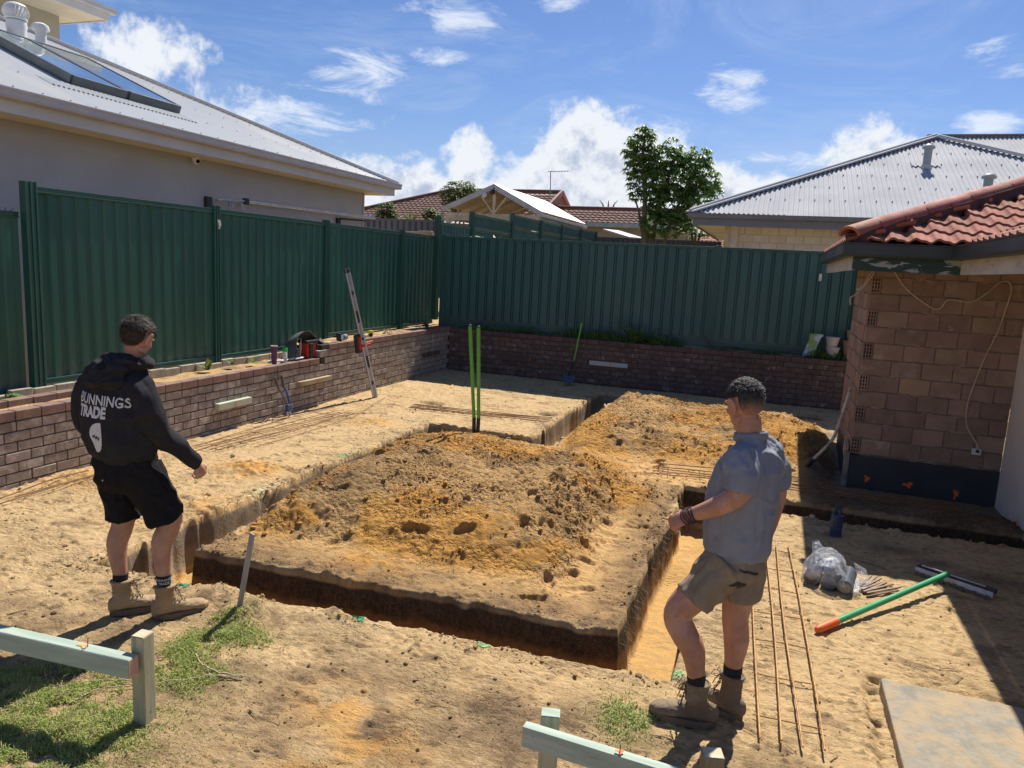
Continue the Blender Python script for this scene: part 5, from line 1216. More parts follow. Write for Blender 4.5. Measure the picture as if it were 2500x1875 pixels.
def hairdo(M_, T, k, mat, parent, keep, n_str, ln, seed=1, lift=1.0, thick=.006, fz=(-.08, -.03), vol=0.):
    mb = MB(); g_ = thick
    ball(mb, T(0, -.012, .022), ((.074+g_)*k, (.094+g_)*k, (.088+g_)*k), M_, 40); me = mb.mesh('hair', mat)
    bm = bmesh.new(); bm.from_mesh(me); Mi = M_.inverted(); c0 = T(0, 0, 0)
    bmesh.ops.subdivide_edges(bm, edges=bm.edges[:], cuts=1, use_grid_fill=True)
    dele = [v for v in bm.verts if not keep((Mi @ (v.co-c0))/k)]
    bmesh.ops.delete(bm, geom=dele, context='VERTS'); rs = random.Random(seed)
    fl_ = bm.verts.layers.float.new('fade')
    for v in bm.verts:
        d = (v.co-T(0, -.012, .022)).normalized(); lz = ((Mi @ (v.co-c0))/k); fa = min(1, max(0, (lz.z-fz[0]-max(0, lz.y+.03)*.4)/(fz[1]-fz[0]))); v[fl_] = fa
        v.co += d*(.006*mno.noise(v.co*45)+.003*mno.noise(v.co*110))*lift*fa-d*(thick-.0012)*k*(1-fa)+d*vol*max(0, lz.z-.03)/.08
    for f in bm.faces: f.smooth = True
    src = [(f.calc_center_median(), f.normal.copy()) for f in bm.faces]; bm.to_mesh(me); bm.free()
    h_ = link('hair', me, parent); vs, fs = [], []
    fwd = M_ @ V3((0, 1, 0)); upv = M_ @ V3((0, 0, 1))
    for _ in range(n_str):
        p, nr = rs.choice(src); p = p+V3((rs.uniform(-1, 1), rs.uniform(-1, 1), rs.uniform(-1, 1)))*.004
        loc = (Mi @ (p-c0))/k; L_ = ln(loc)*rs.uniform(.6, 1.15)
        if rs.random() > (loc.z-fz[0])/(fz[1]-fz[0]): continue
        nr = (p-T(0, -.012, .0)).normalized(); flow = (fwd*(.5 if loc.z > .05 else -.2)+upv*(-.9 if loc.z < .07 else -.1)+V3((rs.uniform(-.5, .5),)*1+(rs.uniform(-.5, .5), rs.uniform(-.4, .4)))); flow = (flow-nr*flow.dot(nr)).normalized()
        d = (flow*.8+nr*.40*lift*rs.uniform(.6, 1.5)).normalized(); s_ = d.cross(nr).normalized()*.0011
        b_ = len(vs); q1 = p+d*L_*.5+nr*.002; q2 = p+(d*.9-nr*.22).normalized()*L_
        vs += [p-s_, p+s_, q1+s_*.9, q1-s_*.9, q2]; fs += [(b_, b_+1, b_+2, b_+3), (b_+3, b_+2, b_+4)]
    o = mk('hair_strands', vs, fs, mat, parent); o['kind'] = 'stuff'; at = o.data.attributes.new('strand', 'FLOAT', 'POINT'); at.data.foreach_set('value', [1.]*len(vs))
def fade_hair(m_, sk):
    t = m_.node_tree; q = NT(t); b = [n for n in t.nodes if n.type == 'BSDF_PRINCIPLED'][0]; src = b.inputs['Base Color'].links[0].from_socket
    a = q.n('ShaderNodeAttribute', attribute_name='fade').outputs['Fac']; a2 = q.n('ShaderNodeAttribute', attribute_name='strand').outputs['Fac']; nz = q.noise(q.n('ShaderNodeTexCoord').outputs['Object'], 420, 2)
    f = q.m('MAXIMUM', q.ss(q.m('ADD', a, q.m('MULTIPLY', q.m('SUBTRACT', nz, .5), .3)), .1, .8), a2); t.links.new(q.mix(f, sk, src), b.inputs['Base Color'])
fade_hair(hairM, (.40, .22, .155)); fade_hair(hairM2, (.33, .18, .125))
bootM = pm('suede_boot', (.38, .265, .145), (.30, .205, .11), 8, .85, .0015, 90, c3=(.36, .28, .19), s3=6, t3=(.5, .66))
bootM2 = pm('brown_boot', (.20, .145, .09), (.15, .11, .07), 8, .85, .0015, 90, c3=(.26, .20, .13), s3=6, t3=(.5, .66))
soleM = pm('boot_sole', (.17, .125, .08), (.11, .085, .06), 9, .9, .002, 60)
laceM = pm('boot_lace', (.20, .13, .07), (.12, .08, .05), 60, .8)
sockM = pm('black_sock', (.012, .013, .018), (.02, .021, .026), 90, .95, .001, 300)
def boot(heel, F, L_, ank, parent, mat, side=1, k=1.0, ht=.20):
    """heel: ground point at back of heel; ank: (x,y) centre of shaft"""
    h0 = V3(heel); F = V3((F[0], F[1], 0)).normalized(); Lt = V3((-F.y, F.x, 0)); Z = V3((0, 0, 1)); a_ = V3((ank[0], ank[1], h0.z))
    mb = MB(); rings = []
    for t_, hw, zc, hh in ((.02, .030, .060, .045), (.12, .038, .065, .052), (.30, .040, .066, .050), (.48, .041, .056, .042), (.66, .048, .048, .034), (.82, .050, .044, .031), (.93, .041, .040, .026), (.985, .022, .037, .016)):
        rings.append((h0+F*L_*t_+Z*zc*k, Lt*hw*k, Z*hh*k))
    elloft(mb, rings, 20); ac = a_-h0
    mb_r = [(h0+F*L_*.22+Z*.07, Lt*.038*k, F*.062*k), (a_*.5+(h0+F*L_*.24)*.5+Z*.11, Lt*.039*k, F*.056*k), (a_+Z*.15, Lt*.041*k, F*.052*k), (a_+Z*ht, Lt*.046*k, F*.056*k)]
    elloft(mb, mb_r, 20, False)
    b1 = vox('upper', mb, .006, mat, parent, 3, folds(.004, 22, (1, 1, 2.2), seed=side+3))
    mb = MB(); n_ = 22; top = []; bot = []
    for i in range(n_):
        t_ = 2*math.pi*i/n_; u = .5-.5*math.cos(t_); hw = (.040+.012*math.sin(min(1, u*1.15)*math.pi))*math.sin(t_)*1.02; hw = max(-.052, min(.052, hw*1.25))
        p = h0+F*(L_*(-.012+1.03*u))+Lt*hw*k; top.append(p+Z*.034); bot.append(p+Z*-.004)
    mb.add(bot+top, [tuple(range(n_))[::-1], tuple(range(n_, 2*n_))]+[(i, (i+1) % n_, n_+(i+1) % n_, n_+i) for i in range(n_)])
    mb.build('sole', soleM, parent, bevel=.004)
    mb = MB(); tt = a_+Z*(ht-.004)
    lp = [(tt+Lt*.047*k*math.cos(t_)+F*.057*k*math.sin(t_)) for t_ in np.linspace(0, 6.283, 18)]; mb.tube(lp, .008, 6); mb.build('collar', mat, parent, smooth=True)
    mb = MB()
    for j in range(6):
        u = j/5; c_ = (a_+F*.054*k+Z*(ht-.02))*(1-u)+(h0+F*L_*.56+Z*.088*k)*u
        if 0 < u < 1: c_ += F*-.012*math.sin(math.pi*u)+Z*.004
        mb.tube([c_-Lt*.024*k, c_+Z*.006+F*.006, c_+Lt*.024*k], .0028, 5)
        if j < 5:
            u2 = (j+1)/5; c2 = (a_+F*.054*k+Z*(ht-.02))*(1-u2)+(h0+F*L_*.56+Z*.088*k)*u2; c2 += F*-.006
            mb.tube([c_-Lt*.022*k, c2+Lt*.022*k], .0026, 5).tube([c_+Lt*.022*k, c2-Lt*.022*k], .0026, 5)
    c_ = a_+F*.060*k+Z*(ht-.02)
    for s_ in (-1, 1):
        mb.tube([c_, c_+F*.03+Lt*.02*s_+Z*.015, c_+F*.045+Lt*.035*s_-Z*.01, c_+F*.02+Lt*.02*s_-Z*.02, c_], .0026, 5).tube([c_, c_+F*.02+Lt*.03*s_-Z*.03, c_+F*.03+Lt*.035*s_-Z*.06], .0026, 5)
    o = mb.build('laces', laceM, parent); o['kind'] = 'stuff'
    return a_
# =========== person in the black hoodie
A = thing('person', (-3.5, 3.38, 0), 'person in black printed hoodie and black shorts with tan boots, looking down beside the trench', 'person')
gzA = lambda x, y: bil(x, y)
Fh = V3((-.17, .95, -.50)).normalized()
mb = MB(); MA, TA = head(mb, (-3.522, 3.352, 1.757), Fh, V3((.05, .12, 1)), 1.0)
Rt, Fd, Z = V3((.985, .17, 0)), V3((-.17, .985, 0)), V3((0, 0, 1))
elloft(mb, [(V3((-3.560, 3.325, 1.54)), Rt*.062, Fd*.064), (V3((-3.545, 3.335, 1.62)), Rt*.056, Fd*.060), (V3((-3.535, 3.345, 1.71)), Rt*.056, Fd*.062)], 20)
elloft(mb, [(V3((-3.60, 3.27, .92)), Rt*.155, Fd*.115), (V3((-3.60, 3.27, 1.05)), Rt*.145, Fd*.105), (V3((-3.60, 3.27, 1.25)), Rt*.155, Fd*.105), (V3((-3.60, 3.28, 1.42)), Rt*.165, Fd*.11), (V3((-3.585, 3.30, 1.52)), Rt*.13, Fd*.08)], 24)
limb(mb, [(-3.45, 3.30, 1.50), (-3.385, 3.32, 1.27), (-3.292, 3.555, .975)], [.055, .042, .028])
limb(mb, [(-3.77, 3.27, 1.50), (-3.83, 3.28, 1.26), (-3.80, 3.46, 1.08)], [.055, .042, .03])
hand(mb, (-3.290, 3.560, .965), (.02, .30, -.72), (.85, -.45, .05), (.2, .75, .5), .98, curl=(.85, 1.05, .7), thumb=(.75, .35))
hand(mb, (-3.79, 3.47, 1.07), (.7, .5, -.3), (-.5, .7, .2), (.1, .2, 1), .95, curl=(.5, .6, .4))
Lfoot, Rfoot = V3((-3.715, 3.262, 0)), V3((-3.455, 3.345, 0)); FL, FR = V3((.66, .75, 0)).normalized(), V3((.59, .81, 0)).normalized()
limb(mb, [(-3.68, 3.30, .92), (-3.672, 3.345, .62), (-3.700, 3.318, .455), (-3.682, 3.318, .25), (-3.672, 3.315, .10)], [.095, .066, .062, .040, .038], ref=(.5, .8, 0))
limb(mb, [(-3.50, 3.32, .92), (-3.385, 3.420, .645), (-3.412, 3.388, .49), (-3.412, 3.392, .27), (-3.408, 3.398, .10)], [.098, .069, .064, .041, .038], ref=(.5, .8, 0))
ball(mb, (-3.352, 3.447, .640), (.038, .038, .05)); ball(mb, (-3.650, 3.372, .62), (.038, .038, .05))
vox('body', mb, .0052, skinM2, A, 3)
eyes(TA, MA, 1.0, A)
hairdo(MA, TA, 1.0, hairM, A, lambda l: l.z > -.078+max(0, l.y+.055)*1.1 and (l.y < .050 or l.z > .060) and not (l.z < .020 and l.y > .004) and not (abs(l.x) > .052 and l.z < .036 and l.y > -.036), 5200, lambda l: .030 if l.z > .03 else .012, 3, 1.0, thick=.009, fz=(-.085, -.045), vol=.006)
# shorts
blackC = pm('black_cotton', (.012, .012, .014), (.018, .017, .018), 30, .95, .0012, 160, spec=.15)
mb = MB()
elloft(mb, [(V3((-3.585, 3.29, 1.10)), Rt*.172, Fd*.128), (V3((-3.585, 3.295, 1.00)), Rt*.190, Fd*.148), (V3((-3.582, 3.305, .90)), Rt*.193, Fd*.155)], 24)
limb(mb, [(-3.665, 3.30, .95), (-3.672, 3.325, .78), (-3.668, 3.340, .628)], [(.105, .125), (.096, .108), (.093, .104)], ref=(.5, .8, 0), sub=6, dome=False)
limb(mb, [(-3.50, 3.315, .95), (-3.440, 3.365, .80), (-3.392, 3.402, .640)], [(.112, .135), (.106, .120), (.103, .112)], ref=(.5, .8, 0), sub=6, dome=False)
vox('shorts', mb, .007, blackC, A, 3, folds(.016, 8, (1.2, 1.2, .8), seed=4, big=.008, bsc=6))
mb = MB(); mb.tube([(-3.30, 3.30, .915), (-3.31, 3.34, .88), (-3.31, 3.36, .83)], .004, 5).build('pocket_seam', blackC, A)
# hoodie
hoodM = pm('black_fleece', (.020, .020, .025), (.030, .029, .034), 18, .92, .0012, 200, spec=.2)
mb = MB()
Rt2 = V3((.97, .24, 0)); Fd2 = V3((-.24, .97, 0))
elloft(mb, [(V3((-3.585, 3.29, 1.055)), Rt*.190, Fd*.150), (V3((-3.590, 3.285, 1.085)), Rt*.205, Fd*.165), (V3((-3.600, 3.275, 1.16)), Rt*.218, Fd*.172), (V3((-3.608, 3.270, 1.30)), Rt*.215, Fd*.165), (V3((-3.605, 3.275, 1.42)), Rt*.210, Fd*.150), (V3((-3.595, 3.285, 1.50)), Rt*.185, Fd*.125), (V3((-3.575, 3.305, 1.565)), Rt*.12, Fd*.095)], 28)
limb(mb, [(-3.50, 3.285, 1.50), (-3.425, 3.280, 1.44), (-3.385, 3.290, 1.32), (-3.362, 3.355, 1.20), (-3.318, 3.460, 1.08), (-3.292, 3.548, .985)], [.085, .090, .083, .070, .056, .046], sub=5)
limb(mb, [(-3.72, 3.265, 1.50), (-3.790, 3.250, 1.44), (-3.835, 3.245, 1.32), (-3.850, 3.28, 1.20), (-3.835, 3.42, 1.12), (-3.80, 3.48, 1.08)], [.082, .082, .075, .066, .052, .044], sub=5)
hoodie = vox('hoodie', mb, .0075, hoodM, A, 4, (lambda c_, n_: folds(.020, 6.0, (1.1, 1.1, .8), seed=8, big=.012, bsc=5)(c_, n_)*(.35 if n_.y < -.3 and c_.x < -3.48 and c_.z > 1.12 else 1.)*max(.2, min(1., (c_.z-1.06)/.06))))
# hood lying on the shoulders
mb = MB()
pts = []
for t_ in np.linspace(-2.55, 2.55, 15):
    pts.append(V3((-3.556, 3.322, 1.632))-Fd*(.088*math.cos(t_))+Rt*(.105*math.sin(t_))+Z*(-.02*math.cos(t_)-.018*(1-math.cos(t_))))
limb(mb, pts, [.030+.014*max(0, math.cos(t_)) for t_ in np.linspace(-2.55, 2.55, 15)], ref=(0, 0, 1), sub=2)
elloft(mb, [(V3((-3.570, 3.240, 1.650)), Rt*.088, Fd*.042), (V3((-3.585, 3.195, 1.590)), Rt*.122, Fd*.066), (V3((-3.592, 3.165, 1.515)), Rt*.130, Fd*.060), (V3((-3.598, 3.160, 1.475)), Rt*.085, Fd*.040)], 22)
vox('hood', mb, .006, hoodM, A, 3, folds(.020, 9, (1, 1, 1.6), seed=2, big=.006, bsc=9))
mb = MB(); elloft(mb, [(V3((-3.312, 3.492, 1.045)), V3((.047, 0, 0)), V3((0, .02, .044))), (V3((-3.291, 3.553, .975)), V3((.040, 0, 0)), V3((0, .018, .038)))], 18, False)
vox('cuff', mb, .005, hoodM, A, 2)
# print on the back
white = pm('screen_print_white', (.62, .63, .66), (.54, .55, .58), 60, .8)
bvh = BVHTree.FromPolygons([v.co for v in hoodie.data.vertices], [tuple(p.vertices) for p in hoodie.data.polygons])
def onback(u, v_): 
    o_ = V3((-3.605, 3.275, 0))+Rt*u+Z*v_-Fd*1.0; h_ = bvh.ray_cast(o_, Fd)
    return (h_[0]+h_[1]*.0022 if h_[0] is not None and (h_[0]-o_).length < 1.05 else None)
def back_text(txt, name, uv, size, sx, bold=0, shear=0):
    cu = bpy.data.curves.new('t', 'FONT'); cu.body = txt; cu.size = size; cu.offset = bold; cu.resolution_u = 4
    o = bpy.data.objects.new('t', cu); COL.objects.link(o); dg = bpy.context.evaluated_depsgraph_get(); me = bpy.data.meshes.new_from_object(o.evaluated_get(dg)); bpy.data.objects.remove(o)
    bm = bmesh.new(); bm.from_mesh(me)
    bmesh.ops.triangulate(bm, faces=bm.faces[:])
    for _ in range(3):
        bmesh.ops.subdivide_edges(bm, edges=[e for e in bm.edges if e.calc_length() > .008], cuts=1, use_grid_fill=False); bmesh.ops.triangulate(bm, faces=bm.faces[:])
    bad = []
    for v in bm.verts:
        p = onback(uv[0]+v.co.x*sx, uv[1]+v.co.y+shear*v.co.x)
        if p is None: bad.append(v)
        else: v.co = p
    bmesh.ops.delete(bm, geom=bad, context='VERTS'); bm.to_mesh(me); bm.free(); me.materials.clear(); me.materials.append(white)
    return link(name, me, A)
back_text('BUNNINGS', 'printed_word', (-.158, 1.388), .080, .80, .0015, -.04)
back_text('TRADE', 'printed_word', (-.150, 1.314), .086, .72, .0045, -.02)
pts = [(-.005, .0), (-.03, -.002), (-.055, -.014), (-.074, -.035), (-.082, -.06), (-.080, -.085), (-.068, -.105), (-.058, -.125), (-.052, -.150), (-.046, -.170), (-.038, -.178), (-.024, -.174), (-.010, -.155), (-.002, -.12), (0, -.06)]
vs = []; fs = []
for i in range(15):
    for j in range(9):
        a = V3((*pts[i], 0)); b_ = V3((-.035, -.08, 0)); q_ = b_.lerp(a, j/8); p = onback(.02+q_.x, 1.282+q_.y); vs.append(p or V3((-3.6, 3.12, 1.2)))
for i in range(15):
    for j in range(8): fs.append((i*9+j, ((i+1) % 15)*9+j, ((i+1) % 15)*9+j+1, i*9+j+1))
mk('printed_emblem', vs, fs, white, A)
mb = MB(); sq_ = []
for k in range(14): 
    p = onback(.02-.058+.0035*k, 1.282-.078-.012*math.sin(k*1.4)-.0015*k)
    if p: sq_.append(p-Fd*.0015)
mb.tube(sq_, .0022, 5).build('emblem_scribble', blackC, A)
sock_txt = None
for (fo, F_, ax, sd) in ((Lfoot, FL, (-3.675, 3.317), 1), (Rfoot, FR, (-3.410, 3.395), 2)):
    fo = V3((fo.x, fo.y, gzA(fo.x+F_.x*.15, fo.y+F_.y*.15)+.004)); boot(fo, F_, .325, ax, A, bootM, sd, 1.03, .215)
    mb = MB(); top_ = (-3.680, 3.318, .268) if sd == 1 else (-3.411, 3.392, .285)
    limb(mb, [(ax[0], ax[1], fo.z+.15), (ax[0], ax[1], fo.z+.19), (top_[0], top_[1], top_[2]-.03), top_], [.032, .036, .0445, .0445], ref=tuple(F_), dome=False); mb.build('sock', sockM, A, smooth=True)
cu = bpy.data.curves.new('t', 'FONT'); cu.body = 'BUNNINGS\nTRADE'; cu.size = .022; cu.extrude = .0006; cu.align_x = 'CENTER'; o = bpy.data.objects.new('t', cu); COL.objects.link(o)
dg = bpy.context.evaluated_depsgraph_get(); me = bpy.data.meshes.new_from_object(o.evaluated_get(dg)); bpy.data.objects.remove(o)
vd = V3((-3.41, 3.392, 0)).normalized(); rt_ = V3((-vd.y, vd.x, 0))*-1; cc0 = V3((-3.411, 3.393, .255))
for v in me.vertices:
    a = v.co.x/.048; v.co = cc0+(rt_*math.sin(a)-vd*math.cos(a))*(.0485+v.co.z)+Z*v.co.y
me.materials.clear(); me.materials.append(white); link('sock_print', me, A)
# =========== person in the grey polo shirt
Bp = thing('person', (-.13, 3.72, 0), 'person in grey blue polo shirt, khaki shorts and brown boots stepping beside the trench', 'person')
Fh = V3((-.68, .72, -.30)).normalized()
mb = MB(); MB_, TB = head(mb, (-.090, 3.728, 1.685), Fh, V3((-.05, 0, 1)), 1.03)
Fd = V3((-.90, .43, 0)).normalized(); Rt = V3((.43, .90, 0)).normalized()   # right of the body
elloft(mb, [(V3((-.045, 3.725, 1.44)), Rt*.070, Fd*.068), (V3((-.055, 3.725, 1.53)), Rt*.062, Fd*.063), (V3((-.070, 3.728, 1.62)), Rt*.060, Fd*.066)], 20)
elloft(mb, [(V3((-.045, 3.74, .90)), Rt*.13, Fd*.10), (V3((-.05, 3.74, 1.10)), Rt*.14, Fd*.115), (V3((-.045, 3.735, 1.30)), Rt*.16, Fd*.11), (V3((-.03, 3.73, 1.42)), Rt*.14, Fd*.08)], 24)
limb(mb, [(-.085, 3.60, 1.44), (-.062, 3.535, 1.345), (-.078, 3.515, 1.285), (-.165, 3.520, 1.215), (-.280, 3.545, 1.146)], [.060, .056, .053, .047, .031], ref=(0, 1, 0), sub=6)
limb(mb, [(.03, 3.86, 1.42), (.095, 3.925, 1.27), (.105, 3.93, 1.17), (.085, 3.87, 1.02)], [.058, .052, .048, .032], ref=(0, 1, 0), sub=6)
hand(mb, (-.288, 3.546, 1.142), (-.78, .04, -.52), (-.30, -.72, .55), (-.35, .60, .55), 1.02, curl=(.55, .75, .45), spread=.06, thumb=(.8, .25))
hand(mb, (.083, 3.865, 1.01), (-.5, -.1, -.8), (.5, .7, 0), (-.6, .2, .4), 1.0, curl=(.5, .6, .4))
zR = bil(-.15, 3.7)
limb(mb, [(-.09, 3.68, .88), (-.215, 3.632, .735), (-.305, 3.610, .600), (-.262, 3.606, .500), (-.215, 3.617, .42), (-.186, 3.627, .27), (-.178, 3.638, .20), (-.174, 3.642, .12)], [.085, .088, .071, .068, .063, .042, .032, .026], ref=(0, 1, 0), sub=5)
ball(mb, (-.338, 3.610, .602), (.036, .044, .048))
limb(mb, [(-.02, 3.80, .90), (-.020, 3.805, .72), (-.030, 3.808, .560), (-.012, 3.820, .42), (-.014, 3.826, .26), (-.008, 3.824, .12)], [.090, .088, .068, .066, .044, .028], ref=(0, 1, 0), sub=5)
vox('body', mb, .0052, skinM, Bp, 3)
eyes(TB, MB_, 1.03, Bp)
hairdo(MB_, TB, 1.03, hairM2, Bp, lambda l: l.z > -.062+max(0, l.y+.055)*1.0 and (l.y < .046 or l.z > .066) and not (l.z < .020 and l.y > .0) and not (abs(l.x) > .052 and l.z < .036 and l.y > -.036), 5200, lambda l: .026 if l.z > .062 else (.008 if l.z > .02 else .004), 5, .55, thick=.0035, fz=(-.065, .045), vol=.008)
khaki = pm('khaki_cotton', (.27, .22, .16), (.23, .185, .135), 12, .9, .0012, 140, spec=.2)
mb = MB()
elloft(mb, [(V3((-.055, 3.738, .985)), Rt*.150, Fd*.135), (V3((-.052, 3.738, .93)), Rt*.164, Fd*.148), (V3((-.060, 3.735, .86)), Rt*.170, Fd*.155)], 24)
limb(mb, [(-.090, 3.675, .90), (-.165, 3.650, .79), (-.238, 3.628, .690)], [(.120, .128), (.108, .120), (.098, .112)], ref=(0, 1, 0), sub=6, dome=False)
limb(mb, [(-.02, 3.80, .90), (-.018, 3.808, .76), (-.016, 3.812, .672)], [(.120, .125), (.110, .115), (.098, .104)], ref=(0, 1, 0), sub=6, dome=False)
sh = vox('shorts', mb, .007, khaki, Bp, 3, lambda c_, n_: folds(.013, 9, (1.3, 1.3, .9), seed=14, big=.005, bsc=7)(c_, n_)*max(0., min(1., (.965-c_.z)/.07)))
bvh2 = BVHTree.FromPolygons([v.co for v in sh.data.vertices], [tuple(p.vertices) for p in sh.data.polygons])
def patch(poly, name, mat, dirn=(0, 1, 0)):
    vs = []; n_ = len(poly); cx = sum(p[0] for p in poly)/n_; cz = sum(p[1] for p in poly)/n_
    ok = True
    for i in range(n_):
        for j in range(5):
            x = cx+(poly[i][0]-cx)*j/4; z = cz+(poly[i][1]-cz)*j/4; h_ = bvh2.ray_cast(V3((x, 3.0, z)), V3(dirn))
            if h_[0] is None: ok = False; vs.append(V3((x, 3.6, z)))
            else: vs.append(h_[0]+h_[1]*.0025)
    fs = [(i*5+j, ((i+1) % n_)*5+j, ((i+1) % n_)*5+j+1, i*5+j+1) for i in range(n_) for j in range(4)]
    if ok: mk(name, vs, fs, mat, Bp)
darkK = pm('dark_patch_cloth', (.045, .03, .035), (.03, .022, .026), 20, .9)
def lerpp(a, b_, n_=4): return [(a[0]+(b_[0]-a[0])*i/n_, a[1]+(b_[1]-a[1])*i/n_) for i in range(n_)]
patch(lerpp((-.075, .812), (-.038, .842))+lerpp((-.038, .842), (.01, .822))+lerpp((.01, .822), (-.01, .79))+lerpp((-.01, .79), (-.062, .778)), 'leg_patch', darkK)
patch(lerpp((-.035, .905), (.055, .885), 6)+lerpp((.055, .885), (.052, .872), 2)+lerpp((.052, .872), (-.035, .893), 6), 'back_pocket', darkK)
poloM = pm('grey_blue_polo', (.235, .255, .305), (.205, .222, .27), 10, .85, .0008, 260, spec=.2)
mb = MB()
elloft(mb, [(V3((-.058, 3.738, .955)), Rt*.178, Fd*.164), (V3((-.058, 3.738, .985)), Rt*.178, Fd*.164), (V3((-.062, 3.738, 1.06)), Rt*.176, Fd*.165), (V3((-.060, 3.737, 1.17)), Rt*.178, Fd*.166), (V3((-.050, 3.735, 1.29)), Rt*.190, Fd*.160), (V3((-.035, 3.732, 1.38)), Rt*.195, Fd*.145), (V3((-.028, 3.730, 1.45)), Rt*.165, Fd*.110), (V3((-.035, 3.728, 1.51)), Rt*.085, Fd*.078)], 28)
limb(mb, [(-.075, 3.625, 1.455), (-.078, 3.575, 1.425), (-.066, 3.540, 1.365), (-.072, 3.522, 1.300)], [.072, .080, .079, .074], ref=(0, 1, 0), sub=5, dome=False)
limb(mb, [(.02, 3.83, 1.45), (.055, 3.885, 1.41), (.090, 3.915, 1.33), (.103, 3.93, 1.235)], [.070, .075, .072, .066], ref=(0, 1, 0), sub=5, dome=False)
def pol(c_, n_):
    f1 = folds(.017, 5.0, (1.7, 1.7, .60), seed=22, big=.008, bsc=6)(c_, n_)+folds(.006, 14, (1.2, 1.2, 1.0), seed=3)(c_, n_)
    return f1*max(0., min(1., (c_.z-.965)/.08))*max(.1, min(1., (c_-V3((-.072, 3.522, 1.295))).length/.12-.35))*max(.1, min(1., (c_-V3((.103, 3.93, 1.235))).length/.10-.3))
vox('polo_shirt', mb, .0065, poloM, Bp, 4, pol)
mb = MB(); pts = []
for t_ in np.linspace(-2.7, 2.7, 15):
    pts.append(V3((-.048, 3.727, 1.532))-Fd*.072*math.cos(t_)+Rt*.074*math.sin(t_)+Z*(.012*math.cos(t_)))
limb(mb, pts, [(.010, .024)]*15, ref=(0, 0, 1), sub=2); vox('collar', mb, .005, poloM, Bp, 2)
mb = MB(); mb.tube([V3((-.19, 3.60, .955)), V3((-.13, 3.575, .945)), V3((-.05, 3.572, .955)), V3((.03, 3.60, .965)), V3((.09, 3.66, .975))], .006, 6); 
brM = pm('woven_bracelet', (.07, .012, .025), (.03, .008, .03), 40, .6)
fd_ = V3((-.78, .2, -.55)).normalized()
for k in range(5):
    c_ = V3((-.262+.011*k*-1, 3.541+.001*k, 1.156-.007*k)); a_ = fd_.cross(V3((0, 1, 0))).normalized(); b_ = fd_.cross(a_).normalized(); rk = .037+.0012*(k % 3)
    MB().tube([c_+a_*rk*math.cos(t_)+b_*rk*1.02*math.sin(t_)+fd_*.003*math.sin(2*t_+k) for t_ in np.linspace(0, 6.283, 17)], .0034, 6).build('bracelet', [brM, blk][k % 2], Bp, smooth=True)
MB().tube(smooth_pts([(-.285, 3.505, 1.125), (-.284, 3.50, 1.09), (-.290, 3.50, 1.06)]), .002, 5).build('bracelet_thread', brM, Bp)
h1 = V3((-.070, 3.668, bil(-.1, 3.69)+.004)); boot(h1, (-1, -.085), .335, (-.176, 3.640), Bp, bootM2, 5, 1.08, .235)
h2 = V3((.058, 3.775, bil(.0, 3.8)+.004)); boot(h2, (-.90, .43), .325, (-.010, 3.822), Bp, bootM2, 6, 1.05, .225)
mb = MB(); limb(mb, [(-.176, 3.642, .17), (-.178, 3.640, .21), (-.184, 3.630, .262), (-.185, 3.628, .295)], [.034, .038, .0475, .0475], dome=False); mb.build('sock', sockM, Bp, smooth=True)
mb = MB(); limb(mb, [(-.010, 3.822, .17), (-.011, 3.823, .20), (-.014, 3.826, .24), (-.014, 3.826, .275)], [.034, .038, .049, .049], dome=False); mb.build('sock', sockM, Bp, smooth=True)
# ---------------------------------------------------------------- timber pegs and rails
pineG = pm('treated_pine', (.46, .44, .30), (.33, .325, .21), 3.5, .75, .0015, 20, stretch=(14, 14, .8), c3=(.26, .23, .14), s3=2, t3=(.58, .75))
pineB = pm('blue_green_pine', (.42, .50, .42), (.32, .40, .33), 5, .75, .0015, 30, stretch=(.35, 5, 5), c3=(.24, .23, .16), s3=2.2, t3=(.60, .74))
endP = pm('end_grain', (.60, .49, .34), (.52, .42, .28), 30, .8)
pinkE = pm('pink_end_grain', (.52, .33, .27), (.46, .29, .23), 30, .8)
def timber(mb, p, q_, w_, h_, up=(0, 0, 1)): mb.beam(p, q_, w_, h_, up)
gz = bil
def hurdle(): pass
P1 = thing('timber_hurdle', (-2.70, 2.56, gz(-2.70, 2.56)), 'treated pine peg with blue green rail nailed behind it on the left lawn patch', 'timber frame')
MB().box((-2.735, 2.51, -.15), (-2.665, 2.585, .455), rot=Matrix.Rotation(.10, 3, 'Z')).build('peg', [pineG], P1, bevel=.004)
MB().box((-2.732, 2.513, .4551), (-2.668, 2.582, .4575), rot=Matrix.Rotation(.10, 3, 'Z')).build('peg_top', endP, P1)
ra, rb = V3((-2.672, 2.462, .335)), V3((-4.0, 2.335, .352))
MB().beam(rb, ra, .066, .098).build('rail', pineB, P1, bevel=.010, seg=3)
dd = (ra-rb).normalized(); MB().beam(ra+dd*.0005, ra+dd*.003, .060, .091).build('rail_end', pinkE, P1, bevel=.001)
nm = pm('nail_rust', (.16, .08, .04), None, 5, .6, metal=.5)
MB().tube([(-2.93, 2.44, .38), (-2.925, 2.44, .43)], .002, 5).lathe([(.005, 0), (.005, .002)], (-2.925, 2.44, .43), 8).build('nail', nm, P1)
splat('orange_mark', (-2.955, 2.436, .3895), (1, 0, 0), (0, 1, 0), .028, .016, P1, pm('orange_stain', (.62, .34, .10), (.5, .36, .2), 30, .7), seed=4, h_=.0025)
MB().box((-2.6655, 2.545, .05), (-2.6640, 2.552, .057)).build('nail_head', nm, P1)
P2 = thing('timber_hurdle', (-.4, 2.9, 0), 'two treated pine pegs joined by a pale rail at the bottom edge by the walker', 'timber frame')
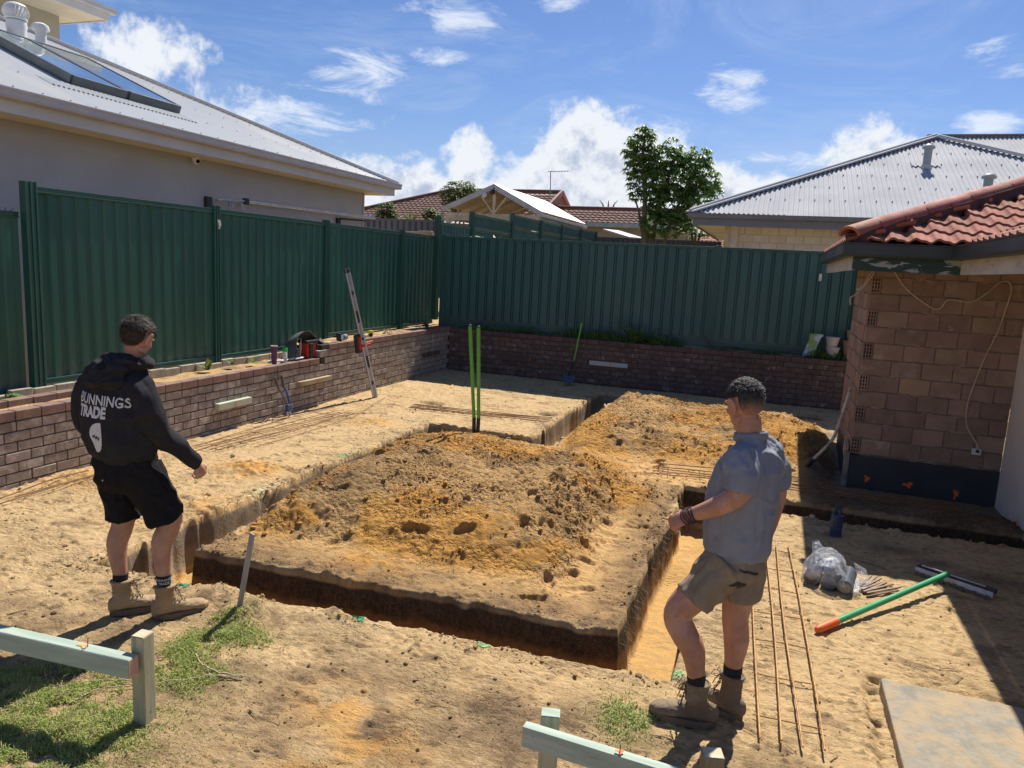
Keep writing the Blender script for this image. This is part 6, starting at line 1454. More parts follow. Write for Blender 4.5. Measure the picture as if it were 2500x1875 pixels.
MB().box((-.745, 2.70, -.2), (-.665, 2.765, .470), rot=Matrix.Rotation(.25, 3, 'Z')).build('peg', pineG, P2, bevel=.004)
MB().box((-.742, 2.703, .4701), (-.668, 2.762, .472), rot=Matrix.Rotation(.25, 3, 'Z')).build('peg_top', pineB, P2)
MB().box((-.09, 2.73, -.2), (-.01, 2.80, .455), rot=Matrix.Rotation(.28, 3, 'Z')).build('peg', pm('brown_peg', (.30, .22, .13), (.24, .17, .10), 3, .8, .001, 60, stretch=(14, 14, 1)), P2, bevel=.004)
MB().box((-.087, 2.733, .4551), (-.013, 2.797, .457), rot=Matrix.Rotation(.28, 3, 'Z')).build('peg_top', endP, P2)
MB().beam((-.79, 2.645, .405), (.10, 2.60, .40), .045, .09, (0, 0, 1)).build('rail', pineB, P2, bevel=.004)
MB().tube([(-.39, 2.618, .452), (-.388, 2.616, .490)], .002, 5).build('nail', nm, P2); splat('orange_mark', (-.39, 2.618, .4575), (1, 0, 0), (0, 1, 0), .014, .012, P2, orangeP, seed=5, h_=.0015)
MB().lathe([(.004, 0), (.004, .002)], (-.74, 2.622, .42), 8, axis=(0, -1, 0)).build('nail_head', nm, P2)
# timber blocks fixed to the walls
def block(p, q_, w_, h_, mat, lab, mark=True, mdir=(1, 0, 0), mt=.5, ori=orangeP):
    p = V3(p); q_ = V3(q_); t_ = thing('timber_block', p.lerp(q_, .5), lab, 'timber', 'timber blocks fixed to the retaining walls')
    MB().beam(p, q_, w_, h_).build('block', mat, t_, bevel=.004)
    if mark:
        m_ = p.lerp(q_, mt); md = V3(mdir); a = (q_-p).normalized(); MB().beam(m_+md*(w_/2+.0015)-V3((0, 0, h_*.42)), m_+md*(w_/2+.0015)+V3((0, 0, h_*.42)), .012, .002, tuple(md)).build('orange_mark', ori, t_)
paleG = pm('pale_green_pine', (.50, .54, .42), (.44, .48, .37), 3, .7, .001, 60)
tanP = pm('tan_pine', (.42, .33, .20), (.36, .28, .17), 3, .75, .001, 60)
dkP = pm('dark_board', (.095, .072, .055), (.075, .058, .045), 3, .8)
block((-6.465, 7.35, .335), (-6.465, 7.97, .335), .07, .085, paleG, 'pale green timber block on the left wall nearest the hooded person')
block((-6.46, 9.04, .40), (-6.46, 9.84, .40), .075, .07, tanP, 'tan timber block on the left wall above the bolt cutters', mt=.55)
block((-6.485, 13.13, .42), (-6.485, 13.91, .42), .03, .09, dkP, 'dark timber block on the left wall near the back corner', mt=.55)
block((-5.30, 14.385, .385), (-4.52, 14.385, .385), .03, .08, dkP, 'dark timber block on the back wall left of the shovel', mdir=(0, -1, 0), mt=.84)
block((-3.39, 14.38, .44), (-2.62, 14.38, .44), .035, .085, pm('white_block', (.50, .53, .50), (.44, .48, .46), 3, .7), 'whitish timber block on the back wall right of the shovel', mdir=(0, -1, 0), mt=.56)
block((-.88, 14.385, .45), (-.12, 14.385, .45), .03, .08, dkP, 'dark timber block on the back wall behind the walker head', mdir=(0, -1, 0), mt=.5)
# ---------------------------------------------------------------- tools
greenP = pm('lime_green_handle', (.13, .46, .05), (.11, .40, .045), 3, .35, spec=.6)
steelD = pm('dark_steel', (.03, .032, .035), (.05, .05, .052), 12, .5, metal=.4)
DG = thing('post_hole_digger', (-3.22, 7.98, gz(-3.2, 8.0)), 'post hole digger with two upright lime green handles stuck in the sand heap', 'digging tool')
z0 = gz(-3.2, 8.0)-.05
MB().tube([(-3.245, 8.0, .47), (-3.345, 7.99, 1.56)], .021, 12).build('handle', greenP, DG, smooth=True)
MB().tube([(-3.185, 8.0, .47), (-3.245, 8.01, 1.55)], .021, 12).build('handle', greenP, DG, smooth=True)
MB().tube([(-3.244, 8.0, .475), (-3.235, 8.0, .2)], .023, 10).build('shaft', steelD, DG, smooth=True)
MB().tube([(-3.186, 8.0, .475), (-3.19, 8.0, .2)], .023, 10).build('shaft', steelD, DG, smooth=True)
MB().box((-3.26, 7.97, z0), (-3.20, 8.02, .26)).build('blade', steelD, DG, bevel=.01); MB().box((-3.196, 7.975, z0), (-3.14, 8.025, .26), rot=Matrix.Rotation(.12, 3, 'Y')).build('blade', steelD, DG, bevel=.01)
for p in ((-3.345, 7.99, 1.56), (-3.245, 8.01, 1.55)): MB().lathe([(.022, 0), (.022, .012), (.012, .022)], p, 10).build('end_cap', blk, DG, smooth=True)
SHV = thing('shovel', (-3.65, 14.1, 0), 'round shovel with lime green handle leaning on the shaded back wall', 'shovel')
MB().tube([(-3.69, 14.27, .42), (-3.595, 14.34, 1.22)], .017, 10).build('handle', greenP, SHV, smooth=True)
MB().tube([(-3.72, 14.10, .12), (-3.71, 14.20, .3), (-3.69, 14.27, .45)], [.03, .022, .021], 10).build('socket', steelD, SHV, smooth=True)
def blade(name, c, d, s_, L_, w_, mat, parent, dish=.03):
    c = V3(c); d = V3(d).normalized(); s_ = V3(s_).normalized(); n_ = d.cross(s_); vs = []; m = 9
    for i in range(m):
        t_ = i/(m-1); ww = w_*(.86+.14*math.sin(t_*2.5))*(1 if t_ < .55 else math.sqrt(max(.0, 1-((t_-.55)/.46)**2)))
        for j in range(7):
            u = (j/6-.5)*2; vs.append(c+d*L_*t_+s_*ww*u/2+n_*(dish*u*u-dish*.5*math.sin(t_*3)))
    fs = [(i*7+j, i*7+j+1, (i+1)*7+j+1, (i+1)*7+j) for i in range(m-1) for j in range(6)]
    o = mk(name, vs, fs, mat, parent); o.modifiers.new('t', 'SOLIDIFY').thickness = .004; o.data.polygons.foreach_set('use_smooth', [True]*len(fs)); return o
blade('blade', (-3.72, 14.13, .18), (0.12, -.62, -.27), (1, .1, 0), .34, .26, pm('blue_grey_steel', (.13, .16, .21), (.10, .12, .16), 6, .5, metal=.3), SHV)
LV = thing('spirit_level', (-6.10, 10.64, 0), 'long aluminium box level leaning on the left brick wall', 'spirit level')
a_, b_ = V3((-6.09, 10.62, gz(-6.09, 10.62))), V3((-6.36, 10.12, 2.10))
upv = V3((1, -.3, 0)); lvM = pm('blue_grey_aluminium', (.30, .33, .42), (.25, .28, .37), 8, .35, metal=.5)
MB().beam(a_, b_, .035, .085, (.6, .8, .2)).build('rail', lvM, LV, bevel=.004)
dl = (b_-a_).normalized()
dU = V3((.6, .8, .2)); sxv = dl.cross(dU).normalized(); fy = sxv.cross(dl).normalized()
for t_, L_, nm_ in ((.985, .035, 'end_cap'), (.64, .10, 'hand_hole'), (.29, .10, 'hand_hole'), (.82, .03, 'vial'), (.12, .03, 'vial'), (.47, .02, 'vial')):
    c_ = a_.lerp(b_, t_); MB().beam(c_-dl*L_, c_+dl*L_, .041, .088 if 'cap' in nm_ else .045, (.6, .8, .2)).build(nm_, blk, LV, bevel=.003)
for sd in (-1, 1): MB().beam(a_+fy*.030*sd+sxv*.0185*-1, b_+fy*.030*sd-sxv*.0185, .004, .018, tuple(fy)).build('edge_strip', pm('pale_alu', (.50, .54, .66), None, 5, .4, metal=.4), LV)
LS = thing('laser_detector', (-6.40, 10.50, .83), 'red and black laser receiver clamped to the aluminium level', 'laser receiver')
redP = pm('red_plastic', (.50, .035, .02), (.42, .03, .02), 6, .45)
rM = Matrix.Rotation(-.16, 3, 'X')
MB().box((-6.30, 10.27, .76), (-6.22, 10.37, 1.06), rot=Matrix.Rotation(.22, 3, 'X')).build('case', blk, LS, bevel=.012)
MB().box((-6.218, 10.285, .80), (-6.208, 10.355, 1.03), rot=Matrix.Rotation(.22, 3, 'X'), c=(-6.26, 10.32, .91)).build('red_face', redP, LS, bevel=.004)
MB().box((-6.24, 10.36, .86), (-6.18, 10.62, .90), rot=Matrix.Rotation(.05, 3, 'X')).build('clamp', redP, LS, bevel=.008)
MB().tube([(-6.21, 10.45, .92), (-6.21, 10.70, .93)], .010, 8).build('clamp_screw', pm('orange_plastic', (.6, .16, .05), None, 5, .4), LS, smooth=True)
BC_ = thing('bolt_cutters', (-6.33, 8.63, 0), 'blue bolt cutters standing against the left brick wall', 'bolt cutters')
bluP = pm('blue_paint', (.05, .09, .26), (.04, .07, .20), 6, .4)
MB().tube(smooth_pts([(-6.34, 8.62, .17), (-6.36, 8.57, .28), (-6.42, 8.50, .44)]), .014, 8).build('handle', pm('worn_grey', (.15, .15, .17), None, 5, .5), BC_, smooth=True)
MB().tube(smooth_pts([(-6.33, 8.65, .17), (-6.37, 8.655, .30), (-6.43, 8.64, .44)]), .014, 8).build('handle', bluP, BC_, smooth=True)
for p, q_ in (((-6.415, 8.505, .42), (-6.45, 8.47, .58)), ((-6.43, 8.64, .42), (-6.45, 8.62, .59))): MB().tube([p, q_], .019, 8).build('grip', pm('brown_grip', (.13, .10, .08), None, 20, .7), BC_, smooth=True)
MB().box((-6.36, 8.58, .08), (-6.31, 8.68, .18)).build('pivot_block', bluP, BC_, bevel=.008)
for k in (-1, 1): MB().tube([(-6.335, 8.63+.025*k, .1), (-6.33, 8.63+.03*k, .04), (-6.325, 8.63+.008*k, .0)], [.016, .016, .008], 8).build('jaw', alum, BC_)
# things on the wall cap
cp = tag(MB().lathe([(.036, 0), (.045, .25), (.047, .255), (.043, .258), (.04, .24), (.005, .235)], (-6.62, 8.68, .727), 24).build('purple_cup', pm('purple_plastic', (.12, .03, .13), (.10, .025, .11), 5, .45), smooth=True), 'tall purple tumbler with white rim standing on the left wall', 'cup')
MB().lathe([(.0475, .252), (.048, .262), (.042, .262), (.042, .25)], (-6.62, 8.68, .727), 24).build('rim', whiteP, cp, smooth=True); cp.children[0].matrix_parent_inverse = Matrix.Identity(4)
bt = thing('spray_can', (-6.62, 8.92, .727), 'white can with bright green lid beside the purple tumbler', 'spray can')
MB().lathe([(.032, 0), (.034, .01), (.034, .15), (.028, .16)], (-6.62, 8.92, .727), 20).build('can', whiteP, bt, smooth=True)
MB().lathe([(.037, .155), (.037, .205), (.033, .212), (.033, .19)], (-6.62, 8.92, .727), 20).build('lid', pm('bright_green', (.03, .55, .10), None, 5, .4), bt, smooth=True)
# jacket draped over a charger / radio
jk = thing('work_bag', (-6.72, 9.38, .73), 'dark grey jacket draped as a tent over red and black power tool case', 'bag')
jm = pm('grey_jacket', (.085, .095, .10), (.06, .07, .075), 8, .7, .002, 40)
vs = []; fs = []
prof_ = [(9.10, .74), (9.17, .88), (9.22, 1.04), (9.34, 1.12), (9.52, 1.16), (9.62, 1.08), (9.76, .98), (9.90, .90), (9.96, .82)]
for i, (y_, z_) in enumerate(prof_):
    for j in range(6):
        u = j/5; xx = -6.60-.24*u+.02*math.sin(i*1.9+j); zz = z_-(.10*u*u)-.03*math.sin(j*2.2+i)*u
        if 1 < i < 6 and j == 0: xx -= .03
        vs.append((xx, y_, zz))
for i in range(8):
    for j in range(5): fs.append((i*6+j, i*6+j+1, (i+1)*6+j+1, (i+1)*6+j))
o = mk('jacket', vs, fs, jm, jk); o.modifiers.new('s', 'SUBSURF').levels = 1; o.modifiers['s'].render_levels = 2; o.modifiers.new('t', 'SOLIDIFY').thickness = .008
MB().add([(-6.58, 9.08, .735), (-6.56, 9.2, .98), (-6.58, 9.26, 1.05), (-6.60, 9.30, .90), (-6.57, 9.22, .735)], [(0, 1, 2, 3, 4)]).build('sleeve', jm, jk)
MB().box((-6.74, 9.42, .73), (-6.58, 9.68, .97)).build('tool_case', redP, jk, bevel=.02)
MB().box((-6.575, 9.46, .73), (-6.555, 9.54, .96)).box((-6.575, 9.64, .73), (-6.555, 9.70, .93)).box((-6.75, 9.40, .955), (-6.57, 9.70, 1.0)).build('case_frame', blk, jk, bevel=.01)
MB().beam((-6.57, 9.72, 1.02), (-6.56, 9.96, .84), .01, .02).build('pale_trim', whiteP, jk)
wt = tag(MB().tube(smooth_pts([(-6.68, 8.62, .75), (-6.60, 8.80, .765), (-6.66, 9.0, .75), (-6.58, 9.2, .76), (-6.66, 9.42, .75)]), [.03+.008*math.sin(i*1.3) for i in range(25)], 8, squash=.55).build('crumpled_cloth', pm('white_cloth', (.60, .62, .68), (.50, .52, .58), 9, .8, .004, 30), smooth=True), 'crumpled white cloth lying along the wall behind the purple tumbler', 'cloth')
bt2 = thing('tape_roll', (-6.62, 10.42, .925), 'black battery pack with pale label standing on the upper wall cap', 'battery')
MB().lathe([(.045, 0), (.05, .02), (.05, .11), (.04, .125)], (-6.63, 10.36, .922), 16).build('case', blk, bt2, smooth=True)
MB().box((-6.578, 10.33, .95), (-6.572, 10.39, 1.02)).build('label', whiteP, bt2)
MB().lathe([(.04, -.05), (.05, -.04), (.05, .04), (.04, .05)], (-6.64, 10.52, .972), 16, axis=(0, 1, 0)).build('clear_cup', pm('smoky_plastic', (.25, .30, .33), (.15, .18, .2), 9, .3), bt2, smooth=True)
hk = MB().tube([(-6.6, 10.03, .925), (-6.59, 10.12, .94), (-6.62, 10.24, .93)], .009, 6).build('blue_strap', pm('blue_strap', (.05, .06, .3)), None); tag(hk, 'short blue strap on the wall cap beside the battery', 'strap')
tm_ = thing('tape_measure', (-6.60, 11.31, .925), 'small yellow and black tape measure on the left wall cap', 'tape measure')
yel = pm('yellow_plastic', (.65, .48, .03), None, 5, .4)
MB().box((-6.63, 11.27, .925), (-6.58, 11.35, 1.0)).build('case', blk, tm_, bevel=.01); MB().box((-6.64, 11.26, .985), (-6.57, 11.36, 1.03)).build('shell', yel, tm_, bevel=.012)
gb = tag(MB().tube(smooth_pts([(-6.62, 11.06, .93), (-6.6, 11.14, .96), (-6.64, 11.20, .95), (-6.6, 11.26, .94)]), [.015, .02, .025, .03, .03, .03, .03, .028, .026, .024, .024, .024, .024, .02, .02, .018, .014, .01, .01][:19], 8).build('string_bundle', pm('lime_cord', (.45, .60, .10), (.55, .6, .35), 30, .7), smooth=True), 'lime green bundle of string line beside the tape measure', 'string')
mb = MB()
for k in range(7):
    a = .4+k*.35; mb.tube([(-6.64, 11.75+.03*k, .93), (-6.6+.05*math.sin(k), 11.85+.10*math.cos(a), .99+.05*math.sin(a*1.3)), (-6.58, 12.0+.12*math.cos(a*2), .93)], .006, 4)
tag(mb.build('dry_twigs', pm('dry_grass', (.50, .42, .27), (.40, .33, .20), 9, .8)), 'dry pale twigs heaped on the left wall beyond the tape measure', 'twigs', kind='stuff')
# flat offcuts at the step
ofc = tag(MB().box((-6.66, 9.66, .735), (-6.52, 9.92, .825)).build('loose_bricks', capM, bevel=.006), 'single loose cap brick at the step of the left wall', 'brick')
tag(MB().box((-6.68, 9.60, .826), (-6.50, 9.90, .840)).build('timber_offcut', paleG, bevel=.002), 'thin pale offcut lying on the loose brick at the wall step', 'timber')
tag(MB().box((-6.70, 9.92, .924), (-6.54, 10.15, .937)).build('timber_offcut', tanP, bevel=.002), 'thin tan offcut lying at the end of the upper wall cap', 'timber')
# ---------------------------------------------------------------- reinforcing bars on the ground
rust = pm('rusty_bar', (.30, .155, .07), (.20, .10, .05), 40, .75, metal=.15)
rustY = pm('fresh_rust_bar', (.48, .27, .085), (.36, .19, .07), 30, .7, metal=.15)
def bar(p, q_, r_=.006, lift=.012, n_=10, sag=True, seed=0):
    rs = random.Random(seed); p = V3((*p, 0)) if len(p) == 2 else V3(p); q_ = V3((*q_, 0)) if len(q_) == 2 else V3(q_); out = []; n_ = int(max(4, (q_-p).length/.12))
    off = rs.uniform(-.02, .02)
    hs = [gz(*(p.lerp(q_, i/n_))[:2]) for i in range(n_+1)]
    sm_ = [max(hs[max(0, i-2):i+3]) for i in range(n_+1)]
    for i in range(n_+1):
        c_ = p.lerp(q_, i/n_); s_ = (q_-p).normalized(); w_ = off*math.sin(math.pi*i/n_)
        out.append((c_.x-s_.y*w_, c_.y+s_.x*w_, sum(sm_[max(0, i-1):i+2])/len(sm_[max(0, i-1):i+2])+lift))
    return out
def barset(name, lst, label, cat='steel bars', mat=rust, r_=.006, group=None):
    t_ = thing(name, (lst[0][0][0], lst[0][0][1], 0), label, cat, group)
    for i, (a, b_) in enumerate(lst):
        MB().tube(bar(a, b_, r_, .010+.004*(i % 3), seed=i), r_, 6).build('bar', mat, t_, smooth=True)
    return t_
def mesh_panel(name, c0, c1, w_, nlong, ncross, label, mat, r_=.0065, skew=0):
    c0 = V3((*c0, 0)); c1 = V3((*c1, 0)); d = (c1-c0).normalized(); s_ = V3((d.y, -d.x, 0)); L_ = (c1-c0).length; t_ = thing(name, c0, label, 'steel mesh')
    for i in range(nlong):
        u = (i/(nlong-1)-.5)*w_; MB().tube(bar((c0+s_*u)[:2], (c1+s_*u*(1+skew))[:2], r_, .030, seed=i), r_, 6).build('long_bar', mat, t_, smooth=True)
    for j in range(ncross):
        c_ = c0+d*(L_*(j+.5)/ncross); MB().tube(bar((c_-s_*(w_/2+.03))[:2], (c_+s_*(w_/2+.03))[:2], r_*.6, .022, seed=j+50), r_*.6, 5).build('cross_bar', mat, t_)
    return t_
mesh_panel('trench_mesh', (.30, 3.62), (.17, 6.6), .30, 4, 7, 'long ladder of rusty trench mesh lying right of the walker', rustY, .0055, .0)
mesh_panel('trench_mesh', (-1.15, 8.45), (2.1, 8.80), .42, 5, 9, 'wide trench mesh strip lying across the sand behind the walker', rust, .0055)
mesh_panel('trench_mesh', (-5.2, 10.2), (-3.0, 10.42), .26, 5, 6, 'trench mesh strip on the far left pad behind the green handles', rust, .006)
mesh_panel('trench_mesh', (-6.0, 6.6), (-5.78, 9.2), .34, 5, 7, 'trench mesh strip on the pad beside the left brick wall', rust, .0045)
barset('steel_bars', [((-6.05, 6.5), (-6.12, 8.3)), ((-5.62, 7.0), (-5.55, 9.0)), ((-5.9, 7.0), (-5.6, 9.3)), ((-6.2, 6.7), (-6.3, 8.4)), ((-6.28, 7.8), (-6.2, 9.6)), ((-5.5, 8.9), (-5.9, 10.6)), ((-5.3, 9.6), (-5.9, 9.2))], 'loose rusty bars scattered beside the left brick wall', r_=.0045)
barset('steel_bars', [((-6.3, 4.3), (-6.25, 5.3)), ((-6.2, 4.5), (-6.1, 5.4)), ((-6.15, 4.1), (-6.05, 5.2))], 'three rusty bars on the sand at the left edge')
barset('steel_bars', [((-4.35, 3.98), (-4.2, 5.4)), ((-4.22, 3.96), (-4.14, 5.4)), ((-4.28, 4.0), (-4.10, 5.2))], 'rusty bars lying in the trench behind the hooded person', mat=rustY)
# blue spool-like chairs, bag, stakes
tb = thing('bar_chair_stack', (.735, 7.14, gz(.73, 7.14)), 'stack of dark blue round plastic bar chairs standing in the shade', 'plastic stack')
bd = pm('navy_plastic', (.018, .03, .085), (.03, .045, .12), 6, .4)
zb = gz(.73, 7.14)
for k in range(11): MB().lathe([(.030, 0), (.052, .002), (.052, .011), (.030, .013)], (.735, 7.14, zb+k*.0185), 24).build('ring', bd, tb)
for k in range(11): MB().lathe([(.0525, .0125), (.0535, .0135), (.0525, .0155)], (.735, 7.14, zb+k*.0185), 24).build('bright_rim', pm('pale_blue_plastic', (.12, .17, .28)), tb)
MB().lathe([(.032, 0), (.032, .205)], (.735, 7.14, zb), 16).build('core', blk, tb)
for k in range(4):
    a = k*1.57+.3; MB().tube([(.735+.04*math.cos(a), 7.14+.04*math.sin(a), zb+.2), (.735+.022*math.cos(a), 7.14+.022*math.sin(a), zb+.26), (.735+.006*math.cos(a), 7.14+.006*math.sin(a), zb+.275)], .007, 6).build('prong', bd, tb)
# clear bag of round chairs
bag = thing('plastic_bag', (.63, 5.95, gz(.63, 5.9)), 'clear plastic bag full of round bar chairs lying on the sand', 'bag')
zb = gz(.63, 5.9)
bpm = bpy.data.materials.new('clear_film'); bpm.use_nodes = True; t = bpm.node_tree; t.nodes.clear(); q = NT(t)
pr_ = q.n('ShaderNodeBsdfPrincipled', ins={'Base Color': (.80, .83, .88, 1), 'Roughness': .18, 'Specular IOR Level': .8})
bp_ = q.n('ShaderNodeBump', ins={'Strength': 1., 'Distance': .02, 'Height': q.noise(q.n('ShaderNodeTexCoord').outputs['Object'], 16, 5, .65, 1.5)}); t.links.new(bp_.outputs[0], pr_.inputs['Normal'])
tr_ = q.n('ShaderNodeBsdfTransparent', ins={0: (.93, .94, .96, 1)}); mf = q.ss(q.noise(q.n('ShaderNodeTexCoord').outputs['Object'], 7, 4, .6, 1.), .40, .68, .16, .58)
q.n('ShaderNodeOutputMaterial', ins={0: q.n('ShaderNodeMixShader', ins={0: mf, 1: tr_.outputs[0], 2: pr_.outputs[0]}).outputs[0]})
def spool(c, ax, L_, r_, mat, mat2):
    c = V3(c); ax = V3(ax).normalized(); n_ = int(L_/.02)
    o_ = []
    for k in range(n_): o_ += [(r_*.8, k*.02), (r_, k*.02+.003), (r_, k*.02+.012), (r_*.8, k*.02+.015)]
    MB().lathe(o_, c-ax*L_/2, 20, tuple(ax)).build('bar_chair_roll', mat, bag)
    MB().lathe([(r_*.72, -.002), (r_*.7, -.003)], c-ax*L_/2, 20, tuple(ax)).build('roll_end', mat2, bag)
gm1 = pm('grey_chair', (.16, .18, .22), (.10, .12, .16), 9, .5); gm2 = pm('dark_chair_end', (.05, .05, .055), (.14, .12, .09), 14, .6); gm3 = pm('tan_chair_end', (.36, .30, .2), None, 9, .7)
ax = (.18, 1, .02)
for (x, y, z, e_) in [(.50, 5.98, .06, gm2), (.62, 5.95, .058, gm1), (.73, 5.91, .062, gm3), (.645, 5.97, .130, gm2)]: spool((x, y, zb+z), ax, .32, .056, gm1, e_)
mb = MB(); rings = []
for i in range(11):
    t_ = i/10; cx = .46+.36*t_; hw = .17+.05*math.sin(t_*math.pi); hz_ = .03+.10*math.sin(min(1, t_*1.1+.12)*math.pi)**.6
    rings.append((V3((cx, 5.99-.07*t_, zb+hz_)), V3((.02, hw, 0)), V3((0, 0, hz_))))
elloft(mb, rings, 26)
bo = vox('film', mb, .009, bpm, bag, 6, folds(.007, 15, (1, 1, 1), seed=31, big=.006, bsc=10))
mk('bag_corner', [V3(p) for p in [(.48, 6.10, zb+.16), (.47, 6.16, zb+.24), (.52, 6.19, zb+.25), (.58, 6.14, zb+.18)]], [(0, 1, 2, 3)], bpm, bag)
mk('bag_corner', [V3(p) for p in [(.78, 6.05, zb+.16), (.87, 6.06, zb+.12), (.90, 5.95, zb+.05), (.82, 5.90, zb+.03)]], [(0, 1, 2, 3)], bpm, bag)
st = thing('steel_stakes', (.9, 6.0, 0), 'fan of short rusty steel stakes beside the clear plastic bag', 'stakes')
for k, (a, b_) in enumerate([((.82, 5.86), (.97, 6.20)), ((.82, 5.87), (1.0, 6.17)), ((.83, 5.85), (1.02, 6.14)), ((.84, 5.83), (1.03, 6.10)), ((.84, 5.82), (1.08, 6.12)), ((.86, 5.79), (1.12, 6.04)), ((.86, 5.77), (1.10, 6.00)), ((.81, 5.90), (.93, 6.18))]):
    MB().beam(V3((*a, gz(*a)+.012+.008*(k % 3))), V3((*b_, gz(*b_)+.018+.01*(k % 2))), .018, .012).build('stake', pm('stake_brown', (.16, .10, .06), (.30, .22, .15), 12, .7), st, bevel=.003)
# concrete leveller rake
RK = thing('screed_rake', (.5, 5.1, 0), 'green handled levelling rake with orange grip lying on the sand', 'rake')
g0 = V3((.475, 4.99, gz(.48, 5.0)+.035)); g1 = V3((1.47, 6.27, gz(1.47, 6.27)+.115))
MB().tube([g0.lerp(g1, .13), g1], .0215, 14).build('handle', pm('green_handle', (.04, .36, .15), (.035, .31, .13), 4, .35, spec=.6), RK, smooth=True)
MB().tube([g0, g0.lerp(g1, .012), g0.lerp(g1, .02), g0.lerp(g1, .135)], [.018, .026, .0275, .0275], 14).build('grip', pm('orange_rubber', (.80, .14, .02), (.70, .11, .02), 6, .5), RK, smooth=True)
s0, s1 = V3((1.285, 6.47, gz(1.29, 6.47)+.05)), V3((1.76, 6.165, gz(1.76, 6.16)+.05))
MB().beam(s0-V3((0, 0, .01)), s1-V3((0, 0, .01)), .008, .045, (0, 0, 1)).build('blade', pm('dull_aluminium', (.62, .65, .72), (.45, .46, .48), 12, .5), RK, bevel=.002)
MB().tube([g1, s0.lerp(s1, .08)+V3((0, 0, .04))], .006, 6).build('brace', alum, RK); MB().tube([g1, s0.lerp(s1, .90)+V3((0, 0, .04))], .006, 6).build('brace', alum, RK)
MB().beam(s0+V3((.03, .055, .0)), s1+V3((.03, .055, .0)), .07, .03).build('back_edge', pm('rust_edge', (.10, .07, .05)), RK)
mb = MB(); sd_ = (s1-s0)
for k in range(12):
    c_ = s0.lerp(s1, (k+.5)/12)+V3((-.012, -.012, -.04)); mb.beam(c_-sd_*.03, c_+sd_*.03, .006, .03+.02*random.random())
o = mb.build('sand_crust', pm('crust', (.20, .14, .09), None, 20, .9), RK); o['kind'] = 'stuff'
# white handled shovel by the house corner
S2 = thing('shovel', (.6, 9.8, 0), 'old shovel with worn white handle leaning on the block house corner', 'shovel')
wh = pm('worn_white_paint', (.55, .53, .50), (.38, .36, .33), 9, .7, c3=(.20, .17, .14), s3=10)
MB().tube(smooth_pts([(.62, 9.50, .14), (.80, 9.42, .42), (.86, 9.38, .68), (.93, 9.36, 1.10)]), .019, 9).build('handle', wh, S2, smooth=True)
MB().tube(smooth_pts([(.50, 9.56, -.02), (.57, 9.52, .05), (.63, 9.49, .16)]), [.028]*13, 9).build('socket', steelD, S2, smooth=True)
blade('blade', (.53, 9.55, .02), (-.75, .3, -.12), (.3, .8, 0), .28, .24, steelD, S2)
# stake and cords in front
SK = tag(MB().beam((-3.035, 3.62, gz(-3.03, 3.62)-.05), (-2.955, 3.66, .54), .045, .012, (.3, .9, 0)).build('marker_stake', pm('weathered_stake', (.42, .40, .36), (.30, .28, .25), 9, .85, .001, 60, stretch=(1, 1, .2)), bevel=.003), 'weathered grey flat stake leaning in front of the trench', 'stake')
rope = pm('pale_root', (.50, .40, .25), (.42, .33, .20), 30, .85)
def cord(P, r_, lab, cat='root'):
    pts = smooth_pts([(x, y, gz(x, y)+.012) for x, y in P], 5); tag(MB().tube([(p[0], p[1], gz(p[0], p[1])+.012+.008*abs(math.sin(i*.9))) for i, p in enumerate(pts)], r_, 6).build('dry_root', rope, smooth=True), lab, cat, 'dry roots on the lawn patches')
cord([(-2.91, 3.11), (-2.82, 3.05), (-2.74, 3.02), (-2.63, 3.01), (-2.51, 3.03), (-2.60, 2.99), (-2.69, 2.97)], .0045, 'pale dry root looping over the sand patch right of the left peg')
cord([(-2.60, 3.0), (-2.69, 2.96), (-2.76, 2.89), (-2.89, 2.79), (-2.97, 2.73), (-3.05, 2.68), (-3.11, 2.61), (-3.13, 2.49)], .003, 'long thin dry root running behind the left peg')
cord([(-3.22, 2.65), (-3.15, 2.71), (-3.02, 2.76), (-2.92, 2.8)], .003, 'short thin dry root behind the left rail')
cord([(-3.42, 2.20), (-3.34, 2.31), (-3.30, 2.36), (-3.24, 2.37)], .004, 'dry root on the lawn at the left picture edge')
# concrete slab
cs = tag(MB().box((.80, -1, -.25), (2.49, 4.50, .038), ).build('concrete_slab', pm('concrete', (.30, .275, .22), (.24, .22, .175), 14, .95, .006, 40, c3=(.40, .30, .18), s3=6, t3=(.38, .66)), bevel=.012, seg=2), 'worn concrete slab strewn with sand at the lower right corner', 'slab')
# green survey paint
sprayG = pm('green_marking_paint', (.22, .50, .20), (.30, .42, .18), 20, .8)
spD = pm('emerald_marking_paint', (.02, .28, .12), (.03, .2, .09), 20, .8)
def gsplat(x, y, a, b_, mat, lab, sd):
    rs = random.Random(sd); vs = []; fs = []
    for k in range(46):
        r_ = abs(rs.gauss(0, .5)); t_ = rs.random()*6.28; px, py = x+a*r_*math.cos(t_), y+b_*r_*math.sin(t_); s_ = rs.uniform(.006, .018)
        n_ = len(vs); q_ = [(px+s_*math.cos(u+sd)*rs.uniform(.7, 1.3), py+s_*math.sin(u+sd)*rs.uniform(.7, 1.3)) for u in (0, 1.25, 2.5, 3.8, 5.0)]
        vs += [(u, v_, gz(u, v_)+.006) for u, v_ in q_]; fs.append(tuple(range(n_, n_+5)))
    tag(mk('paint_speckle', [V3(v) for v in vs], fs, mat), lab, 'paint mark', kind='stuff')
paleGr = pm('faded_green_paint', (.50, .55, .30), (.52, .48, .28), 20, .85)
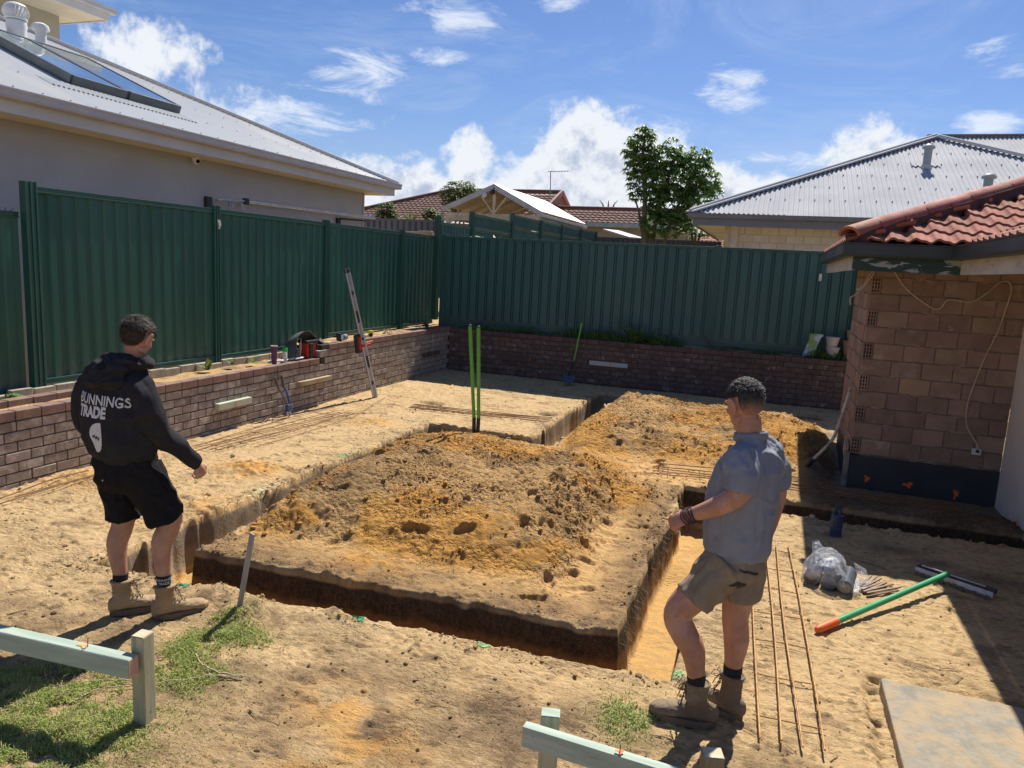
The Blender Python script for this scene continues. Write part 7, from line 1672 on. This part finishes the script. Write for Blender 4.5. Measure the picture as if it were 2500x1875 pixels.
for i, (x, y, a, b_, m_, lab) in enumerate([(-4.56, 7.26, .09, .25, sprayG, 'green marking paint on the middle of the left trench edge'), (-4.53, 5.75, .07, .45, paleGr, 'faded green paint along the near left trench edge'), (-4.7, 9.42, .35, .12, paleGr, 'faded green paint at the far corner of the left trench'),
     (-3.64, 3.80, .05, .03, spD, 'emerald paint spot beside the right boot of the hooded person'), (-2.30, 3.88, .04, .03, spD, 'emerald paint spot on the front trench lip left of its middle'), (-1.46, 3.95, .06, .03, sprayG, 'green paint spot on the front trench lip right of its middle'), (-.33, 4.09, .06, .07, sprayG, 'green paint patch at the trench corner beside the walker')]):
    gsplat(x, y, a, b_, m_, lab, i)
splat('paint_mark', (2.47, 8.3, gz(2.4, 8.3)+.03), (0, 1, 0), (0, 0, 1), .02, .06, None, seed=8, lab='small orange paint mark at the foot of the white wall', h_=-.002)
# pots and soil bag on the back wall
potW = pm('white_pot', (.52, .50, .50), (.46, .44, .44), 6, .6)
def pot(c, r0, r1, h_, mat, lab):
    t_ = tag(MB().lathe([(r0, 0), (r1*.96, h_*.92), (r1, h_*.93), (r1, h_), (r1*.93, h_), (r1*.85, h_*.75), (.005, h_*.7)], c, 24).build('flower_pot', mat, smooth=True), lab, 'pot', 'pots stacked on the back wall'); return t_
pot((1.07, 14.62, .92), .085, .125, .20, potW, 'lower white plastic pot of the stack beside the soil bag')
pot((1.05, 14.62, 1.10), .08, .122, .20, potW, 'upper white plastic pot nested in the one below')
terr = pm('terracotta_pot', (.36, .20, .14), (.30, .17, .12), 6, .7)
pot((1.38, 14.62, .92), .11, .16, .34, terr, 'lower terracotta pot partly hidden by the block house')
pot((1.39, 14.62, 1.22), .09, .13, .22, pm('tan_pot', (.40, .29, .20)), 'upper tan pot stacked in the terracotta pot')
sb = thing('soil_bag', (.72, 14.6, .92), 'half empty blue and white soil bag slumped against the back fence', 'bag')
sbm = pm('printed_bag', (.55, .62, .66), (.30, .45, .60), 5, .4, .004, 20, c3=(.25, .38, .08), s3=4, t3=(.50, .56))
mb = MB(); elloft(mb, [(V3((.66, 14.58, .93)), V3((.10, 0, 0)), V3((0, .05, 0))), (V3((.70, 14.6, 1.10)), V3((.10, 0, .03)), V3((0, .05, 0))), (V3((.75, 14.62, 1.24)), V3((.10, .01, .03)), V3((0, .035, 0))), (V3((.77, 14.62, 1.33)), V3((.13, 0, .0)), V3((0, .015, 0)))], 18)
vox('sack', mb, .012, sbm, sb, 2, folds(.02, 14, (1, 1, 1), seed=41))
# weeds and fern
weedM = pm('weed_leaf', (.08, .16, .045), (.12, .21, .06), 9, .6, trans=.25)
gp2 = []
for _ in range(13000):
    x = random.uniform(-6.6, 1.5); dens_ = max(0, vn(np.array([x]), np.array([.3]), .4, 5)[0]*1.1-.45)+(.5 if -3.9 < x < -1.6 else 0)+(.10 if x < -4.5 else 0)+(.4 if x > .6 else 0)
    if random.random() < dens_: gp2.append((x, random.uniform(14.5, 14.72), .87, (.5+dens_)*random.uniform(.5, 1.3)))
blades('wall_grass', gp2, 'rough green grass growing along the top of the back wall', .15, weedM, 1.3, .006)
fr = thing('fern', (-2.5, 14.58, .9), 'large arching fern hanging over the back wall', 'fern'); rs = random.Random(8)
fernM = pm('fern_leaf', (.08, .17, .045), (.12, .22, .055), 9, .6, trans=.25)
for k in range(26):
    a = rs.uniform(0, 6.28); el_ = rs.uniform(.2, 1.35); L_ = rs.uniform(.45, .85); vs, fs = [], []
    base_ = V3((-2.5+rs.uniform(-.12, .12), 14.58, .92)); d = V3((math.cos(a)*math.cos(el_), -abs(math.sin(a))*math.cos(el_)*.7 if k % 2 else math.sin(a)*.12, math.sin(el_)))
    prev = None
    for j in range(14):
        t_ = j/13; p = base_+d*L_*t_-V3((0, 0, .55*L_*t_*t_*(1.2-el_*.5)))
        if p.y > 14.72: p.y = 14.72
        if prev is not None:
            tng = (p-prev).normalized(); sd = tng.cross(V3((0, 0, 1)))
            if sd.length < .05: sd = V3((1, 0, 0))
            sd.normalize(); w_ = .10*math.sin(math.pi*min(1, t_*.9+.12))
            for s_ in (-1, 1):
                n_ = len(vs); vs += [prev, prev+sd*s_*w_+tng*.02-V3((0, 0, .02)), p]; fs.append((n_, n_+1, n_+2))
        prev = p
    mk('frond', vs, fs, fernM, fr)
def sprout(c, n_, L_, lab, seed, mat=leafM):
    rosette('weed', c, n_, L_, L_*.38, mat, lab, 'weed', seed, (.2, 1.2), 3, .3)
sprout((-6.85, 7.62, .74), 9, .20, 'leafy weed growing at the foot of the second fence post', 2)
sprout((-6.86, 8.10, .76), 6, .13, 'small weed beneath the left fence right of the leafy weed', 3)
sprout((-6.8, 8.45, .75), 5, .14, 'yellow green weed left of the purple tumbler', 4, leafY)
bush('weed', (-7.0, 5.1, .72), (.13, .12, .09), 30, .06, .035, leafY, 'bright green weed clump at the far left fence foot', 'weed', seed=32)
sprout((-6.8, 13.9, .92), 10, .25, 'climbing weed in the back corner on the wall', 6, weedM)
mb = MB()
for k in range(26):
    x = random.uniform(-1.2, .4); L_ = random.uniform(.1, .35); a = random.uniform(-.5, .5); mb.tube([(x, 14.6, .93), (x+L_*.5, 14.58, .95+.04*random.random()), (x+L_*math.cos(a), 14.55, .94)], .004, 4)
tag(mb.build('dry_twigs', pm('dark_twig', (.07, .055, .04))), 'dark fallen twigs on the back wall in front of the fence', 'twigs', kind='stuff')
tag(MB().tube([(-1.05, 14.60, .92), (-1.22, 14.66, 1.12)], .012, 6).build('leaning_branch', pm('dark_twig', (.07, .055, .04))), 'thin dark branch leaning at the back fence post', 'branch')
# roots sticking out of the cut and twigs over the sand
mb = MB(); rs = random.Random(77)
for k in range(420):
    x = rs.uniform(-6.3, 2.3); y = rs.uniform(2.0, 9.5); L_ = rs.uniform(.03, .13); a = rs.uniform(-.6, 1.2)
    x2, y2 = x+L_*math.cos(a), y+L_*math.sin(a); z1, z2 = gz(x, y), gz(x2, y2)
    if abs(z1-z2) > .1 or z1 < -.1: continue
    mb.tube([(x, y, z1+.003), ((x+x2)/2+rs.uniform(-.01, .01), (y+y2)/2, (z1+z2)/2+.008), (x2, y2, z2+.003)], rs.uniform(.0012, .0028), 4)
for k in range(240):
    y = rs.uniform(4.5, 7.8); x = -.73; z = -rs.uniform(.02, .2); mb.tube([(x, y, z), (x+rs.uniform(.01, .06), y+rs.uniform(-.03, .03), z-rs.uniform(.02, .10))], .0012, 3)
tag(mb.build('twigs_and_roots', pm('twig_litter', (.22, .15, .09), (.42, .32, .2), 3, .9)), 'thin twigs and torn roots littering the sand and trench edge', 'twigs', kind='stuff')
rs = random.Random(4)
for (x, y, s_, lab) in [(.55, 7.52, .035, 'pale stone on the near lip of the side trench'), (-5.55, 6.55, .03, 'small white stone on the left pad beside the orange heap')]:
    v = iv*(1+r2.normal(0, .12, (12, 1)))*s_+np.array([x, y, gz(x, y)+s_*.5]); me = bpy.data.meshes.new('stone'); me.from_pydata(v.tolist(), [], if_.tolist()); me.materials.append(pm('pale_stone', (.42, .37, .28))); tag(link('stone', me), lab, 'stone')
